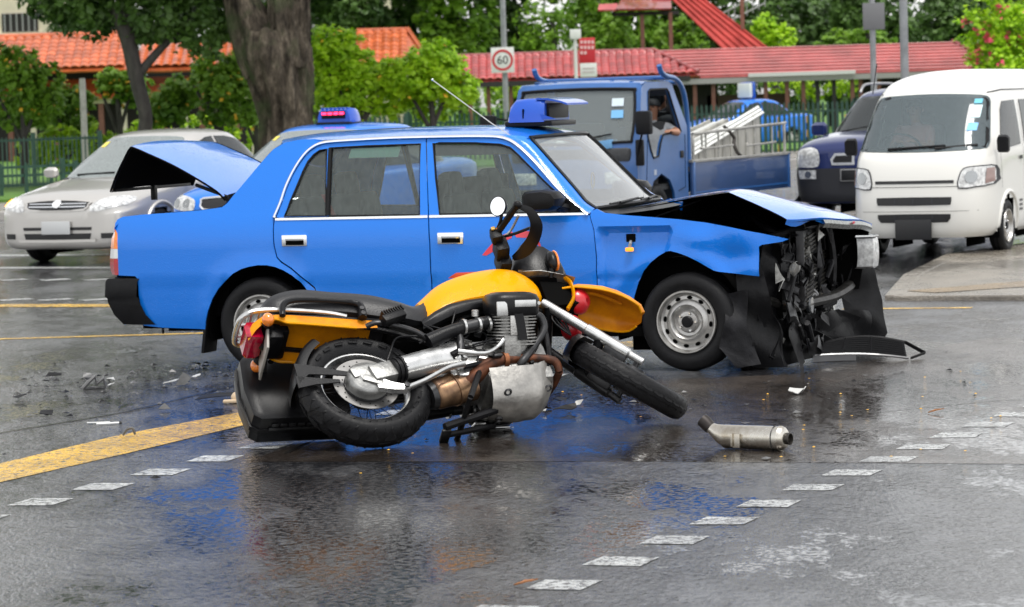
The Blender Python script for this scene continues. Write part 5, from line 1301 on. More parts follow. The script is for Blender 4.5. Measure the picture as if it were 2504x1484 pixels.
# ------------------------------------------------------------------ silver saloon
def arch_test(cx, r, z0=.30):
    return lambda p: (p[0] - cx) ** 2 + (p[2] - z0) ** 2 < r * r and abs(p[1]) > .45
SILVER = mat('silver_paint', (.56, .54, .51), rough=.34, metal=.55, coat=1, coat_rough=.05, drops=.12)
SHEENSC = glass_mat('sky_sheen_windscreen', (.55, .62, .60), sheen=.42, sheen_col=(.50, .56, .55), ior=1.7, streak=.08)  # pale diffuse painted in for the sky's reflection, not mist
def sedan(root, body_m, lows, lv, arches, WSO, SIDE, glass_ws, glass_side, wheels, rtyre=.30, belt_interior=None):
    V, F = loft_grid(lower_sections(lows), 5, 3)
    nw = 19 * 3 - 2
    nw = len(catmull([np.array(p, float) for p in lower_sections(lows)[0]], 3)); F = F + [tuple(range(nw)), tuple(range(len(V) - nw, len(V)))]
    sh = Shell(V, F)
    F2 = F
    for cx, r in arches: F2 = drop_faces(V, F2, arch_test(cx, r))
    b = make_mesh('body', V, F2, body_m, root, 42)
    for cx, r in arches:
        for sg in (-1, 1):
            yw = max(abs(v[1]) for v in V) ; lip = []
            for k in range(21):
                a = pi * (-.06 + 1.12 * k / 20); p, n_ = sh.hit((cx + (r + .012) * cos(a), sg * 4, .30 + (r + .012) * sin(a)), (0, -sg, 0))
                if p is not None: lip.append(p + Vector((0, sg * .002, 0)))
            if len(lip) > 3: MB().tube(lip, .022, 8).build('arch_lip', body_m, b, smooth=50)
            mb = MB(); R1 = []
            for k in range(17):
                a = pi * (-.08 + 1.16 * k / 16); R1.append([(cx + (r + .03) * cos(a), sg * .84, .30 + (r + .03) * sin(a)), (cx + (r + .03) * cos(a), sg * .40, .30 + (r + .03) * sin(a))])
            mb.rings(R1, closed=False, caps=False); mb.add([(cx - r, sg * .42, .1), (cx + r, sg * .42, .1), (cx + r, sg * .42, .7), (cx - r, sg * .42, .7)], [(0, 1, 2, 3)])
            mb.build('wheel_housing', BLACK, root)
    GV, GF = greenhouse(lv); gs = Shell(GV, GF)
    G2 = drop_faces(GV, GF, in_view(WSO, 'front', (lv[0][0] + lv[0][1]) / 2))
    for o_ in SIDE:
        for vw in ('left', 'right'): G2 = drop_faces(GV, G2, in_view(o_, vw))
    g = make_mesh('cabin', GV, G2, body_m, root, 42)
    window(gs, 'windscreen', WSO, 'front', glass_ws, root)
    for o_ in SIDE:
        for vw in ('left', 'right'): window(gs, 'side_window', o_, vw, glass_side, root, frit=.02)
    for (cx, cy, sg, st) in wheels: wheel(root, (cx, cy, rtyre), rtyre, .19, rtyre * .64, sg, st)
    return sh, gs, b, g

car1 = thing('silver_car', 'silver saloon waiting with amber indicator lit, beside the railing', 'car', (-5.06, 34.32, 0), HEAD(24))
#        x     w    zb   zm   zs   zt   crown
L1 = [(.00, .42, .30, .45, .58, .60, .02), (-.02, .62, .20, .45, .62, .64, .03), (-.10, .76, .17, .46, .66, .70, .04), (-.30, .83, .17, .48, .70, .77, .045), (-.70, .85, .17, .50, .78, .84, .045), (-1.15, .852, .17, .50, .84, .91, .04), (-1.45, .852, .17, .50, .88, .93, .02), (-2.2, .852, .17, .50, .90, .93, .0), (-3.2, .85, .17, .52, .92, .95, .0), (-3.75, .84, .18, .52, .94, .98, .02), (-4.15, .80, .22, .54, .95, .99, .02), (-4.33, .70, .28, .54, .90, .93, .02), (-4.36, .45, .35, .52, .80, .82, .01)]
LV1 = [(-1.12, -3.78, .80, .90, 5), (-1.40, -3.62, .765, 1.05, 5), (-1.72, -3.42, .70, 1.22, 4.6), (-2.02, -3.18, .62, 1.375, 4.2), (-2.16, -3.05, .55, 1.425, 3.6), (-2.34, -2.9, .42, 1.455, 3.2), (-2.55, -2.7, .15, 1.47, 2.6)]
WS1 = rounded([(-.72, .955), (-.64, 1.10), (-.54, 1.30), (-.49, 1.365), (-.30, 1.385), (0, 1.39), (.30, 1.385), (.49, 1.365), (.54, 1.30), (.64, 1.10), (.72, .955), (.4, .935), (0, .925), (-.4, .935)], 2)
SD1 = [[(-1.62, .965), (-1.95, 1.20), (-2.12, 1.31), (-2.30, 1.36), (-2.45, 1.37), (-2.45, .965)], [(-2.50, .965), (-2.50, 1.37), (-2.75, 1.365), (-3.0, 1.33), (-3.2, 1.25), (-3.38, 1.12), (-3.48, .985)]]
sh1, gs1, b1, g1 = sedan(car1, SILVER, L1, LV1, [(-.86, .35), (-3.46, .35)], WS1, SD1, SHEENSC, DGLASS, [(-.86, -.745, -1, 'cover'), (-.86, .745, 1, 'cover'), (-3.46, -.745, -1, 'cover'), (-3.46, .745, 1, 'cover')])
GRL = mat('grille_black', (.012, .012, .013), rough=.4)
gr = laid(sh1, 'grille', rounded([(-.36, .615), (-.40, .665), (-.41, .70), (0, .72), (.41, .70), (.40, .665), (.36, .615), (0, .60)], 2), 'front', GRL, car1, .006, .04)
for z in (.64, .67): laid(sh1, 'grille_bar', [(-.37, z), (-.37, z + .012), (.37, z + .012), (.37, z)], 'front', CHROME, gr, .012, .08)
lp = rounded([(-.36, .605), (-.41, .665), (-.42, .705), (0, .73), (.42, .705), (.41, .665), (.36, .605), (0, .592)], 2)
laid(sh1, 'grille_surround', lp, 'front', SILVER, gr, .012, .03, holes=[shrink(lp, .018)])
laid(sh1, 'emblem', [(.055 * cos(q), .672 + .04 * sin(q)) for q in np.linspace(0, 2 * pi, 20)[:-1]], 'front', mat('emblem_chrome', (.9, .9, .9), rough=.2, metal=.6), gr, .022, .05, thick=.006)
for mm in (lambda p: p, mirror):
    o_ = mm(rounded([(.43, .60), (.45, .67), (.52, .72), (.62, .745), (.72, .75), (.79, .73), (.805, .69), (.78, .65), (.66, .62), (.54, .595)], 2))
    h_ = laid(sh1, 'headlamp', o_, 'front', LAMPG, car1, .008, .03)
    cc = .62 if mm(((1, 0),))[0][0] > 0 else -.62
    laid(sh1, 'lamp_reflector', [(cc + .07 * cos(q), .675 + .04 * sin(q)) for q in np.linspace(0, 2 * pi, 16)[:-1]], 'front', mat('lamp_bright', (.9, .9, .88), rough=.15, metal=.5), h_, .012, .05)
    laid(sh1, 'indicator_lamp', mm([(.755, .65), (.76, .725), (.80, .72), (.81, .69), (.79, .655)]), 'front', mat('indicator_lit', (.9, .35, .05), rough=.3, emit=(1, .35, .02), estr=3.0) if mm is mirror else LAMPG, h_, .014, .04)
MB().box((.035, 0, .415), (.015, .37, .145), bev=.004).build('number_plate', mat('blank_plate', (.55, .56, .56), rough=.4), car1)
laid(sh1, 'lower_grille', [(-.42, .285), (-.44, .35), (.44, .35), (.42, .285)], 'front', GRL, car1, .006, .05)
laid(sh1, 'upper_slot', [(-.44, .385), (-.45, .42), (.45, .42), (.44, .385)], 'front', GRL, car1, .006, .05)
for mm in (lambda p: p, mirror): laid(sh1, 'fog_recess', mm([(.56, .29), (.56, .35), (.70, .35), (.70, .29)]), 'front', GRL, car1, .006, .05)
MB().rings([[(x, y, z), (x, y, z + .03)] for x, y, z in [(.02, s * .5, .255) for s in (-1,)] + [(.04, 0, .25), (.02, .5, .255)]], closed=False, caps=False).build('chin_spoiler', SILVER, car1)
for sg in (-1, 1):
    MB().rings([[(-1.42 + x * k, sg * y, 1.0 + z * k) for x, z in ((-.02, -.06), (.05, -.05), (.06, .03), (.0, .065), (-.03, .05))] for y, k in ((.86, .6), (.89, 1), (.99, 1), (1.03, .7))]).build('door_mirror', SILVER, car1, smooth=40)
for y0, y1 in ((-.45, .05), (.10, .55)):
    p0, _n = gs1.hit((3, y0, .965), (-1, 0, 0)); p1, _n = gs1.hit((3, y1, .985), (-1, 0, 0)); MB().tube([p0 + Vector((.015, 0, .01)), p1 + Vector((.015, 0, .01))], .012, 6).build('wiper', BLACKP, car1)
box_interior(car1, -1.4, -3.6, .75, .35, [(-2.1, -.36), (-2.1, .36), (-3.0, -.36), (-3.0, .36)])
MB().box((-1.45, 0, .88), (.5, 1.35, .14), bev=.05).build('dashboard', SEATM, car1)
laid(gs1, 'permit_sticker', [(-.52, 1.27), (-.515, 1.33), (-.43, 1.335), (-.435, 1.275)], 'front', mat('permit_yellow', (.8, .65, .1), rough=.5), car1, .009, .1)
MB().box((-1.45, .12, .985), (.02, .10, .12), bev=.004).build('dash_card', mat('card_green', (.55, .75, .35), rough=.5), car1)

# ------------------------------------------------------------------ second blue taxi, behind the crashed one
car2 = thing('blue_taxi', 'blue taxi with lit red roof sign, standing behind the crashed one', 'car', (-2.98, 33.05, 0), HEAD(24))
BLUE2 = paint('taxi_blue_paint_second', (.005, .165, .68), drops=.12)
L2 = [(.00, .45, .28, .45, .60, .62, .02), (-.03, .66, .20, .46, .65, .68, .03), (-.12, .80, .18, .48, .70, .74, .04), (-.35, .87, .18, .50, .74, .81, .045), (-.8, .895, .18, .52, .82, .88, .045), (-1.25, .90, .18, .52, .88, .95, .03), (-2.2, .90, .18, .52, .93, .96, .0), (-3.4, .895, .18, .54, .95, .98, .0), (-4.1, .88, .2, .54, .97, 1.02, .02), (-4.6, .82, .24, .56, .96, 1.01, .02), (-4.75, .70, .30, .56, .90, .94, .02)]
LV2 = [(-1.22, -4.1, .84, .93, 5), (-1.55, -3.9, .80, 1.10, 5), (-1.9, -3.66, .73, 1.27, 4.6), (-2.18, -3.42, .65, 1.40, 4.2), (-2.33, -3.28, .58, 1.445, 3.6), (-2.55, -3.05, .42, 1.47, 3.2), (-2.8, -2.9, .15, 1.485, 2.6)]
WS2 = rounded([(-.76, .985), (-.68, 1.13), (-.58, 1.32), (-.52, 1.385), (-.3, 1.405), (0, 1.41), (.3, 1.405), (.52, 1.385), (.58, 1.32), (.68, 1.13), (.76, .985), (.4, .965), (0, .955), (-.4, .965)], 2)
SD2 = [[(-1.8, .99), (-2.12, 1.22), (-2.3, 1.33), (-2.5, 1.385), (-2.65, 1.39), (-2.65, .99)], [(-2.72, .99), (-2.72, 1.39), (-3.0, 1.385), (-3.25, 1.35), (-3.45, 1.27), (-3.68, 1.10), (-3.74, 1.0)]]
sh2, gs2, b2, g2 = sedan(car2, BLUE2, L2, LV2, [(-.95, .36), (-3.65, .36)], WS2, SD2, SHEENSC, DGLASS, [(-.95, -.78, -1, 'cover'), (-.95, .78, 1, 'cover'), (-3.65, -.78, -1, 'cover'), (-3.65, .78, 1, 'cover')], .31)
for mm in (lambda p: p, mirror):
    h_ = laid(sh2, 'headlamp', mm(rounded([(.48, .60), (.47, .69), (.55, .73), (.70, .755), (.82, .76), (.86, .72), (.84, .65), (.72, .61), (.58, .59)], 2)), 'front', LAMPG, car2, .008, .03)
    for cx in (.58, .72):
        cc = cx * (1 if mm is not mirror else -1); laid(sh2, 'lamp_projector', [(cc + .045 * cos(q), .672 + .045 * sin(q)) for q in np.linspace(0, 2 * pi, 16)[:-1]], 'front', mat('projector', (.35, .36, .36), rough=.1, metal=.8), h_, .013, .04)
lp = rounded([(-.36, .60), (-.40, .68), (-.38, .73), (0, .745), (.38, .73), (.40, .68), (.36, .60), (0, .58)], 2)
gr2 = laid(sh2, 'grille', lp, 'front', GRL, car2, .006, .04); laid(sh2, 'grille_surround', lp, 'front', CHROME, gr2, .012, .03, holes=[shrink(lp, .02)])
MB().box((.03, 0, .43), (.015, .37, .12), bev=.004).build('number_plate', mat('blank_plate'), car2)
laid(sh2, 'lower_grille', [(-.5, .27), (-.5, .36), (.5, .36), (.5, .27)], 'front', GRL, car2, .006, .05)
box_interior(car2, -1.5, -3.9, .78, .36, [(-2.25, -.38), (-2.25, .38), (-3.2, -.38), (-3.2, .38)])
MB().box((-1.62, 0, .92), (.5, 1.4, .14), bev=.05).build('dashboard', SEATM, car2)
laid(gs2, 'permit_sticker', [(-.57, 1.30), (-.56, 1.345), (-.49, 1.35), (-.50, 1.30)], 'front', mat('permit_yellow'), car2, .009, .1)
for sg in (-1, 1):
    MB().rings([[(-1.55 + x * k, sg * y, 1.03 + z * k) for x, z in ((-.02, -.06), (.05, -.05), (.06, .03), (.0, .065), (-.03, .05))] for y, k in ((.90, .6), (.93, 1), (1.03, 1), (1.07, .7))]).build('door_mirror', BLUE2, car2, smooth=40)
s2 = MB().rings([[(x, -w, z0), (x, -w * .96, (z0 + z1) / 2), (x, -w * .86, z1 - .015), (x, -w * .8, z1), (x, w * .8, z1), (x, w * .86, z1 - .015), (x, w * .96, (z0 + z1) / 2), (x, w, z0)] for x, w, z0, z1 in ((-2.75, .20, 1.50, 1.60), (-2.70, .22, 1.495, 1.635), (-2.60, .225, 1.49, 1.65), (-2.50, .22, 1.485, 1.645), (-2.46, .21, 1.48, 1.63))]).build('roof_sign', SIGNB, car2, smooth=40)
MB().box((-2.452, 0, 1.575), (.014, .30, .085), bev=.004).build('sign_display', mat('display_black'), s2)
LED = mat('led_red', (.9, .02, .06), rough=.4, emit=(1, .02, .08), estr=3.2)
for k in range(4): MB().box((-2.443, -.115 + k * .075, 1.592), (.006, .058, .028)).build('led_character', LED, s2)
for k in range(7): MB().box((-2.52, -.16 + k * .053, 1.652), (.10, .022, .012), bev=.004).build('sign_rib', SIGNB, s2)
MB().box((-2.60, 0, 1.478), (.34, .44, .03), bev=.01).build('sign_base', BLACKP, s2)
MB().tube([(-3.3, -.30, 1.47), (-3.36, -.30, 1.50)], .02, 8).build('roof_aerial', BLACKP, car2)

# ------------------------------------------------------------------ dark blue off-roader, half hidden by the van
car3 = thing('offroad_car', 'dark blue off-road car with twin slot grille, partly behind the white van', 'car', (4.42, 38.75, 0), HEAD(24))
NAVY = paint('navy_paint', (.012, .022, .10), drops=.12)
CLAD = mat('dark_cladding', (.022, .023, .028), rough=.5)
L3 = [(.00, .50, .34, .60, .86, .89, .02), (-.03, .72, .26, .60, .90, .93, .03), (-.12, .84, .24, .62, .94, .99, .04), (-.4, .895, .24, .64, .98, 1.05, .045), (-.9, .90, .24, .64, 1.02, 1.09, .04), (-1.25, .90, .24, .64, 1.04, 1.12, .02), (-2.2, .90, .24, .64, 1.06, 1.10, 0), (-3.6, .89, .24, .64, 1.08, 1.12, 0), (-4.25, .84, .28, .66, 1.08, 1.12, 0), (-4.32, .7, .32, .66, 1.0, 1.05, 0)]
LV3 = [(-1.20, -4.22, .84, 1.06, 6), (-1.45, -4.2, .81, 1.22, 6), (-1.75, -4.15, .755, 1.42, 5.4), (-2.0, -4.05, .69, 1.585, 4.6), (-2.15, -3.95, .61, 1.64, 4), (-2.35, -3.8, .48, 1.675, 3.4), (-2.8, -3.3, .15, 1.69, 3)]
WS3 = rounded([(-.77, 1.11), (-.70, 1.26), (-.62, 1.48), (-.57, 1.56), (-.3, 1.58), (0, 1.585), (.3, 1.58), (.57, 1.56), (.62, 1.48), (.70, 1.26), (.77, 1.11), (.4, 1.09), (0, 1.08), (-.4, 1.09)], 2)
SD3 = [[(-1.75, 1.12), (-2.0, 1.36), (-2.18, 1.52), (-2.6, 1.56), (-2.6, 1.12)], [(-2.66, 1.12), (-2.66, 1.56), (-3.4, 1.55), (-3.5, 1.13)]]
sh3, gs3, b3, g3 = sedan(car3, NAVY, L3, LV3, [(-.95, .40), (-3.55, .40)], WS3, SD3, DGLASS, DGLASS, [(-.95, -.78, -1, 'alloy'), (-.95, .78, 1, 'alloy'), (-3.55, -.78, -1, 'alloy'), (-3.55, .78, 1, 'alloy')], .345)
laid(sh3, 'bumper_cladding', [(-.86, .27), (-.88, .69), (.88, .69), (.86, .27)], 'front', CLAD, car3, .012, .04)
for mm in (lambda p: p, mirror):
    laid(sh3, 'headlamp', mm(rounded([(.52, .72), (.51, .88), (.58, .945), (.70, .95), (.82, .90), (.87, .80), (.86, .72), (.70, .705)], 2)), 'front', LAMPG, car3, .010, .03)
    fo = laid(sh3, 'fog_lamp', mm([(.55, .56), (.55, .67), (.80, .67), (.78, .56)]), 'front', LAMPG, car3, .016, .05)
    cc = .66 * (1 if mm is not mirror else -1); laid(sh3, 'fog_projector', [(cc + .045 * cos(q), .615 + .045 * sin(q)) for q in np.linspace(0, 2 * pi, 16)[:-1]], 'front', mat('projector'), fo, .020, .04)
    lp = mm([(.04, .73), (.04, .88), (.30, .88), (.36, .80), (.34, .73)])
    g_ = laid(sh3, 'grille_surround', lp, 'front', mat('pale_chrome', (.75, .76, .77), rough=.25, metal=.4), car3, .012, .04)
    laid(sh3, 'grille_mesh', shrink(lp, .032), 'front', GRL, g_, .017, .04)
MB().box((.03, .0, .60), (.02, .42, .13), bev=.004).build('number_plate', GRL, car3)
MB().box((.026, .0, .60), (.02, .45, .155), bev=.004).build('plate_frame', mat('frame_grey', (.3, .3, .3), rough=.4), car3)
for sg in (-1, 1):
    MB().rings([[(-1.55 + x * k, sg * y, 1.17 + z * k) for x, z in ((-.03, -.09), (.07, -.08), (.08, .05), (.0, .09), (-.04, .07))] for y, k in ((.90, .6), (.93, 1), (1.06, 1), (1.10, .7))]).build('door_mirror', NAVY, car3, smooth=40)
    MB().tube(catmull([(-2.15, sg * .62, 1.63), (-2.3, sg * .62, 1.72), (-2.6, sg * .62, 1.745), (-3.6, sg * .62, 1.74), (-3.85, sg * .6, 1.68)], 4), .018, 8).build('roof_rail', mat('rail_grey', (.35, .35, .35), rough=.35, metal=.8), car3)
for y0, y1 in ((-.62, .0), (.05, .6)):
    p0, _n = gs3.hit((3, y0, 1.12), (-1, 0, 0)); p1, _n = gs3.hit((3, y1, 1.22), (-1, 0, 0)); MB().tube([p0 + Vector((.02, 0, .01)), p1 + Vector((.02, 0, .01))], .014, 6).build('wiper', BLACKP, car3)
box_interior(car3, -1.5, -4.0, .78, .5, [(-2.2, -.38), (-2.2, .38)])
MB().box((-1.6, 0, 1.02), (.5, 1.45, .16), bev=.05).build('dashboard', SEATM, car3)

# ------------------------------------------------------------------ white van
van = thing('white_van', 'small cream white delivery van with blue permit stickers, driver at the wheel', 'van', (4.02, 30.30, 0), HEAD(24))
CREAM = paint('cream_white_paint', (.72, .71, .67), drops=.08)
def van_rows():
    rows = []
    #  z, x_front, half width, squareness
    for z, xf, w in ((.20, -.06, .66), (.26, -.02, .71), (.38, .0, .728), (.55, .0, .732), (.72, -.02, .732), (.86, -.055, .730), (.97, -.10, .728), (1.03, -.15, .724), (1.10, -.22, .716), (1.25, -.36, .70), (1.40, -.50, .68), (1.55, -.64, .655), (1.64, -.74, .635), (1.72, -.92, .60), (1.80, -1.25, .52), (1.84, -1.6, .36), (1.855, -1.8, .10)):
        rows.append((xf, -3.30, w, z, 7 if z < 1.6 else (6 if z < 1.75 else 4)))
    return rows
VV, VF = greenhouse(van_rows(), bow=.09, k=140, sub=4)
shv = Shell(VV, VF)
WSV = rounded([(-.655, 1.085), (-.645, 1.20), (-.60, 1.46), (-.575, 1.555), (-.50, 1.59), (-.25, 1.605), (0, 1.61), (.25, 1.605), (.50, 1.59), (.575, 1.555), (.60, 1.46), (.645, 1.20), (.655, 1.085), (.60, 1.055), (.3, 1.045), (0, 1.04), (-.3, 1.045), (-.60, 1.055)], 2)
SDV = [[(-.60, 1.04), (-.66, 1.20), (-.80, 1.44), (-.90, 1.52), (-1.32, 1.53), (-1.34, 1.08)], [(-1.50, 1.08), (-1.50, 1.53), (-2.2, 1.53), (-2.2, 1.08)]]
F2 = drop_faces(VV, VF, in_view(WSV, 'front', -1.2))
for o_ in SDV:
    for vw in ('left', 'right'): F2 = drop_faces(VV, F2, in_view(o_, vw))
for cx in (-.80, -2.72): F2 = drop_faces(VV, F2, arch_test(cx, .33, .28))
vb = make_mesh('body', VV, F2, CREAM, van, 42)
VGL = glass_mat('van_windscreen', (.84, .91, .91), sheen=.20, sheen_col=(.40, .50, .54), ior=1.5, streak=.03)
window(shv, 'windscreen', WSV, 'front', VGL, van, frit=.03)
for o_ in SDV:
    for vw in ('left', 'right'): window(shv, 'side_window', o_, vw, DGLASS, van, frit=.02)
for cx in (-.80, -2.72):
    for sg in (-1, 1):
        lip = []
        for k in range(21):
            a = pi * (-.04 + 1.08 * k / 20); p, n_ = shv.hit((cx + .343 * cos(a), sg * 4, .28 + .343 * sin(a)), (0, -sg, 0))
            if p is not None: lip.append(p)
        MB().tube(lip, .02, 8).build('arch_lip', CREAM, vb, smooth=50)
        mb = MB(); R1 = [[(cx + .36 * cos(a), sg * .72, .28 + .36 * sin(a)), (cx + .36 * cos(a), sg * .36, .28 + .36 * sin(a))] for a in np.linspace(-.1 * pi, 1.1 * pi, 16)]
        mb.rings(R1, closed=False, caps=False); mb.add([(cx - .36, sg * .38, .08), (cx + .36, sg * .38, .08), (cx + .36, sg * .38, .66), (cx - .36, sg * .38, .66)], [(0, 1, 2, 3)]); mb.build('wheel_housing', BLACK, van)
        wheel(van, (cx, sg * .645, .275), .275, .15, .17, sg, 'steel')
for (z0, z1, w0, w1) in ((.525, .60, .37, .38), (.355, .435, .34, .37)):
    gq = laid(shv, 'bumper_grille', rounded([(-w0, z0), (-w1, (z0 + z1) / 2), (-w1, z1), (0, z1 + .004), (w1, z1), (w1, (z0 + z1) / 2), (w0, z0), (0, z0 - .004)], 1), 'front', GRL, van, .006, .05)
    for y in (-.19, 0, .19): laid(shv, 'grille_bar', [(y - .008, z0 + .004), (y - .008, z1 - .004), (y + .008, z1 - .004), (y + .008, z0 + .004)], 'front', CLAD, gq, .012, .05)
laid(shv, 'bonnet_slot', [(-.40, .735), (-.40, .765), (.40, .765), (.40, .735)], 'front', GRL, van, .006, .06)
laid(shv, 'bonnet_seam', [(-.47, .70), (-.47, .706), (.47, .706), (.47, .70)], 'front', CLAD, van, .006, .08)
laid(shv, 'bumper_crease_shade', [(-.62, .46), (-.62, .466), (.62, .466), (.62, .46)], 'front', mat('cream_shadow', (.33, .32, .30), rough=.5), van, .004, .08)  # the crease's shade, drawn as a darker cream strip
MB().box((.105, 0, .285), (.02, .37, .20), bev=.004).build('number_plate', GRL, van)
for mm in (lambda p: p, mirror):
    ol = mm(rounded([(.45, .69), (.455, .80), (.49, .87), (.58, .885), (.66, .89), (.70, .885), (.708, .80), (.70, .72), (.60, .70)], 2))
    laid(shv, 'lamp_gasket', shrink(ol, -.012), 'front', CLAD, van, .006, .04)
    h_ = laid(shv, 'headlamp', ol, 'front', LAMPG, van, .012, .03)
    cc = .55 * (1 if mm is not mirror else -1); laid(shv, 'lamp_reflector', [(cc + .055 * cos(q), .79 + .06 * sin(q)) for q in np.linspace(0, 2 * pi, 16)[:-1]], 'front', mat('projector'), h_, .018, .05)
    laid(shv, 'indicator_lamp', mm([(.655, .72), (.66, .87), (.70, .875), (.705, .74)]), 'front', mat('smoke_lens', (.25, .14, .12), rough=.2, coat=1) if mm is not mirror else mat('soft_amber', (.75, .30, .12), rough=.25, coat=1), h_, .018, .05)
for sg in (-1, 1):
    MB().rings([[(-.42 + x * k, sg * y, 1.10 + z * k) for x, z in ((-.04, -.12), (.05, -.11), (.06, .10), (.0, .125), (-.05, .11))] for y, k in ((.725, .45), (.74, .72), (.82, .72), (.845, .55))]).build('door_mirror', BLACKP, van, smooth=40)
    for x in (-.565, -1.42, -2.35):
        vw = 'left' if sg > 0 else 'right'
        laid(shv, 'door_seam', [(x - .003, .30 if x < -1.2 else .66), (x - .003, 1.50 if x < -1 else 1.03), (x + .003, 1.50 if x < -1 else 1.03), (x + .003, .30 if x < -1.2 else .66)], vw, CLAD, van, .004, .1)
    laid(shv, 'roof_gutter', [(-.75, 1.615), (-1.0, 1.64), (-3.1, 1.64), (-3.1, 1.63), (-1.0, 1.63), (-.75, 1.605)], 'left' if sg > 0 else 'right', CLAD, van, .006, .1)
    laid(shv, 'door_handle', [(-1.34, .93), (-1.34, .965), (-1.22, .965), (-1.22, .93)], 'left' if sg > 0 else 'right', BLACKP, van, .012, .1)
for k in range(3): laid(shv, 'load_lettering', [(-1.33 - .0 * k, .50 - k * .045), (-1.33, .525 - k * .045), (-1.20, .525 - k * .045), (-1.20, .50 - k * .045)], 'left', mat('lettering_grey', (.12, .12, .12), rough=.6), van, .003, .1)
for y0, y1 in ((-.30, .28), (.18, .58)):
    p0, _n = shv.hit((3, y0, 1.065), (-1, 0, 0)); p1, _n = shv.hit((3, y1, 1.09), (-1, 0, 0)); MB().tube([p0 + Vector((.02, 0, .012)), p1 + Vector((.02, 0, .012))], .014, 6).build('wiper', BLACKP, van)
for (z0, z1, w, mname, c_) in ((1.50, 1.545, .035, 'sticker_cyan', (.10, .45, .60)), (1.36, 1.485, .045, 'sticker_pale', (.55, .72, .75)), (1.235, 1.31, .045, 'sticker_sky', (.16, .45, .80))):
    laid(shv, 'permit_sticker', [(.49 - w, z0), (.49 - w, z1), (.49 + w, z1), (.49 + w, z0)], 'front', mat(mname, c_, rough=.5), van, .012, .1)
MB().tube([(-.66, -.62, 1.63), (-.95, -.66, 1.93)], .006, 6).build('van_antenna', BLACKP, van)
box_interior(van, -.3, -3.1, .66, .48, [(-1.15, -.33), (-1.15, .33)], .85)
MB().box((-.42, 0, .98), (.50, 1.22, .12), bev=.05).build('dashboard', SEATM, van)
MB().tube([Vector((-.68, -.33, 1.10)) + RY(radians(-40)) @ Vector((.19 * cos(q), .19 * sin(q), 0)) for q in np.linspace(0, 2 * pi, 25)[:-1]], .014, 6, close=True).tube([(-.68, -.33, 1.10), (-.5, -.33, .98)], .02, 6).build('steering_wheel', BLACKP, van)
MB().box((-.52, -.05, 1.055), (.16, .10, .006), RY(radians(-28)), bev=.002).build('dash_paper', WHITEP, van)
MB().box((-1.70, 0, 1.1), (.04, 1.25, 1.1)).build('cabin_bulkhead', SEATM, van)

# ------------------------------------------------------------------ people: one continuous skinned body each
def person(name, label, joints, edges, mats_, loc_root, group=None, parent=None):
    me = bpy.data.meshes.new(name); names = list(joints)
    me.from_pydata([joints[n][0] for n in names], [], [(names.index(a), names.index(b)) for a, b in edges])
    o = bpy.data.objects.new(name, me); COL.objects.link(o)
    sk = o.modifiers.new('skin', 'SKIN'); o.modifiers.new('sub', 'SUBSURF').levels = 2
    if not me.skin_vertices: 
        bm = bmesh.new(); bm.from_mesh(me); bm.verts.layers.skin.verify(); bm.to_mesh(me); bm.free()
    for i, n in enumerate(names):
        r = joints[n][1]; me.skin_vertices[0].data[i].radius = (r, r) if not isinstance(r, tuple) else r
        me.skin_vertices[0].data[i].use_root = (i == 0)
    dg = bpy.context.evaluated_depsgraph_get(); dg.update(); ev = o.evaluated_get(dg); m2 = bpy.data.meshes.new_from_object(ev)
    bpy.data.objects.remove(o); m2.name = name
    for m_ in mats_[0]: m2.materials.append(m_)
    for p in m2.polygons: p.use_smooth = True; p.material_index = mats_[1](p.center)
    return m2
SKIN = mat('skin', (.42, .21, .13), rough=.5, noise=.12, nscale=18)
SHIRT = mat('shirt_white', (.62, .64, .66), rough=.8, noise=.12, nscale=12, bump=.3, bscale=25)
HAIR = mat('black_hair', (.012, .010, .009), rough=.5)
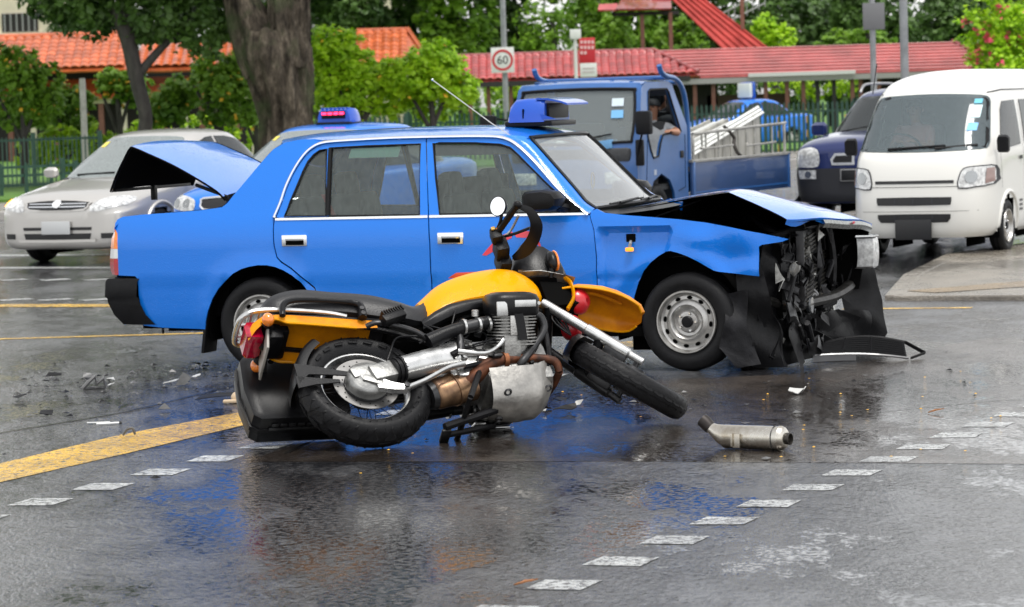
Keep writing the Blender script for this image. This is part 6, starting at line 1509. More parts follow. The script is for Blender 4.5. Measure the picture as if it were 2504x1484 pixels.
def seated(name, label, base, rz, arm_out, shirt, cap, scale=1.0):
    J = {'hip': ((0, 0, .10), (.15, .13)), 'waist': ((-.03, 0, .28), (.13, .11)), 'chest': ((-.05, 0, .47), (.16, .115)), 'neck0': ((-.045, 0, .60), (.06, .06)), 'neck': ((-.03, 0, .66), (.052, .052)), 'head0': ((-.012, 0, .715), (.066, .075)), 'head1': ((-.012, 0, .78), (.076, .092)), 'head2': ((-.022, 0, .85), (.068, .082)),
         'shL': ((-.05, .17, .555), (.062, .062)), 'shR': ((-.05, -.17, .555), (.062, .062)),
         'kneeL': ((.42, .12, .14), (.075, .075)), 'kneeR': ((.42, -.12, .14), (.075, .075)), 'footL': ((.50, .12, -.25), (.05, .05)), 'footR': ((.50, -.12, -.25), (.05, .05))}
    E_ = [('hip', 'waist'), ('waist', 'chest'), ('chest', 'neck0'), ('neck0', 'neck'), ('neck', 'head0'), ('head0', 'head1'), ('head1', 'head2'), ('chest', 'shL'), ('chest', 'shR'), ('hip', 'kneeL'), ('kneeL', 'footL'), ('hip', 'kneeR'), ('kneeR', 'footR')]
    for s, pts in arm_out.items():
        prev = 'sh' + s
        for i, (p, r) in enumerate(pts):
            n = 'arm%s%d' % (s, i); J[n] = (p, (r, r)); E_.append((prev, n)); prev = n
    hands = {s: pts[-1][0] for s, pts in arm_out.items()}; elb = {s: pts[0][0] for s, pts in arm_out.items()}
    def which(c):
        if c.z > .635 and abs(c.y) < .14 and c.x > -.2 and c.z > .62: return 1
        for s in elb:
            e = Vector(elb[s]); h = Vector(hands[s]); d = (h - e); t = (Vector(c) - e).dot(d) / max(1e-6, d.length_squared)
            if t > -.15 and (Vector(c) - (e + d * max(0, min(1, t)))).length < .085: return 1
        if c.z < .16: return 2
        return 0
    me = person(name, label, J, E_, ((shirt, SKIN, mat('trousers', (.03, .03, .035), rough=.8)), which), base)
    o = link(name, me); o.location = base; o.rotation_euler = (0, 0, rz); o.scale = (scale,) * 3
    tag(o, label, 'person')
    # face, ears and hair
    f = MB(); f.tube([(.062, 0, .79), (.090, 0, .762), (.066, 0, .752)], [.008, .014, .008], 8); f.build('nose', SKIN, o)
    for s in (-1, 1):
        MB().ball((-.02, s * .088, .775), (.016, .010, .030), 8).build('ear', SKIN, o)
        MB().ball((.062, s * .032, .795), (.012, .016, .009), 8).build('eye', HAIR, o)
        MB().tube([(.066, s * .016, .815), (.062, s * .05, .815)], .005, 5).build('eyebrow', HAIR, o)
    MB().tube([(.068, -.026, .728), (.076, 0, .727), (.068, .026, .728)], .006, 5).build('mouth', mat('lips', (.30, .10, .08), rough=.5), o)
    hv = MB(); V = []; n = 16
    rings_ = []
    for i in range(7):
        a = radians(88 - i * 15); rr = cos(a)
        rings_.append([(-.022 + .098 * rr * cos(2 * pi * k / n), .098 * rr * sin(2 * pi * k / n), .815 + .085 * sin(a) - (.03 if (i == 6 and cos(2 * pi * k / n) < .3) else 0)) for k in range(n)])
    hv.rings(rings_, closed=True).build('hair' if not cap else 'cap', HAIR if not cap else mat('cap_dark', (.02, .025, .03), rough=.7), o, smooth=60)
    if cap: MB().rings([[(.06, -.06, .832), (.06, 0, .845), (.06, .06, .832)], [(.13, -.05, .818), (.145, 0, .826), (.13, .05, .818)]], closed=False, caps=False).build('cap_peak', mat('cap_dark'), o)
    # hands with five fingers
    for s, h in hands.items():
        e = Vector(elb[s]); hp = Vector(h); d = (hp - e).normalized(); side = d.cross(Vector((0, 0, 1))).normalized(); hn = MB(); dn = Vector((0, 0, -1))
        hn.box(hp + d * .035, (.085, .075, .028), Matrix((d, side, d.cross(side))).transposed(), bev=.011)
        ho = hn.build('palm', SKIN, o, smooth=60)
        for k, ln in enumerate((.060, .070, .066, .052)):
            b = hp + d * .075 + side * (-.027 + k * .018)
            MB().tube([b, b + d * ln * .5 + dn * .006, b + d * ln * .85 + dn * .026], [.0085, .008, .006], 6).build('finger', SKIN, ho, smooth=60)
        b = hp + d * .012 - side * .036; MB().tube([b, b + d * .03 - side * .018, b + d * .058 - side * .016 + dn * .01], [.011, .0095, .007], 6).build('thumb', SKIN, ho, smooth=60)
    return o
f_ = Vector((cos(HEAD(24)), sin(HEAD(24)), 0)); l_ = Vector((-f_.y, f_.x, 0))
vo = Vector((4.02, 30.30, 0))
seated('person', 'van driver in a pink shirt with both hands on the wheel', vo + f_ * -1.15 + l_ * -.33 + Vector((0, 0, .74)), HEAD(24), {'L': [((.16, .22, .36), .045), ((.36, .10, .42), .034)], 'R': [((.16, -.22, .36), .045), ((.36, -.10, .42), .034)]}, mat('shirt_pink', (.45, .24, .22), rough=.8), False, .92)

# ------------------------------------------------------------------ blue lorry with open bed
truck = thing('flatbed_truck', 'blue open bed lorry with tube railings, passenger leaning out of the cab', 'truck', (.743, 35.26, 0), HEAD(26))
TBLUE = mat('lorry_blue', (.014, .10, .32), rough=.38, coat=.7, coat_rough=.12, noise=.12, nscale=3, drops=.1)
TGLASS = glass_mat('lorry_glass', (.90, .94, .93), sheen=.30, sheen_col=(.46, .52, .52), ior=1.55)
def cab_w(x, z): return .83 - .05 * sstep(1.2, 1.85, z) - .02 * sstep(-.1, .03, x)
TSIDE = [(.02, .45), (.02, .95), (-.03, 1.14), (-.26, 1.79), (-.36, 1.835), (-1.04, 1.845), (-1.16, 1.80), (-1.46, 1.32), (-1.45, .74), (-1.45, .42), (-1.05, .42), (-1.02, .56), (-.90, .70), (-.65, .78), (-.42, .70), (-.30, .56), (-.27, .42)]
TWIN = [(-.28, 1.22), (-.36, 1.45), (-.44, 1.735), (-.50, 1.755), (-.98, 1.755), (-1.03, 1.72), (-1.26, 1.25), (-.72, 1.225), (-.64, 1.12), (-.58, .985), (-.43, .965), (-.36, 1.05)]
for sg in (-1, 1):
    sp = panel('cab_side', TSIDE, lambda x, z: (x, sg * cab_w(x, z), z), TBLUE, truck, holes=[TWIN], res=.06, thick=.03, inward=(0, -sg, 0))
    MB().tube([Vector((x, sg * (cab_w(x, z) + .002), z)) for x, z in TWIN], .012, 6, close=True).build('window_seal', BLACKP, sp)
    if sg < 0: panel('side_window', shrink(TWIN, -.005), lambda x, z: (x, sg * (cab_w(x, z) - .015), z), DGLASS, sp, res=.1, thick=0)
    for a, b in (((-.27, 1.18), (-.20, .55)), ((-.20, .55), (-.22, .45)), ((-1.38, 1.22), (-1.36, .60)), ((-1.36, .60), (-1.15, .56))):
        MB().tube([(a[0], sg * (cab_w(*a) + .001), a[1]), (b[0], sg * (cab_w(*b) + .001), b[1])], .004, 5).build('door_seam', BLACK, sp)
    MB().box((-1.27, sg * .832, .985), (.10, .02, .085), bev=.012).build('door_handle', BLACKP, sp)
    MB().box((-.47, sg * .831, .80), (.07, .006, .06)).build('door_badge', mat('badge_pale', (.4, .45, .55), rough=.5), sp)
    # tall mirror
    mo = MB().box((.16, sg * .98, 1.38), (.10, .19, .27), bev=.035).build('door_mirror', BLACKP, truck, smooth=50)
    MB().tube([(.14, sg * .95, 1.28), (.05, sg * .86, 1.10), (.03, sg * .83, .95)], .014, 6).tube([(.14, sg * .95, 1.48), (-.05, sg * .84, 1.45)], .012, 6).build('mirror_arm', BLACKP, mo)
    # deflector flap low on the pillar
    MB().box((.02, sg * .86, 1.04), (.05, .10, .30), bev=.02).build('corner_panel', BLACKP, truck)
def tfront(y, z):
    x = float(np.interp(z, [.35, .95, 1.12, 1.80, 1.86], [.02, .03, -.01, -.26, -.33])); return (x + .05 * (1 - (y / .83) ** 2), y * (1 - .06 * sstep(1.2, 1.85, z)), z)
TF = [(-.83, .40), (-.83, .95), (-.83, 1.15), (-.83, 1.78), (-.79, 1.835), (0, 1.85), (.79, 1.835), (.83, 1.78), (.83, 1.15), (.83, .95), (.83, .40)]
TW = rounded([(-.74, 1.20), (-.76, 1.50), (-.75, 1.73), (-.70, 1.765), (0, 1.78), (.70, 1.765), (.75, 1.73), (.76, 1.50), (.74, 1.20), (.68, 1.165), (0, 1.15), (-.68, 1.165)], 3)
fr0 = panel('cab_front', TF, tfront, TBLUE, truck, holes=[TW], res=.07, thick=.03, inward=(-1, 0, 0))
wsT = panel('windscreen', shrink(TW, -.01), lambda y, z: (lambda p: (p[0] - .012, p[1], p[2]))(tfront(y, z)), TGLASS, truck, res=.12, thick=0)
MB().tube([Vector(tfront(*p)) + Vector((.004, 0, 0)) for p in TW], .018, 6, close=True).build('windscreen_seal', BLACKP, wsT)
for y0, y1 in ((-.6, -.28), (.0, .5)): MB().tube([Vector(tfront(y0, 1.18)) + Vector((.02, 0, 0)), Vector(tfront(y1, 1.62 if y0 < 0 else 1.26)) + Vector((.02, 0, 0))], .010, 6).build('wiper', BLACKP, wsT)
for z0, z1, c_ in ((1.575, 1.665, (.62, .72, .78)), (1.44, 1.53, (.18, .45, .75))): panel('permit_sticker', [(.47, z0), (.47, z1), (.62, z1), (.62, z0)], lambda y, z: (lambda p: (p[0] + .004, p[1], p[2]))(tfront(y, z)), mat('permit%d' % int(z0 * 100), c_, rough=.5), wsT, res=.2, thick=0)
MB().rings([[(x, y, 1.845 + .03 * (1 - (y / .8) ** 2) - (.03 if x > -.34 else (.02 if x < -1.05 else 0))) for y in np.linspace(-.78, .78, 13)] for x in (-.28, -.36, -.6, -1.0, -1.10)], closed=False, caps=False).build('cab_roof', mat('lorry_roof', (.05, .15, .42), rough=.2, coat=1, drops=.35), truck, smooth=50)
for k in range(6): MB().box((-.68, -.6 + k * .24, 1.872), (.62, .05, .012), bev=.005).build('roof_rib', TBLUE, truck)
# cab back wall with its window
TB = [(-.80, .45), (-.80, 1.35), (-.76, 1.80), (.76, 1.80), (.80, 1.35), (.80, .45)]
bx = lambda y, z: (float(np.interp(z, [.4, 1.32, 1.80], [-1.45, -1.46, -1.16])), y, z)
panel('cab_back', TB, bx, mat('lorry_trim_grey', (.10, .12, .15), rough=.6), truck, holes=[[(-.05, 1.32), (-.05, 1.68), (.30, 1.68), (.30, 1.32)], [(.36, 1.32), (.36, 1.68), (.66, 1.68), (.66, 1.32)]], res=.15, thick=.02, inward=(-1, 0, 0))
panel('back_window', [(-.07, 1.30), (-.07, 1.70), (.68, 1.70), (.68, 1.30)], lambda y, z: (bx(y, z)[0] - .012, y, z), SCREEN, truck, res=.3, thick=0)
MB().box((-.75, 0, .62), (1.3, 1.55, .06)).box((-.10, 0, 1.02), (.35, 1.5, .16), bev=.05).build('cab_floor', SEATM, truck)
for y in (-.4, .4): MB().box((-.95, y, .80), (.46, .5, .16), bev=.05).box((-1.22, y, 1.10), (.12, .5, .56), RY(radians(-8)), bev=.05).build('seat', SEATM, truck, smooth=50)
MB().tube([Vector((-.42, -.4, 1.13)) + RY(radians(-35)) @ Vector((.2 * cos(q), .2 * sin(q), 0)) for q in np.linspace(0, 2 * pi, 25)[:-1]], .015, 6, close=True).tube([(-.42, -.4, 1.13), (-.15, -.4, 1.0)], .02, 6).build('steering_wheel', BLACKP, truck)
rp = random.Random(3)
for k in range(5): MB().box((-.10 + rp.uniform(-.1, .1), -.35 + k * .2, 1.14), (.20, .14, .10), RZ(rp.uniform(-1, 1)) @ RX(rp.uniform(-.5, .5)), bev=.004).build('dash_papers', WHITEP if k % 2 else mat('paper_blue', (.15, .35, .6), rough=.6), truck)
MB().box((.04, 0, .55), (.10, 1.5, .18), bev=.03).build('front_bumper', BLACKP, truck)
for sg in (-1, 1): MB().box((.05, sg * .58, .76), (.05, .30, .14), bev=.02).build('headlamp', LAMPG, truck)
# ladder bar behind and over the cab
lb = MB()
for sg in (-1, 1): lb.tube(catmull([(-.74, sg * .80, 2.03), (-.80, sg * .80, 1.95), (-.95, sg * .80, 1.90), (-1.20, sg * .80, 1.87), (-1.38, sg * .80, 1.78), (-1.49, sg * .80, 1.62), (-1.55, sg * .80, 1.32), (-1.56, sg * .80, .80)], 4), .032, 10)
lb.tube([(-1.30, -.80, 1.83), (-1.30, .80, 1.83)], .028, 8).tube([(-1.02, -.80, 1.89), (-1.02, .80, 1.89)], .024, 8)
lb.build('ladder_bar', TBLUE, truck, smooth=50)
# bed
MB().box((-3.15, 0, .80), (3.25, 1.68, .06)).build('bed_floor', mat('bed_steel', (.16, .15, .14), rough=.6, noise=.4), truck)
MB().box((-2.6, .35, .58), (4.0, .10, .16)).box((-2.6, -.35, .58), (4.0, .10, .16)).build('chassis', BLACK, truck)
RAILG = mat('galvanised_tube', (.42, .41, .38), rough=.45, metal=.6, noise=.3, nscale=9)
for sg in (-1, 1):
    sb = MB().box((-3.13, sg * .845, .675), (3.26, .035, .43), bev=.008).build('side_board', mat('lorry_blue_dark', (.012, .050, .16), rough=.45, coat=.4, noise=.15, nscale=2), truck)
    MB().box((-3.13, sg * .850, .895), (3.28, .05, .035), bev=.006).build('board_cap', RAILG, sb)
    MB().box((-3.13, sg * .862, .52), (3.2, .012, .02)).build('board_rib', TBLUE, sb)
    for x in (-1.55, -4.70): MB().box((x, sg * .86, .68), (.06, .03, .44), bev=.006).build('board_post', TBLUE, sb)
    r1 = MB().tube(catmull([(-1.60, sg * .84, .92), (-1.60, sg * .84, 1.17), (-1.64, sg * .84, 1.21), (-1.70, sg * .84, 1.215), (-3.0, sg * .84, 1.245), (-4.55, sg * .84, 1.275), (-4.62, sg * .84, 1.25), (-4.63, sg * .84, .92)], 3), .019, 8).build('bed_rail', RAILG, truck)
    for x in (-2.0, -2.4, -3.6, -4.2): MB().tube([(x, sg * .84, .90), (x, sg * .84, 1.22 + (-x - 1.6) * .02)], .012, 6).build('rail_upright', RAILG, r1)
    for xa, xb in ((-1.85, -2.85), (-3.3, -4.3)): MB().tube(catmull([(xa, sg * .85, 1.20), (xa - .01, sg * .85, 1.06), (xa - .06, sg * .85, 1.03), (xb, sg * .85, 1.05)], 3), .013, 6).build('rail_loop', RAILG, r1)
    for x in (-.62, -3.55): wheel(truck, (x, sg * .70, .33), .33, .19, .20, sg, 'steel')
MB().box((-4.77, 0, .675), (.035, 1.68, .43), bev=.008).build('tail_board', TBLUE, truck)
MB().box((-4.70, .70, .50), (.05, .24, .09), bev=.01).build('tail_lamp', REDL, truck)
# load: folded pale shutter panel strapped aslant in the bed
Tm = Matrix.Translation((.743, 35.26, 0)) @ Matrix.Rotation(HEAD(26), 4, 'Z')
load = thing('shutter_panel', 'pale ribbed shutter panel tied aslant in the lorry bed', 'panel', matrix=Tm)
PALE = mat('weathered_boards', (.42, .41, .37), rough=.7, noise=.35, nscale=6, stretch=(1, 1, .2))
WHT = mat('white_batten', (.68, .69, .66), rough=.5, noise=.1)
for k in range(17):
    x0 = -2.42 - k * .13; zt = .97 + (-x0 - 2.3) * .20
    if zt > .93: MB().box((x0 - .06, .50 + .01 * (k % 2), (.84 + zt) / 2), (.122, .03, zt - .84), bev=.004).build('slat', PALE, load, smooth=0)
for k, dz in enumerate((0, .035, .07)):
    MB().tube([(-2.25, .52 - .03 * k, .93 + dz), (-4.72, .52 - .03 * k, 1.42 + dz)], .024, 4).build('top_batten', WHT, load, smooth=0)
for k in range(7): MB().box((-3.35 - .08 * k, .30 - .075 * k, 1.02 + .02 * (k % 3)), (1.9 - .1 * k, .03, .34 + .03 * (k % 2)), RY(radians(9)) @ RX(radians(6)), bev=.004).build('board', PALE if k % 2 else WHT, load, smooth=0)
rope = MB(); rr_ = random.Random(8); P = [np.array((-3.3, .55, 1.28))]
for k in range(7): P.append(P[-1] + np.array((rr_.uniform(-.05, .05), rr_.uniform(.0, .05), -.055)))
MB().tube(catmull(P, 3), .022, 6).build('tie_rope', mat('dark_rope', (.04, .035, .03), rough=.8), load)
f_ = Vector((cos(HEAD(26)), sin(HEAD(26)), 0)); l_ = Vector((-f_.y, f_.x, 0))
seated('person', 'man in dark cap and white shirt resting his arm on the lorry window', Vector((.743, 35.26, 0)) + f_ * -1.20 + l_ * .50 + Vector((0, 0, .77)), HEAD(26) + radians(8), {'L': [((.06, .33, .475), .047), ((.30, .30, .50), .036)], 'R': [((.10, -.26, .30), .045), ((.30, -.20, .22), .034)]}, SHIRT, True, .98)

# ================================================================== BACKGROUND
def ray_at(px, py, Y):
    """where a line of sight through a picture position reaches the distance Y (used to survey the site once)"""
    d = _f + _rt * ((px - 1252) / 7500.0) - _up * ((py - 742.15) / 7500.0); t = Y / d.y
    return Vector((d.x * t, Y, CAM_H + d.z * t))

def leaf_mat(name, c, c2, ns=.9):
    if name in MATS: return MATS[name]
    m = bpy.data.materials.new(name); m.use_nodes = True; nt = m.node_tree; N = nt.nodes; L = nt.links; p = N['Principled BSDF']; out = N['Material Output']
    tc = N.new('ShaderNodeTexCoord'); n = N.new('ShaderNodeTexNoise'); n.inputs['Scale'].default_value = ns; n.inputs['Detail'].default_value = 8; n.inputs['Roughness'].default_value = .75
    L.new(tc.outputs['Object'], n.inputs['Vector'])
    r = N.new('ShaderNodeValToRGB'); r.color_ramp.elements[0].position = .36; r.color_ramp.elements[0].color = tuple(c2) + (1,); r.color_ramp.elements[1].position = .64; r.color_ramp.elements[1].color = tuple(c) + (1,)
    L.new(n.outputs['Fac'], r.inputs['Fac']); L.new(r.outputs['Color'], p.inputs['Base Color'])
    p.inputs['Roughness'].default_value = .42; p.inputs['Specular IOR Level'].default_value = .4
    tr = N.new('ShaderNodeBsdfTranslucent'); L.new(r.outputs['Color'], tr.inputs['Color'])
    mx = N.new('ShaderNodeMixShader'); mx.inputs[0].default_value = .40; L.new(p.outputs[0], mx.inputs[1]); L.new(tr.outputs[0], mx.inputs[2]); L.new(mx.outputs[0], out.inputs['Surface'])
    MATS[name] = m; return m
BARK = mat('bark', (.16, .145, .115), rough=.9, spec=.2, noise=.55, nscale=3.2, bump=1.0, bscale=9, bdist=.10, col2=(.028, .026, .020), stretch=(1, 1, .30))
def bark_mat():
    m = bpy.data.materials.new('mossy_bark'); m.use_nodes = True; nt = m.node_tree; N = nt.nodes; L = nt.links; p = N['Principled BSDF']
    tc = N.new('ShaderNodeTexCoord'); mp = N.new('ShaderNodeMapping'); mp.inputs['Scale'].default_value = (1, 1, .28); L.new(tc.outputs['Object'], mp.inputs['Vector'])
    n = N.new('ShaderNodeTexNoise'); n.inputs['Scale'].default_value = 5.5; n.inputs['Detail'].default_value = 8; n.inputs['Roughness'].default_value = .75; L.new(mp.outputs['Vector'], n.inputs['Vector'])
    r = N.new('ShaderNodeValToRGB'); e = r.color_ramp.elements; e[0].position = .36; e[0].color = (.016, .013, .010, 1); e[1].position = .68; e[1].color = (.24, .20, .15, 1); k = e.new(.52); k.color = (.085, .070, .052, 1); L.new(n.outputs['Fac'], r.inputs['Fac'])
    n2 = N.new('ShaderNodeTexNoise'); n2.inputs['Scale'].default_value = 1.3; n2.inputs['Detail'].default_value = 6; L.new(tc.outputs['Object'], n2.inputs['Vector'])
    w = N.new('ShaderNodeMapRange'); w.inputs['From Min'].default_value = .52; w.inputs['From Max'].default_value = .66; w.inputs['To Max'].default_value = .75; L.new(n2.outputs['Fac'], w.inputs['Value'])
    mx = N.new('ShaderNodeMix'); mx.data_type = 'RGBA'; L.new(w.outputs['Result'], mx.inputs['Factor']); L.new(r.outputs['Color'], mx.inputs['A']); mx.inputs['B'].default_value = (.06, .085, .035, 1); L.new(mx.outputs['Result'], p.inputs['Base Color'])
    b = N.new('ShaderNodeBump'); b.inputs['Strength'].default_value = 1; b.inputs['Distance'].default_value = .12; L.new(n.outputs['Fac'], b.inputs['Height']); L.new(b.outputs['Normal'], p.inputs['Normal'])
    p.inputs['Roughness'].default_value = .9; p.inputs['Specular IOR Level'].default_value = .2
    return m
BARK = bark_mat()
BARK2 = mat('dark_bark', (.05, .045, .04), rough=.85, noise=.5, nscale=6, bump=.9, bscale=18, stretch=(1, 1, .35))

def leaves(rnd, blobs, n, size, fill=.35, flat=.0):
    """n folded leaves spread through the blobs, denser towards their skins"""
    tot = sum((b[1][0] * b[1][1] * b[1][2]) ** .667 for b in blobs); V = []; F = []
    for c, r in blobs:
        k = int(n * (r[0] * r[1] * r[2]) ** .667 / tot)
        cl = [(Vector((rnd.gauss(0, 1), rnd.gauss(0, 1), rnd.gauss(0, 1))).normalized() * rnd.uniform(fill, 1.0) ** .5) for _ in range(max(6, k // 14))]
        for _ in range(k):
            q = rnd.choice(cl); q = q + Vector((rnd.gauss(0, 1), rnd.gauss(0, 1), rnd.gauss(0, 1))) * .085
            p = Vector((c[0] + q.x * r[0], c[1] + q.y * r[1], c[2] + q.z * r[2]))
            s = size * rnd.choice((.45, .6, .8, 1.0, 1.3, 1.6)) * rnd.uniform(.85, 1.15)
            nrm = (Vector((q.x, q.y, q.z)).normalized() * .7 + Vector((rnd.gauss(0, .5), rnd.gauss(-.25, .5), rnd.gauss(.85, .5)))).normalized()
            a = nrm.orthogonal().normalized(); a.rotate(Matrix.Rotation(rnd.uniform(0, 6.28), 3, nrm)); b = nrm.cross(a)
            i = len(V); w = s * .36
            V += [p - a * s * .5, p - b * w - nrm * s * .10, p + a * s * .5 - nrm * s * .06, p + b * w - nrm * s * .10]; F += [(i, i + 1, i + 2), (i, i + 2, i + 3)]
    me = bpy.data.meshes.new('crown'); me.from_pydata([tuple(v) for v in V], [], F); return me

def roughen(o, rnd):
    """ridged bark: push the trunk's skin in and out along its length"""
    bm = bmesh.new(); bm.from_mesh(o.data); bmesh.ops.subdivide_edges(bm, edges=bm.edges[:], cuts=2, use_grid_fill=True); bm.normal_update(); ph = [rnd.uniform(0, 6) for _ in range(4)]
    for v in bm.verts:
        a = atan2(v.co.y, v.co.x); z = v.co.z
        v.co += v.normal * (.035 * sin(a * 9 + ph[0] + 1.3 * sin(z * 2.1)) + .028 * sin(a * 17 + ph[1] + z * 1.2) + .05 * sin(z * 2.3 + a * 3 + ph[2]) + rnd.uniform(-.012, .012))
    bm.to_mesh(o.data); bm.free()

def tree(name, label, cat, base, trunk, blobs, leafm, n=3000, size=.2, bark=BARK, seed=1, group=None, limbs=(), flowers=None, fill=.35, crown_name='crown'):
    rnd = random.Random(seed); e = thing(name, label, cat, base, group=group)
    if trunk:
        P = catmull([np.array(p[0], float) for p in trunk], 4); R = list(np.interp(np.linspace(0, 1, len(P)), np.linspace(0, 1, len(trunk)), [p[1] for p in trunk]))
        t = MB().tube(P, R, 14 if max(R) < .4 else 40).build('trunk', bark, e, smooth=60)
        if max(R) >= .4: roughen(t, rnd)
        for lm in limbs:
            P = catmull([np.array(p[0], float) for p in lm], 4); R = list(np.interp(np.linspace(0, 1, len(P)), np.linspace(0, 1, len(lm)), [p[1] for p in lm])); lo_ = MB().tube(P, R, 10 if max(R) < .3 else 36).build('limb', bark, t, smooth=60); (roughen(lo_, rnd) if max(R) > .3 else None)
    me = leaves(rnd, blobs, n, size, fill); me.materials.append(leafm); cr = link(crown_name, me, None, e)
    if flowers:
        fm, fn_, fs = flowers; mb = leaves(rnd, [(c, (r[0] * 1.03, r[1] * 1.03, r[2] * 1.03)) for c, r in blobs], fn_, fs, .8); mb.materials.append(fm); f = link('flowers', mb, None, cr); f['kind'] = 'stuff'
    return e
def rblobs(rnd, c, r, k, s=.5):
    out = []
    for _ in range(k):
        q = Vector((rnd.gauss(0, 1), rnd.gauss(0, 1), rnd.gauss(0, 1))).normalized() * rnd.uniform(.25, .8)
        f = rnd.uniform(.7, 1.25) * s; out.append(((c[0] + q.x * r[0], c[1] + q.y * r[1], c[2] + q.z * r[2]), (r[0] * f, r[1] * f, r[2] * f)))
    return out
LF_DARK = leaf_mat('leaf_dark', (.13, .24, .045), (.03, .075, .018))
LF_MID = leaf_mat('leaf_mid', (.28, .48, .04), (.08, .19, .018))
LF_BRT = leaf_mat('leaf_bright', (.52, .76, .025), (.24, .48, .014), 1.6)
LF_LIME = leaf_mat('leaf_lime', (.46, .66, .02), (.22, .42, .012), 1.8)
FL_Y = mat('flower_yellow', (.75, .42, .02), rough=.6); FL_P = mat('flower_pink', (.62, .05, .10), rough=.6); FL_O = mat('flower_orange', (.7, .28, .05), rough=.6)

rb = random.Random(11)
# the great tree with two limbs; its crown spreads above the picture
tb = Vector((-4.25, 60, .12))
T1 = [((.02, 0, -.1), .66), ((.0, 0, .6), .55), ((-.04, 0, 1.36), .50), ((-.13, 0, 1.95), .57), ((-.23, 0, 2.56), .66), ((-.31, 0, 3.05), .52)]
tree('rain_tree', 'great mossy tree with thick forked trunk, behind the blue taxi', 'tree', tb, T1,
     rblobs(rb, (-2.5, 2, 10.0), (9.5, 5, 3.6), 24, .40), LF_DARK, 15000, .48, seed=3,
     limbs=([((-.32, 0, 2.4), .50), ((-.66, 0, 3.1), .38), ((-.90, 0, 3.76), .33), ((-1.3, 0, 5.2), .30), ((-2.4, .5, 8), .2)], [((-.08, 0, 2.4), .52), ((.02, 0, 3.1), .40), ((.10, 0, 3.76), .36), ((.3, .2, 5.2), .33), ((1.6, .8, 8), .22)]))
# slim dark tree and its canopy at the left
s0 = Vector((-7.25, 60.5, .15))
tree('dark_tree', 'slim dark tree with drooping canopy in front of the orange tiled roof', 'tree', s0, [((-.05, 0, 0), .19), ((.05, 0, .8), .15), ((.16, 0, 1.4), .14), ((.02, 0, 2.1), .15), ((-.12, 0, 2.9), .16), ((-.30, 0, 3.6), .2)],
     [((-1.45, .3, 3.8), (.85, .8, .55)), ((-.9, .3, 3.7), (.9, .9, .75)), ((.3, .3, 3.55), (1.0, .9, .72)), ((1.25, .3, 3.35), (.8, .8, .78)), ((.2, 0, 5.0), (2.4, 2, .9)), ((1.9, .3, 3.7), (.6, .7, .8)), ((.1, .2, 4.3), (1.9, 1.5, .55)), ((-1.5, .4, 6.6), (4.2, 2.4, 1.2))], LF_DARK, 30000, .125, bark=BARK2, seed=5, limbs=([((.0, 0, 2.2), .10), ((.5, .1, 2.75), .08), ((1.1, .2, 3.3), .05)],))
# flowering trees along the fence
def flow(px, py, Y, rx, rz, seed, lm, n, tr=True, label='', fl=(FL_Y, 45, .085), size=.105):
    c = ray_at(px, py, Y); b = Vector((c.x, Y, .15)); r2 = random.Random(seed); h = c.z - .15
    bl = rblobs(r2, (0, 0, h), (rx, rx * .7, rz), 9, .48)
    return tree('flowering_tree', label, 'tree', b, [((0, 0, 0), .09), ((.05, 0, h * .5), .07), ((.0, 0, h), .05)] if tr else None, bl, lm, int(n * 1.9), size, BARK2, seed, 'flowering trees by the fence', flowers=fl, limbs=([((.03, 0, h * .45), .05), ((-rx * .5, 0, h), .03)], [((.03, 0, h * .5), .05), ((rx * .5, 0, h * 1.05), .03)]))
flow(50, 235, 66, .95, .95, 21, LF_MID, 4600, label='mid green flowering tree at the end of the left railing')
flow(175, 275, 68, .70, .60, 22, LF_MID, 2400, label='low green sapling below the orange eaves, left of the white post')
flow(285, 215, 70, .75, .46, 27, LF_MID, 2200, label='small green tree beside the slim dark trunk')
flow(420, 235, 68, .75, .75, 23, LF_MID, 3400, label='mid green flowering tree just right of the slim dark trunk')
flow(530, 205, 67, 1.0, .95, 24, LF_MID, 4800, label='flowering tree covering the orange roof beside the great trunk', fl=(FL_Y, 70, .09))
flow(880, 178, 66, 1.3, 1.12, 25, LF_BRT, 7000, label='bright green flowering tree right against the great trunk', fl=(FL_Y, 60, .09))
flow(1050, 205, 66, 1.05, .90, 26, LF_BRT, 6000, label='broad bright green tree by the end of the red walkway', fl=(FL_Y, 30, .09))
flow(620, 280, 72, .5, .35, 28, LF_MID, 800, label='small tree between the great trunk and the orange pavilion')
# bougainvillea at the right edge
c = ray_at(2440, 80, 88); rq = random.Random(31)
tree('bougainvillea', 'tall bougainvillea with pink blossoms beside the red walkway roof', 'bush', (c.x, 88, .12), [((0, 0, 0), .1), ((0, 0, 2.5), .06)], rblobs(rq, (.25, 0, c.z - .3), (1.45, 1, 1.7), 14, .45) + [((.3, 0, 1.6), (1.3, .9, 1.2))], LF_BRT, 8500, .12, BARK2, 31, flowers=(FL_P, 420, .15))
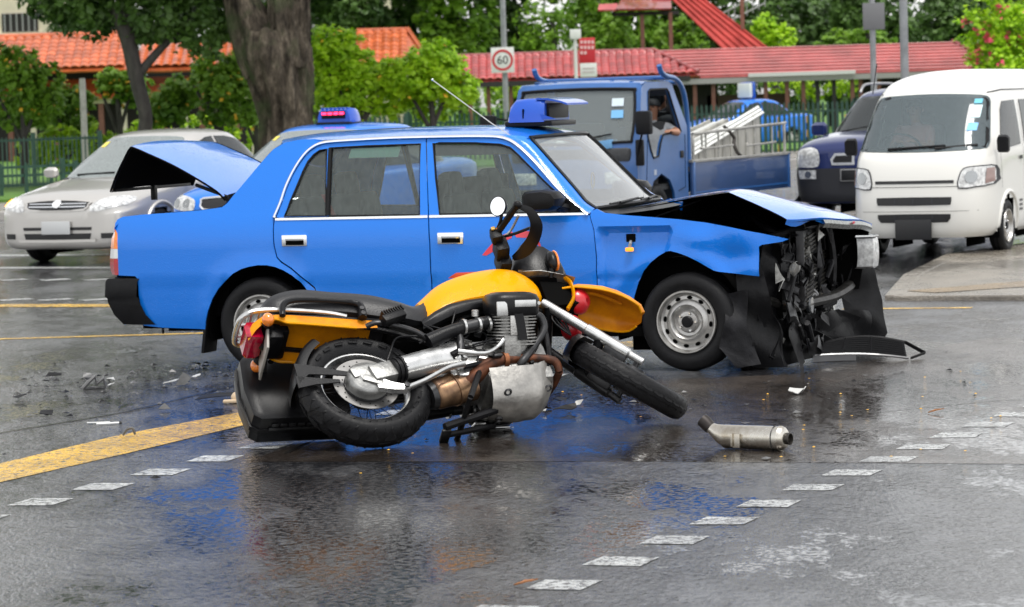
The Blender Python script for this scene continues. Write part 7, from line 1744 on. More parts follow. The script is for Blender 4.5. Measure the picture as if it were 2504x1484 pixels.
# wall of tall trees behind the walkway: each its own tree
specs = [(250, 50, 126, 2.6, 2.6, 0), (430, 60, 128, 2.6, 2.6, 0), (600, 40, 124, 2.4, 2.6, 0), (700, 60, 110, 1.6, 1.8, 0), (840, 40, 118, 2.0, 2.6, 0), (1010, 40, 122, 1.9, 2.6, 0), (1120, 60, 112, 2.0, 2.2, 1), (1260, 30, 124, 2.3, 2.8, 0), (1350, 75, 108, 1.5, 1.8, 1), (1470, 50, 116, 2.2, 2.6, 1), (1600, 80, 120, 2.2, 2.4, 0), (1500, 110, 104, 1.1, 1.1, 1), (1720, 50, 126, 2.6, 3.0, 0), (1900, 60, 118, 2.4, 2.6, 0), (1885, 100, 108, .8, .9, 2), (2030, 45, 124, 2.2, 2.6, 0), (2150, 60, 116, 2.2, 2.4, 0), (2290, 55, 120, 2.4, 2.6, 0), (2120, 105, 106, 1.3, .55, 1), (2430, 60, 124, 2.4, 2.6, 0), (2560, 60, 120, 2.4, 2.6, 0), (760, 90, 116, 1.6, 1.8, 0), (880, 20, 108, 1.0, 1.0, 0), (1660, 95, 106, .9, .9, 1)]
desc = ['dark leafy tree', 'mid green leafy tree', 'round bright green bush']
where = {250: 'behind the orange ridge, left of the slim trunk', 430: 'behind the orange ridge, right of the slim trunk', 600: 'behind the left limb of the great trunk', 700: 'showing through the fork of the great trunk', 840: 'behind the great trunk', 1010: 'between the cream tower and the speed sign pole', 1120: 'left of the speed sign pole', 1260: 'behind the speed sign pole', 1350: 'between the speed sign and the bus stop sign', 1470: 'behind the bus stop sign', 1600: 'below the covered stair', 1500: 'just right of the bus stop sign, above the ridge', 1720: 'behind the covered stair slope', 1900: 'right of the covered stair', 1885: 'at the foot of the covered stair', 2030: 'behind the pole with the blank sign', 2150: 'right of the blank sign', 2290: 'between the tall poles and the bougainvillea', 2120: 'clipped low between the two tall poles', 2430: 'behind the bougainvillea', 2560: 'beyond the bougainvillea', 760: 'low behind the great trunk', 880: 'at the foot of the cream tower', 1660: 'under the stair landing'}
for i, (px, py, Y, rx, rz, k) in enumerate(specs):
    c = ray_at(px, py, Y); rq = random.Random(100 + i); h = c.z
    bl = rblobs(rq, (0, 0, h - .1), (rx, rx * .6, rz), 10, .5) + [((0, 0, h - rz * .9), (rx * .8, rx * .5, rz * .6))]
    if px < 1760 and rx > 1.5:                       # these are tall: the crown goes on above the picture
        bl += [((rq.uniform(-1.5, 1.5), rq.uniform(-1, 1), h + 2.5 + q * 2.2), (2.6, 2.0, 1.7)) for q in range(4)]
    tree('leafy_tree', '%s %s' % (desc[k], where[px]), 'tree', (c.x, Y, .12), [((0, 0, 0), .18), ((.1, 0, h * .6), .13), ((0, 0, h * 1.1), .06)], bl, (LF_DARK, LF_MID, LF_BRT)[k], (13000 if px < 1760 else 9500) if rx > 1.5 else 3600, (.26 if px < 1760 else .21) if rx > 1.5 else .15, BARK2, 100 + i, 'trees behind the walkway')
tagw = None
# lime hedge on the lawn
hq = random.Random(41)
def hedge(px0, px1, py, Y, rz, label, m, n):
    a = ray_at(px0, py, Y); b = ray_at(px1, py, Y); zc_ = a.z - .15; k = max(3, int((b.x - a.x) / .35)); w = (b.x - a.x) / 2
    bl = [((-w + 2 * w * i / (k - 1), hq.uniform(-.15, .15), hq.uniform(-.06, .06) + zc_), (.34, .30, rz * hq.uniform(.8, 1.2))) for i in range(k)]
    e = thing('hedge', label, 'hedge', ((a.x + b.x) / 2, Y, .15), group='lime hedges on the lawn')
    me = leaves(hq, bl, int(n * 1.6), .10, .4); me.materials.append(m); link('foliage', me, None, e); return e
hedge(70, 330, 372, 67, .50, 'bright lime hedge behind the silver car, near the white post', LF_LIME, 2600)
hedge(330, 640, 330, 74, .45, 'lime hedge at the foot of the dark pavilion', LF_LIME, 2200)
hedge(640, 1240, 285, 98, .85, 'dark green hedge running behind the picket fence', LF_MID, 5000)
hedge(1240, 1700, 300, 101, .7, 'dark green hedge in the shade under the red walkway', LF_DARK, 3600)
hedge(1900, 2130, 215, 100, .45, 'bright lime shrubs seen through the walkway posts', LF_LIME, 1600)
hedge(1200, 1330, 222, 100, .40, 'lime shrubs under the walkway by the speed sign pole', LF_LIME, 900)

# ------------------------------------------------------------------ tiled roofs
def vary(m, amt=.5):
    """each tile its own shade"""
    nt = m.node_tree; N = nt.nodes; L = nt.links; p = N['Principled BSDF']; oi = N.new('ShaderNodeObjectInfo'); hv = N.new('ShaderNodeHueSaturation')
    mr = N.new('ShaderNodeMapRange'); mr.inputs['To Min'].default_value = 1 - amt; mr.inputs['To Max'].default_value = 1 + amt * .5; L.new(oi.outputs['Random'], mr.inputs['Value']); L.new(mr.outputs['Result'], hv.inputs['Value'])
    src = p.inputs['Base Color'].links[0].from_socket; L.new(src, hv.inputs['Color']); L.new(hv.outputs['Color'], p.inputs['Base Color']); return m
TILE_O = vary(mat('orange_tile', (.52, .115, .035), rough=.30, coat=.7, noise=.35, nscale=2.0), .35)
TILE_R = vary(mat('red_tile', (.42, .060, .058), rough=.28, coat=.9, noise=.35, nscale=2.0), .35)
TILE_P = mat('pink_red_sheet', (.42, .085, .082), rough=.34, coat=.9, coat_rough=.2, noise=.3, nscale=1.2)
def tile_mesh(w, l):
    mb = MB(); n = 7; R0 = []
    for t, lift in ((0, .0), (1, .035)):
        R0.append([(w * (i / (n - 1) - .5), -l * t, .055 * sin(pi * i / (n - 1)) + lift * (1 if t else 0) + (.02 * (1 - t))) for i in range(n)])
    mb.rings(R0, closed=False, caps=False)
    e = R0[1]; mb.add([p for p in e] + [(p[0], p[1], p[2] - .035) for p in e], [(i, i + 1, n + i + 1, n + i) for i in range(n - 1)])
    return mb.mesh('tile', 50)
def tiled_slope(parent, a, b, drop, run, tw, tl, me, m, limit=300, clip=None, back=None):
    """ridge from a to b; the slope falls by 'drop' and comes forward by 'run'"""
    a = Vector(a); b = Vector(b); u = (b - a); L_ = u.length; u.normalize(); dn = Vector((0, 0, -drop)); fwd = u.cross(Vector((0, 0, 1))).normalized() * run
    if fwd.y > 0: fwd = -fwd
    s = dn + fwd; sl = s.length; s = s / sl; nrm = u.cross(-s).normalized()
    if nrm.z < 0: nrm = -nrm
    R = Matrix((u, -s, nrm)).transposed().to_4x4()
    nx = int(L_ / tw); nr = int(sl / tl); cnt = 0; rest = MB()
    for r in range(nr):
        for i in range(nx):
            p = a + u * (tw * (i + .5)) + s * (tl * r)
            if clip and not clip(u.dot(p - a), tl * r): continue
            cnt += 1
            if cnt > limit:
                T_ = parent.matrix_world.inverted() @ (Matrix.Translation(p + nrm * .01) @ R); rest.add([T_ @ v.co for v in me.vertices], [tuple(f.vertices) for f in me.polygons]); continue
            o = bpy.data.objects.new('roof_tile', me); COL.objects.link(o); o.parent = parent
            o.matrix_local = parent.matrix_world.inverted() @ (Matrix.Translation(p + nrm * .01) @ R)
    if rest.v: tag(rest.build('roof_tiles', m, parent, smooth=50, merge=False, fixn=False), kind='stuff')
    return s, nrm
def slab_between(name, p, m, parent, t=.06):
    V = [Vector(q) for q in p]; n = (V[1] - V[0]).cross(V[2] - V[0]).normalized()
    if n.z > 0: n = -n
    k = len(V); mb = MB(); mb.add(V + [v + n * t for v in V], [tuple(range(k)), tuple(range(2 * k - 1, k - 1, -1))] + [(i, (i + 1) % k, k + (i + 1) % k, k + i) for i in range(k)])
    return mb.build(name, m, parent, smooth=0)
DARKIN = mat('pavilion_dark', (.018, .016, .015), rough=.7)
CREAMW = mat('cream_wall', (.72, .64, .50), rough=.7, noise=.12, nscale=1.5)
BRN = mat('brown_post', (.20, .075, .05), rough=.5, noise=.2)

# orange pavilion
Yo = 100.0
pav = thing('tiled_pavilion', 'pavilion with orange pantile roof on brown posts behind the slim tree', 'building', (-14, Yo, .12))
bpy.context.view_layer.update()
r0 = ray_at(-90, 92, Yo); r1 = ray_at(322, 83, Yo); e1 = ray_at(336, 165, Yo - 2.2)
drop = r1.z - e1.z
tm = tile_mesh(.285, .30); tm.materials.append(TILE_O)
tiled_slope(pav, (r0.x, Yo, r1.z), (r1.x, Yo, r1.z), drop, 2.0, .285, .27, tm, TILE_O, 300)
def loc(parent, p): return parent.matrix_world.inverted() @ Vector(p)
slab_between('roof_deck', [loc(pav, q) for q in [(r0.x, Yo, r1.z - .04), (r1.x, Yo, r1.z - .04), (r1.x + .2, Yo - 2.0, r1.z - drop - .05), (r0.x, Yo - 2.0, r1.z - drop - .05)]], TILE_O, pav)
slab_between('roof_deck', [loc(pav, q) for q in [(r0.x, Yo, r1.z - .02), (r1.x, Yo, r1.z - .02), (r1.x + .2, Yo + 2.4, r1.z - drop), (r0.x, Yo + 2.4, r1.z - drop)]], TILE_O, pav)
MB().tube([loc(pav, (r0.x, Yo, r1.z + .03)), loc(pav, (r1.x, Yo, r1.z + .03)), loc(pav, (r1.x + .22, Yo - 2.0, r1.z - drop + .06))], .10, 8).build('ridge_cap', TILE_O, pav)
# second bay of the pavilion, lower, running on to the right
q0 = ray_at(338, 112, Yo); q1 = ray_at(592, 104, Yo); d2 = q1.z - ray_at(500, 165, Yo - 2).z
pav2 = thing('tiled_pavilion', 'lower orange tiled pavilion wing seen past the great trunk', 'building', (q0.x, Yo + .8, .12)); bpy.context.view_layer.update()
tiled_slope(pav2, (q0.x, Yo + .8, q1.z), (q1.x, Yo + .8, q1.z), d2, 2.0, .285, .27, tm, TILE_O, 120)
slab_between('roof_deck', [loc(pav2, q) for q in [(q0.x, Yo + .8, q1.z - .04), (q1.x, Yo + .8, q1.z - .04), (q1.x, Yo - 1.2, q1.z - d2 - .05), (q0.x, Yo - 1.2, q1.z - d2 - .05)]], TILE_O, pav2)
g0 = ray_at(872, 78, Yo + 4); g1 = ray_at(998, 74, Yo + 4)
pav3 = thing('tiled_pavilion', 'orange gable roof rising above the bright flowering tree', 'building', (g0.x, Yo + 4, .12)); bpy.context.view_layer.update()
tiled_slope(pav3, (g0.x, Yo + 4, g1.z), (g1.x, Yo + 4, g1.z), 1.2, 2.0, .285, .27, tm, TILE_O, 60)
slab_between('roof_deck', [loc(pav3, q) for q in [(g0.x, Yo + 4, g1.z - .04), (g1.x, Yo + 4, g1.z - .04), (g1.x + .8, Yo + 2, g1.z - 1.25), (g0.x, Yo + 2, g1.z - 1.25)]], TILE_O, pav3)
MB().tube([loc(pav3, (g0.x, Yo + 4, g1.z + .03)), loc(pav3, (g1.x, Yo + 4, g1.z + .03)), loc(pav3, (g1.x + .8, Yo + 2, g1.z - 1.2))], .09, 8).build('ridge_cap', TILE_O, pav3)
MB().box(loc(pav3, ((g0.x + g1.x) / 2, Yo + 4, 1.6)), (1.6, .3, 3.0)).build('wall', CREAMW, pav3)
def at_y(px, py, Y): return ray_at(px, py, Y)
for pv, xa, xb in ((pav, -60, 330), (pav2, 345, 640)):
    a = at_y(xa, 240, Yo - .5); b = at_y(xb, 240, Yo - .5); w = b.x - a.x
    zl = at_y(300, 190, Yo - .5).z; zh = at_y(300, 236, Yo - .5).z
    slab_between('lower_roof', [loc(pv, q) for q in [(a.x, Yo, zl), (b.x, Yo, zl), (b.x, Yo - 1.1, zh), (a.x, Yo - 1.1, zh)]], TILE_O, pv)
    MB().box(loc(pv, ((a.x + b.x) / 2, Yo - .5, zh - .12)), (w, .2, .16)).build('beam', CREAMW, pv)
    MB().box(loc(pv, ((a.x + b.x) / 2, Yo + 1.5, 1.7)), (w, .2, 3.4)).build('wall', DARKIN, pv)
    for k in range(7):
        x = a.x + w * (k + .5) / 7; MB().box(loc(pv, (x, Yo - .5, 1.1)), (.17, .17, 2.1)).build('post', BRN if k % 2 else CREAMW, pv)
# cream towers far behind
def tower(px0, px1, pytop, Y, label, wins):
    a = ray_at(px0, pytop, Y); b = ray_at(px1, pytop, Y); t = thing('apartment_block', label, 'building', ((a.x + b.x) / 2, Y, .12)); w = b.x - a.x
    MB().box((0, 3, 8), (w, 6, 16)).build('wall', CREAMW, t)
    for (u0, u1, v0, v1) in wins:
        p = ray_at(u0, v0, Y) - t.location; q = ray_at(u1, v1, Y) - t.location
        wd = MB().box(((p.x + q.x) / 2, -.01, (p.z + q.z) / 2), (q.x - p.x, .12, abs(p.z - q.z))).build('window', DARKIN, t)
        for k in range(6): MB().box((p.x + (q.x - p.x) * (k + .5) / 6, -.10, (p.z + q.z) / 2), (.06, .06, abs(p.z - q.z))).build('window_bar', mat('bar_grey', (.3, .3, .3), rough=.5), wd)
        MB().box(((p.x + q.x) / 2, -.12, min(p.z, q.z) - .10), (q.x - p.x + .3, .25, .12)).build('window_sill', CREAMW, wd)
    return t
tower(-80, 112, -300, 135, 'cream apartment block with barred window above the orange roof', [(4, 94, 34, 76)])
tower(855, 985, -300, 140, 'cream apartment block between dark trees above the orange gable', [])

# red roofed covered walkway
Yw = 95.0
wk = thing('covered_walkway', 'long covered walkway with red tiled roof on brown posts', 'walkway', (2, Yw, .12)); bpy.context.view_layer.update()
a = ray_at(1040, 146, Yw); b = ray_at(1600, 121, Yw); zr = .5 * (a.z + b.z); ez = ray_at(1400, 190, Yw - 1.4).z; dr = zr - ez
tr_ = tile_mesh(.235, .20); tr_.materials.append(TILE_R)
sl_ = sqrt(dr * dr + 1.3 ** 2)
tiled_slope(wk, (a.x, Yw, zr), (b.x + 1.3, Yw, zr), dr, 1.3, .235, .185, tr_, TILE_R, 300, clip=lambda u, v: u < (b.x - a.x) + 1.2 * v / sl_)
slab_between('roof_deck', [loc(wk, q) for q in [(a.x, Yw, zr - .03), (b.x, Yw, zr - .03), (b.x + 1.25, Yw - 1.3, ez - .04), (a.x, Yw - 1.3, ez - .04)]], TILE_R, wk)
slab_between('roof_deck', [loc(wk, q) for q in [(a.x, Yw, zr - .02), (b.x, Yw, zr - .02), (b.x, Yw + 1.3, ez), (a.x, Yw + 1.3, ez)]], TILE_R, wk)
MB().tube([loc(wk, (a.x, Yw, zr + .03)), loc(wk, (b.x, Yw, zr + .03)), loc(wk, (b.x + 1.25, Yw - 1.32, ez + .05))], .07, 8).build('ridge_cap', TILE_R, wk)
MB().box(loc(wk, ((a.x + b.x) / 2 + .5, Yw - 1.25, ez - .12)), (b.x - a.x + 1, .12, .16)).build('fascia', DARKIN, wk)
c = ray_at(2330, 131, Yw); d = ray_at(2455, 166, Yw - 1.2); ez2 = ray_at(2000, 182, Yw - 1.2).z
pan_ = slab_between('sheet_roof', [loc(wk, q) for q in [(b.x + .05, Yw + .1, zr + .02), (c.x, Yw + .1, zr + .0), (d.x, Yw - 1.25, ez2 + .02), (b.x + 1.35, Yw - 1.25, ez2 + .02)]], TILE_P, wk)
for k in range(9):
    t = (k + .5) / 9; p = Vector((b.x + .05, Yw + .1, zr + .02)).lerp(Vector((b.x + 1.35, Yw - 1.25, ez2 + .02)), t); q = Vector((c.x, Yw + .1, zr)).lerp(Vector((d.x, Yw - 1.25, ez2 + .02)), t)
    MB().tube([loc(wk, p + Vector((0, 0, .025))), loc(wk, q + Vector((0, 0, .025)))], .028, 6).build('sheet_course', TILE_P, pan_)
slab_between('sheet_roof', [loc(wk, q) for q in [(b.x, Yw + .1, zr), (c.x, Yw + .1, zr), (c.x, Yw + 1.4, ez2), (b.x, Yw + 1.4, ez2)]], TILE_P, wk)
MB().tube([loc(wk, (c.x, Yw + .1, zr + .03)), loc(wk, (d.x, Yw - 1.27, ez2 + .04))], .06, 8).build('ridge_cap', TILE_R, wk)
MB().box(loc(wk, ((b.x + d.x) / 2, Yw - 1.2, ez2 - .10)), (d.x - b.x - 1.2, .12, .16)).build('fascia', mat('grey_fascia', (.28, .27, .26), rough=.6), wk)
gA = ray_at(1830, 184, Yw - 1.4); gB = ray_at(2092, 180, Yw - 1.4); MB().box(loc(wk, ((gA.x + gB.x) / 2, Yw - 1.36, gA.z - .0)), (gB.x - gA.x, .10, .11)).build('gutter', mat('white_gutter', (.55, .55, .53), rough=.5), wk)
for px in (1150, 1195, 1250, 1330, 1700, 1745, 1873, 1925, 1965, 2000, 2040, 2085, 2105, 2150, 2200, 2290, 2380):
    p = ray_at(px, 250, Yw - .9); MB().box(loc(wk, (p.x, Yw - .9, ez / 2 + .05)), (.12, .12, ez)).build('post', BRN if px % 2 or px in (1150, 1250, 1330, 1700, 2150) else DARKIN, wk)
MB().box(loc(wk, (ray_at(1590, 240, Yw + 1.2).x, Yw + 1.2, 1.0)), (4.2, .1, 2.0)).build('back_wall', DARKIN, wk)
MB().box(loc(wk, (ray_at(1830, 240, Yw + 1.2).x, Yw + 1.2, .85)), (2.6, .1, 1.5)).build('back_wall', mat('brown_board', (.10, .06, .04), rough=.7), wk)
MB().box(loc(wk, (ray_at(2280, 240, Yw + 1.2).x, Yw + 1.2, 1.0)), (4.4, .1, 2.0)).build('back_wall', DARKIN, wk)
# covered stair climbing to the left behind
Ys = 103.0
stv = thing('covered_stair', 'stair with sloping red roof climbing behind the walkway', 'stair', (6, Ys, .12)); bpy.context.view_layer.update()
S = lambda px, py, Y=Ys: loc(stv, ray_at(px, py, Y))
STAIR_R = mat('stair_red', (.50, .07, .06), rough=.6, spec=.15, noise=.3, nscale=1.5)
slab_between('roof_slope', [S(1640, -4, Ys + 1.2), S(1716, -4, Ys + 1.2), S(1880, 122, Ys), S(1770, 122, Ys)], STAIR_R, stv)
slab_between('roof_slope', [S(1592, -40, Ys + 1.2), S(1660, -40, Ys + 1.2), S(1716, -4, Ys + 1.2), S(1640, -4, Ys + 1.2)], STAIR_R, stv)
for k in range(6):
    t = k / 5; MB().tube([S(1640, -4, Ys + 1.2).lerp(S(1716, -4, Ys + 1.2), t) + Vector((0, -.03, .03)), S(1770, 122, Ys).lerp(S(1880, 122, Ys), t) + Vector((0, -.03, .03))], .03, 6).build('roof_batten', STAIR_R, stv)
slab_between('landing_roof', [S(1530, -22, Ys + 1.5), S(1640, -22, Ys + 1.5), S(1642, 20, Ys - .6), S(1505, 22, Ys - .6)], TILE_R, stv)
slab_between('landing_roof', [S(1465, 10, Ys), S(1510, 8, Ys), S(1508, 24, Ys - .4), S(1462, 24, Ys - .4)], TILE_R, stv)
MB().box(S(1580, 33, Ys), (2.2, .1, .12)).build('fascia', DARKIN, stv)
for px, y0, y1 in ((1572, 36, 190), (1641, 30, 190), (1815, -10, 72)):
    p = S(px, y0); q = S(px, y1); MB().box((p + q) / 2, (.13, .13, abs(p.z - q.z))).build('post', BRN, stv)
for k in range(9):
    t = k / 8; p = S(1752, 40, Ys + 1).lerp(S(1870, -20, Ys + 1), t); MB().box(p + Vector((0, 0, -.25)), (.03, .03, .5)).build('baluster', mat('bar_grey'), stv)
MB().tube([S(1752, 40, Ys + 1), S(1870, -20, Ys + 1)], .03, 6).tube([S(1752, 68, Ys + 1), S(1870, 8, Ys + 1)], .03, 6).build('handrail', mat('bar_grey'), stv)

# ------------------------------------------------------------------ fences: every picket its own piece
FGREEN = mat('fence_green', (.012, .055, .035), rough=.45, noise=.3, nscale=6)
FGREY = mat('fence_grey_green', (.05, .12, .09), rough=.5)
def fence(label, a, b, h, n, pw, rails, m, group=None, z0=.12, posts=0, top=None):
    a = Vector((a[0], a[1], z0)); b = Vector((b[0], b[1], z0)); d = b - a; ang = atan2(d.y, d.x)
    e = thing('railing', label, 'fence', a, ang, group); L_ = d.length
    me = MB().box((0, 0, h / 2), (pw, .03, h)).box((0, 0, h + pw * .3), (pw * .55, .03, pw * .6)).mesh('picket', 0); me.materials.append(m)
    for k in range(n):
        o = link('picket', me, None, e); o.location = (L_ * (k + .5) / n, 0, 0)
    for z in rails: MB().box((L_ / 2, .025, z), (L_, .04, .05)).build('rail', m, e)
    for k in range(posts):
        MB().box((L_ * k / max(1, posts - 1), .03, h / 2 + .04), (.09, .07, h + .12)).build('post', m, e)
    return e
pa = ray_at(1000, 300, 78.5); pb_ = ray_at(2090, 300, 78.5)
fence('tall dark green picket fence in front of the red walkway', (pa.x, 78.5), (pb_.x, 78.5), 1.22, 92, .062, (.25, 1.02), FGREEN, posts=6)
fence('dark green picket fence around the great trunk', (ray_at(630, 300, 76).x, 76), (pa.x - .05, 78.3), 1.20, 30, .062, (.25, 1.02), FGREEN, posts=3)
fence('dark green picket fence running on behind the white van', (pb_.x + .05, 78.5), (pb_.x + 5, 78.5), 1.22, 40, .062, (.25, 1.02), FGREEN, posts=2)
fence('thin green bar railing on the lawn behind the silver car', (-12.6, 63.5), (-8.6, 65), 1.05, 46, .022, (.06, 1.0), FGREY, posts=4, z0=.15)
fence('low stout green railing at the kerb, left of the silver car', (-11.0, 56.5), (-7.2, 59.5), .62, 9, .075, (.58, .42), FGREEN, posts=4)

# ------------------------------------------------------------------ poles and signs
POLE = mat('galvanised_pole', (.30, .31, .32), rough=.45, metal=.5, noise=.25, nscale=3)
def pole(name, label, px, pyb, Y, r, top, cat='pole', m=POLE):
    p = ray_at(px, pyb, Y); e = thing(name, label, cat, (p.x, Y, .12))
    MB().tube([(0, 0, 0), (0, 0, 2.2), (0, 0, top)], [r, r, r * .85], 14).build('shaft', m, e); return e
def letters(txt, size, m, parent, locl, name='lettering', ext=.004):
    cu = bpy.data.curves.new('txt', 'FONT'); cu.body = txt; cu.size = size; cu.align_x = 'CENTER'; cu.align_y = 'CENTER'; cu.extrude = ext
    o = bpy.data.objects.new('txt', cu); COL.objects.link(o); dg = bpy.context.evaluated_depsgraph_get(); me = bpy.data.meshes.new_from_object(o.evaluated_get(dg)); bpy.data.objects.remove(o)
    me.materials.clear(); me.materials.append(m); l = link(name, me, None, parent); l.location = locl; l.rotation_euler = (radians(90), 0, 0); return l
SIGNW = mat('sign_white', (.70, .71, .68), rough=.5); SIGNR = mat('sign_red', (.55, .02, .03), rough=.45); SIGNK = mat('sign_black', (.02, .02, .02), rough=.5)
sp_ = pole('speed_limit_sign', 'square white speed limit sign with red ring reading 60 on a tall pole', 1237, 250, 80, .075, 9.0, 'sign')
zc = ray_at(1229, 147, 80).z - .12; xo = ray_at(1229, 147, 80).x - sp_.location.x
MB().box((xo, -.10, zc), (.60, .02, .66), bev=.008).build('plate', SIGNW, sp_)
MB().lathe([(.215, 0), (.275, 0), (.275, .006), (.215, .006)], 40, RX(radians(90)), c=(xo, -.112, zc), close=True).build('ring', SIGNR, sp_)
letters('60', .30, SIGNK, sp_, (xo, -.114, zc - .005), 'numerals')
bs = pole('bus_stop_sign', 'bus stop pole with red and white service panel by the walkway roof', 1411, 250, 82, .05, ray_at(1407, 75, 82).z - .12, 'sign', SIGNW)
def bpx(x0, y0, x1, y1, nm, m, dy=-.06, t=.03):
    p = ray_at(x0, y0, 82); q = ray_at(x1, y1, 82); return MB().box(((p.x + q.x) / 2 - bs.location.x, dy, (p.z + q.z) / 2 - .12), (abs(q.x - p.x), t, abs(p.z - q.z)), bev=.01).build(nm, m, bs)
bpx(1393, 72, 1421, 95, 'number_box', SIGNW); rp_ = bpx(1415, 93, 1456, 153, 'red_panel', SIGNR); bpx(1418, 155, 1460, 188, 'white_panel', SIGNW)
for r_ in range(3):
    for k in range(4):
        if r_ == 2 and k > 1: continue
        p = ray_at(1422 + k * 9, 103 + r_ * 13, 82); MB().box((p.x - bs.location.x, -.08, p.z - .12), (.07, .008, .085)).build('service_number', mat('number_pink', (.75, .45, .45), rough=.5), rp_)
for r_ in range(2):
    p = ray_at(1439, 167 + r_ * 9, 82); MB().box((p.x - bs.location.x, -.08, p.z - .12), (.32, .008, .03)).build('print_line', mat('print_grey', (.5, .42, .42), rough=.5), bs)
p1_ = pole('sign_pole', 'grey pole carrying the blank back of a square sign', 2137, 220, 56, .055, 8.0, 'pole')
p = ray_at(2108, 8, 56); q = ray_at(2163, 72, 56); MB().box(((p.x + q.x) / 2 - p1_.location.x, -.06, (p.z + q.z) / 2 - .12), (q.x - p.x, .02, p.z - q.z), bev=.01).build('sign_back', mat('sign_back_grey', (.17, .17, .175), rough=.5), p1_)
pole('lamp_post', 'tall pale grey lamp post right of the blank sign', 2213, 200, 52, .07, 9.0, 'pole')
pole('lawn_post', 'white round post standing among the flowering trees', 207, 340, 66, .07, ray_at(207, 205, 66).z, 'post', mat('white_post', (.62, .60, .55), rough=.6, noise=.2))
for px, l_b in ((1905, 'striped yellow marker post just right of the lorry bed'), (1975, 'striped yellow marker post midway along the fence'), (2070, 'striped yellow marker post beside the off-road car')):
    p = ray_at(px, 330, 79.2); mk = thing('marker_post', l_b, 'post', (p.x, 79.2, .12), group='marker posts at the fence')
    for k in range(5): MB().tube([(0, 0, .18 * k), (0, 0, .18 * k + .178)], .035, 10).build('band', mat('marker_yellow', (.75, .42, .03), rough=.5) if k % 2 == 0 else SIGNK, mk)

# ------------------------------------------------------------------ cars parked behind the fence
def far_car(label, name, px, Y, a, m):
    p = ray_at(px, 330, Y); c = thing(name, label, 'car', (p.x, Y, .0), HEAD(a))
    sh, gs, b, g = sedan(c, m, L1, LV1, [(-.86, .35), (-3.46, .35)], WS1, SD1, DGLASS, DGLASS, [(-.86, -.745, -1, 'cover'), (-.86, .745, 1, 'cover'), (-3.46, -.745, -1, 'cover'), (-3.46, .745, 1, 'cover')])
    for mm in (lambda p: p, mirror): laid(sh, 'headlamp', mm(rounded([(.43, .60), (.45, .67), (.62, .745), (.79, .73), (.78, .65), (.54, .595)], 2)), 'front', LAMPG, c, .008, .05)
    laid(sh, 'grille', [(-.36, .61), (-.38, .70), (.38, .70), (.36, .61)], 'front', GRL, c, .006, .08)
    return c
fc = far_car('blue taxi parked behind the picket fence with a white roof board', 'parked_taxi', 1655, 88, 60, BLUE2)
MB().box((-2.4, 0, 1.72), (.10, .62, .42), bev=.02).build('roof_board', WHITEP, fc); MB().box((-2.5, 0, 1.72), (.10, .68, .48), bev=.04).build('board_frame', SIGNB, fc)


# ================================================================== THINGS ON THE ROAD
# silencer knocked off the motorcycle
sil = thing('exhaust_silencer', 'dented steel exhaust silencer with black inlet lying on the wet road', 'exhaust', (1.13, 14.48, .060), radians(-34))
sil.scale = (.88, .9, .9)
SILM = mat('silencer_steel', (.66, .63, .57), rough=.22, metal=.95, noise=.3, nscale=9, rvar=.1, col2=(.40, .35, .28))
RXm = basis((1, 0, 0))
sec_ = lambda x, r: [(x, r * .92 * cos(2 * pi * k / 28), r * sin(2 * pi * k / 28)) for k in range(28)]
MB().rings([sec_(x, r) for x, r in ((-.185, .062), (-.18, .064), (.150, .065), (.155, .067), (.165, .067), (.168, .065))]).build('canister', SILM, sil, smooth=35)
MB().rings([[(x, y, z + dz) for (x, y, z) in sec_(xx, r)] for xx, r, dz in ((-.185, .061, 0), (-.225, .050, .012), (-.265, .034, .035), (-.285, .030, .046))]).build('inlet_cone', SILM, sil, smooth=50)
MB().tube([(-.272, 0, .040), (-.30, 0, .066), (-.322, 0, .082)], [.034, .037, .037], 18).build('inlet_clamp', mat('burnt_metal', (.035, .03, .028), rough=.5, metal=.6, noise=.4), sil)
MB().rings([sec_(x, r) for x, r in ((.165, .064), (.180, .060), (.192, .048), (.196, .034))]).build('end_cap', SILM, sil, smooth=50)
MB().lathe([(.030, .19), (.033, .22), (.028, .222), (.025, .20), (.025, .15), (0, .15)], 24, RXm).build('outlet_pipe', mat('soot_pipe', (.06, .055, .05), rough=.4, metal=.8), sil, smooth=30)
MB().box((-.075, -.064, -.014), (.045, .012, .075), bev=.004).box((-.098, -.064, -.01), (.012, .03, .07), bev=.003).build('hanger_bracket', SILM, sil)
MB().tube([(.130, -.06 * cos(q), .0655 * sin(q)) for q in np.linspace(0, 2 * pi, 30)[:-1]], .0028, 5, close=True).build('weld_seam', DKMET, sil)

# grille torn from the taxi
fg = thing('fallen_grille', 'black slatted radiator grille lying on the road by the crushed bumper', 'grille', (2.13, 19.02, .0), radians(-6))
fg.scale = (.74, .74, .8)
P0 = lambda t: np.array((-.36 + .80 * t, -.02 + .10 * sin(t * 2.2) - .06 * t, .055 - .04 * t + .02 * sin(t * 3)))
P1 = lambda t: np.array((-.30 + .72 * t, .30 - .02 * t, .12 + .05 * sin(pi * t)))
MB().tube([P0(t) for t in np.linspace(0, 1, 14)], .016, 6, flat=(1, .7)).build('lower_frame', mat('grille_edge', (.10, .10, .105), rough=.3, coat=.6), fg)
MB().tube([P1(t) for t in np.linspace(0, 1, 14)], .014, 6).build('upper_frame', BLACKP, fg)
for k in range(1, 8):
    MB().tube([P0(t) * (1 - k / 8) + P1(t) * (k / 8) for t in np.linspace(.02, .98, 10)], .009, 5, flat=(.5, 1.3)).build('slat', BLACKP, fg)
for t in (.03, .3, .6, .97): MB().tube([P0(t), P1(t)], .010, 5).build('stay', BLACKP, fg)
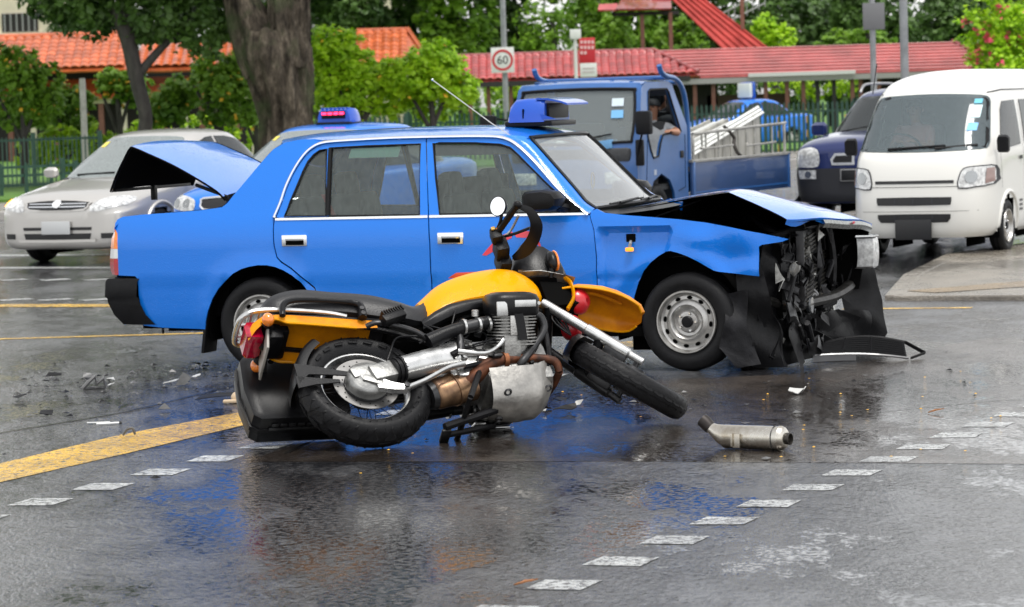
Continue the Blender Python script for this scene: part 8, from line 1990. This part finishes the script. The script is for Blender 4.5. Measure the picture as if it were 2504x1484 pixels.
MB().rings([[tuple(P0(t) + np.array((0, -.01, -.05 + .03 * (t > .5)))), tuple(P0(t) + np.array((0, -.012, .0)))] for t in np.linspace(0, .45, 7)], closed=False, caps=False).build('corner_tab', mat('grille_edge'), fg)
MB().tube([P1(1.0), P1(1.0) + np.array((.16, -.10, -.08)), P0(1.0) + np.array((.02, 0, 0))], .016, 5, flat=(.4, 1)).build('torn_end', BLACKP, fg)

def shard(name, label, x, y, verts, faces, m, amp=.004, seed=1, rot=0.0, z=.012, cat='debris', sub=1):
    kq = .62 if 'panel' in name else 1.0
    o = crumple(name, [(a * kq, b * kq, c * kq) for a, b, c in verts], faces, m, None, amp, max(2, sub), seed, .004); o.location = (x, y, z); o.rotation_euler = (0, 0, rot)
    return tag(o, label, cat, 'broken pieces on the road')
GREYP = mat('grey_shard', (.10, .10, .10), rough=.4, noise=.3, nscale=30)
PALEP = mat('pale_shard', (.50, .50, .48), rough=.35)
shard('broken_panel', 'pointed grey plastic shards heaped on the road left of the pannier', -2.02, 18.74, [(-.10, 0, 0), (.0, -.03, .005), (.06, .0, .06), (.12, .05, .04), (.02, .06, .09), (-.02, .02, .12)], [(0, 1, 5), (1, 2, 5), (2, 3, 4), (2, 4, 5)], GREYP, seed=2)
shard('broken_panel', 'pale flat shard beside the heap of grey shards', -2.13, 18.9, [(-.07, -.02, 0), (.06, -.03, .01), (.09, .03, .03), (-.03, .03, .005)], [(0, 1, 2, 3)], PALEP, seed=3)
bk_ = thing('bent_bracket', 'small bent metal bracket standing on the road, alone among the fragments', 'debris', (-2.57, 18.67, .0), 0.3, 'broken pieces on the road')
MB().tube([(-.07, 0, .015), (-.03, .0, .055), (.01, .01, .085), (.02, .0, .04), (.06, .0, .07), (.075, 0, .02)], .013, 6).tube([(-.06, .01, .012), (.02, .04, .012), (.07, .01, .012)], .012, 6).build('strap', GREYP, bk_)
shard('plastic_chip', 'small square black plastic chip lying by the old tar seam', -2.64, 17.19, [(-.035, -.02, 0), (.035, -.02, 0), (.035, .03, .025), (-.035, .03, .02)], [(0, 1, 2, 3)], BLACKP, seed=4)
shard('visor_strip', 'long black plastic strip lying behind the pannier', -1.74, 17.79, [(-.12, -.03, .01), (.12, -.02, .015), (.13, .03, .03), (-.09, .04, .02)], [(0, 1, 2, 3)], BLACKP, seed=5)
sh_ = thing('cream_offcut', 'cream rounded offcut lying behind the pannier', 'debris', (-1.60, 17.58, .0), 0.0, 'broken pieces on the road')
CRM = mat('cream_offcut', (.55, .42, .28), rough=.6)
MB().ball((.03, .05, .028), (.07, .06, .045), 12).build('lump', CRM, sh_); MB().box((.0, 0, .012), (.16, .05, .02), bev=.009).build('flat_end', CRM, sh_)
for (x, y, a, lb) in ((-2.21, 16.57, .25, 'white plastic stick with black tip on the road'), (-2.27, 16.64, .05, 'thin pale sliver beside the white stick')):
    t = thing('plastic_stick', lb, 'debris', (x, y, .010), a, 'broken pieces on the road'); MB().tube([(-.065, 0, 0), (.06, 0, 0)], .007 if 'tip' in lb else .004, 6).build('rod', WHITEP, t)
    if 'tip' in lb: MB().tube([(.058, 0, 0), (.072, 0, 0)], .008, 6).build('tip', BLACKP, t)
ck = thing('curved_clip', 'small curved clip standing on the thick yellow line', 'debris', (-2.02, 15.93, .0), 0.1, 'broken pieces on the road')
MB().tube(catmull([(-.03, 0, .012), (-.01, 0, .04), (.02, 0, .045), (.032, 0, .012)], 4), .007, 6).build('hoop', GREYP, ck)
shard('broken_panel', 'black and white plastic shard between the sump guard and the front tyre', .27, 16.47, [(-.11, -.02, .01), (-.05, -.03, .012), (.05, -.03, .01), (.10, .0, .03), (.09, .03, .07), (.0, .03, .045)], [(0, 1, 5), (1, 2, 3, 5), (3, 4, 5)], BLACKP, seed=6)
shard('broken_panel', 'white torn flake leaning on the black shard by the front tyre', .33, 16.52, [(-.03, 0, .045), (.03, .0, .05), (.06, .02, .09), (-.0, .03, .08)], [(0, 1, 2, 3)], PALEP, seed=7)
shard('broken_panel', 'thin white flake at the tip of the black shard', .15, 16.44, [(-.03, 0, .0), (.02, -.01, .0), (.03, .02, .015)], [(0, 1, 2)], PALEP, seed=8)
shard('broken_panel', 'flat dark shard far left on the road', -2.97, 19.75, [(-.09, -.02, 0), (.08, -.02, .0), (.07, .03, .02), (-.06, .03, .03)], [(0, 1, 2, 3)], BLACKP, seed=9)
shard('broken_panel', 'tilted pale grey shard right of the flat dark shard', -2.72, 19.55, [(-.06, -.02, .0), (.07, -.03, .0), (.03, .03, .035), (-.05, .02, .05)], [(0, 1, 2, 3)], GREYP, seed=10)
shard('broken_panel', 'triangular grey shard at the edge of the yellow line', -1.98, 17.25, [(-.06, -.01, 0), (.06, -.02, 0), (.0, .02, .05)], [(0, 1, 2)], GREYP, seed=11)
lf = mat('dead_leaf', (.28, .10, .02), rough=.6)
for x, y, lb in ((2.18, 15.85, 'brown dead leaf on the bright wet road right of the silencer'), (.015, 10.62, 'curled brown dead leaf on the road beside the crossing dashes')):
    shard('dead_leaf', lb, x, y, [(-.04, 0, .0), (0, -.018, .008), (.045, .0, .012), (.0, .02, .01)], [(0, 1, 2, 3)], lf, seed=12, cat='leaf')
sr = random.Random(5)
for k in range(16):
    x, y = (sr.gauss(-2.45, .42), sr.gauss(19.0, .7)) if k < 12 else (sr.uniform(-.3, 1.6), sr.uniform(16.6, 18.2))
    n_ = sr.choice((4, 5, 6)); s_ = sr.uniform(.025, .07)
    pv = [(s_ * sr.uniform(.5, 1.2) * cos(6.28 * i / n_), s_ * .7 * sr.uniform(.4, 1.1) * sin(6.28 * i / n_), sr.uniform(0, s_ * .6)) for i in range(n_)]
    shard('plastic_shard', ('small jagged %s plastic shard scattered on the road left of the pannier' if k < 12 else 'small jagged %s plastic shard between the motorcycle and the taxi wheel') % ('black', 'grey', 'black', 'pale')[k % 4], x, y, pv, [tuple(range(n_))], (BLACKP, GREYP, BLACKP, PALEP)[k % 4], .006, 60 + k, sr.uniform(0, 6), .008)
# tiny fragments nobody could count
fr = random.Random(77); mb = MB()
def frag(x, y, s):
    a = fr.uniform(0, 6.3); h = s * fr.uniform(.08, .55)
    mb.add([(x + s * cos(a), y + s * sin(a), .006), (x + s * cos(a + 2), y + s * sin(a + 2), .006), (x + s * cos(a + 4.2), y + s * sin(a + 4.2), .006), (x, y, .006 + h)], [(0, 1, 3), (1, 2, 3), (2, 0, 3)])
sets = []
for name, m, n in (('dark_fragments', BLACKP, 420), ('pale_fragments', GREYP, 190), ('fallen_petals', FL_Y, 46)):
    mb = MB()
    for _ in range(n):
        t = fr.random()
        if name == 'fallen_petals': x, y = fr.uniform(-1.2, 3.0), fr.uniform(14.0, 18.6)
        elif t < .62: x, y = fr.gauss(-2.4, .55), fr.gauss(18.9, .9)
        elif t < .85: x, y = fr.uniform(-1.5, 2.0), fr.uniform(16.2, 18.6)
        else: x, y = fr.uniform(-3, 3), fr.uniform(13, 20)
        frag(x, y, .010 if name == 'fallen_petals' else fr.choice([.006, .008, .010, .012, .014, .02, .03]))
    o = mb.build(name, m, None, smooth=0); tag(o, 'scattered tiny %s on the wet road' % name.replace('_', ' '), 'debris', kind='stuff')
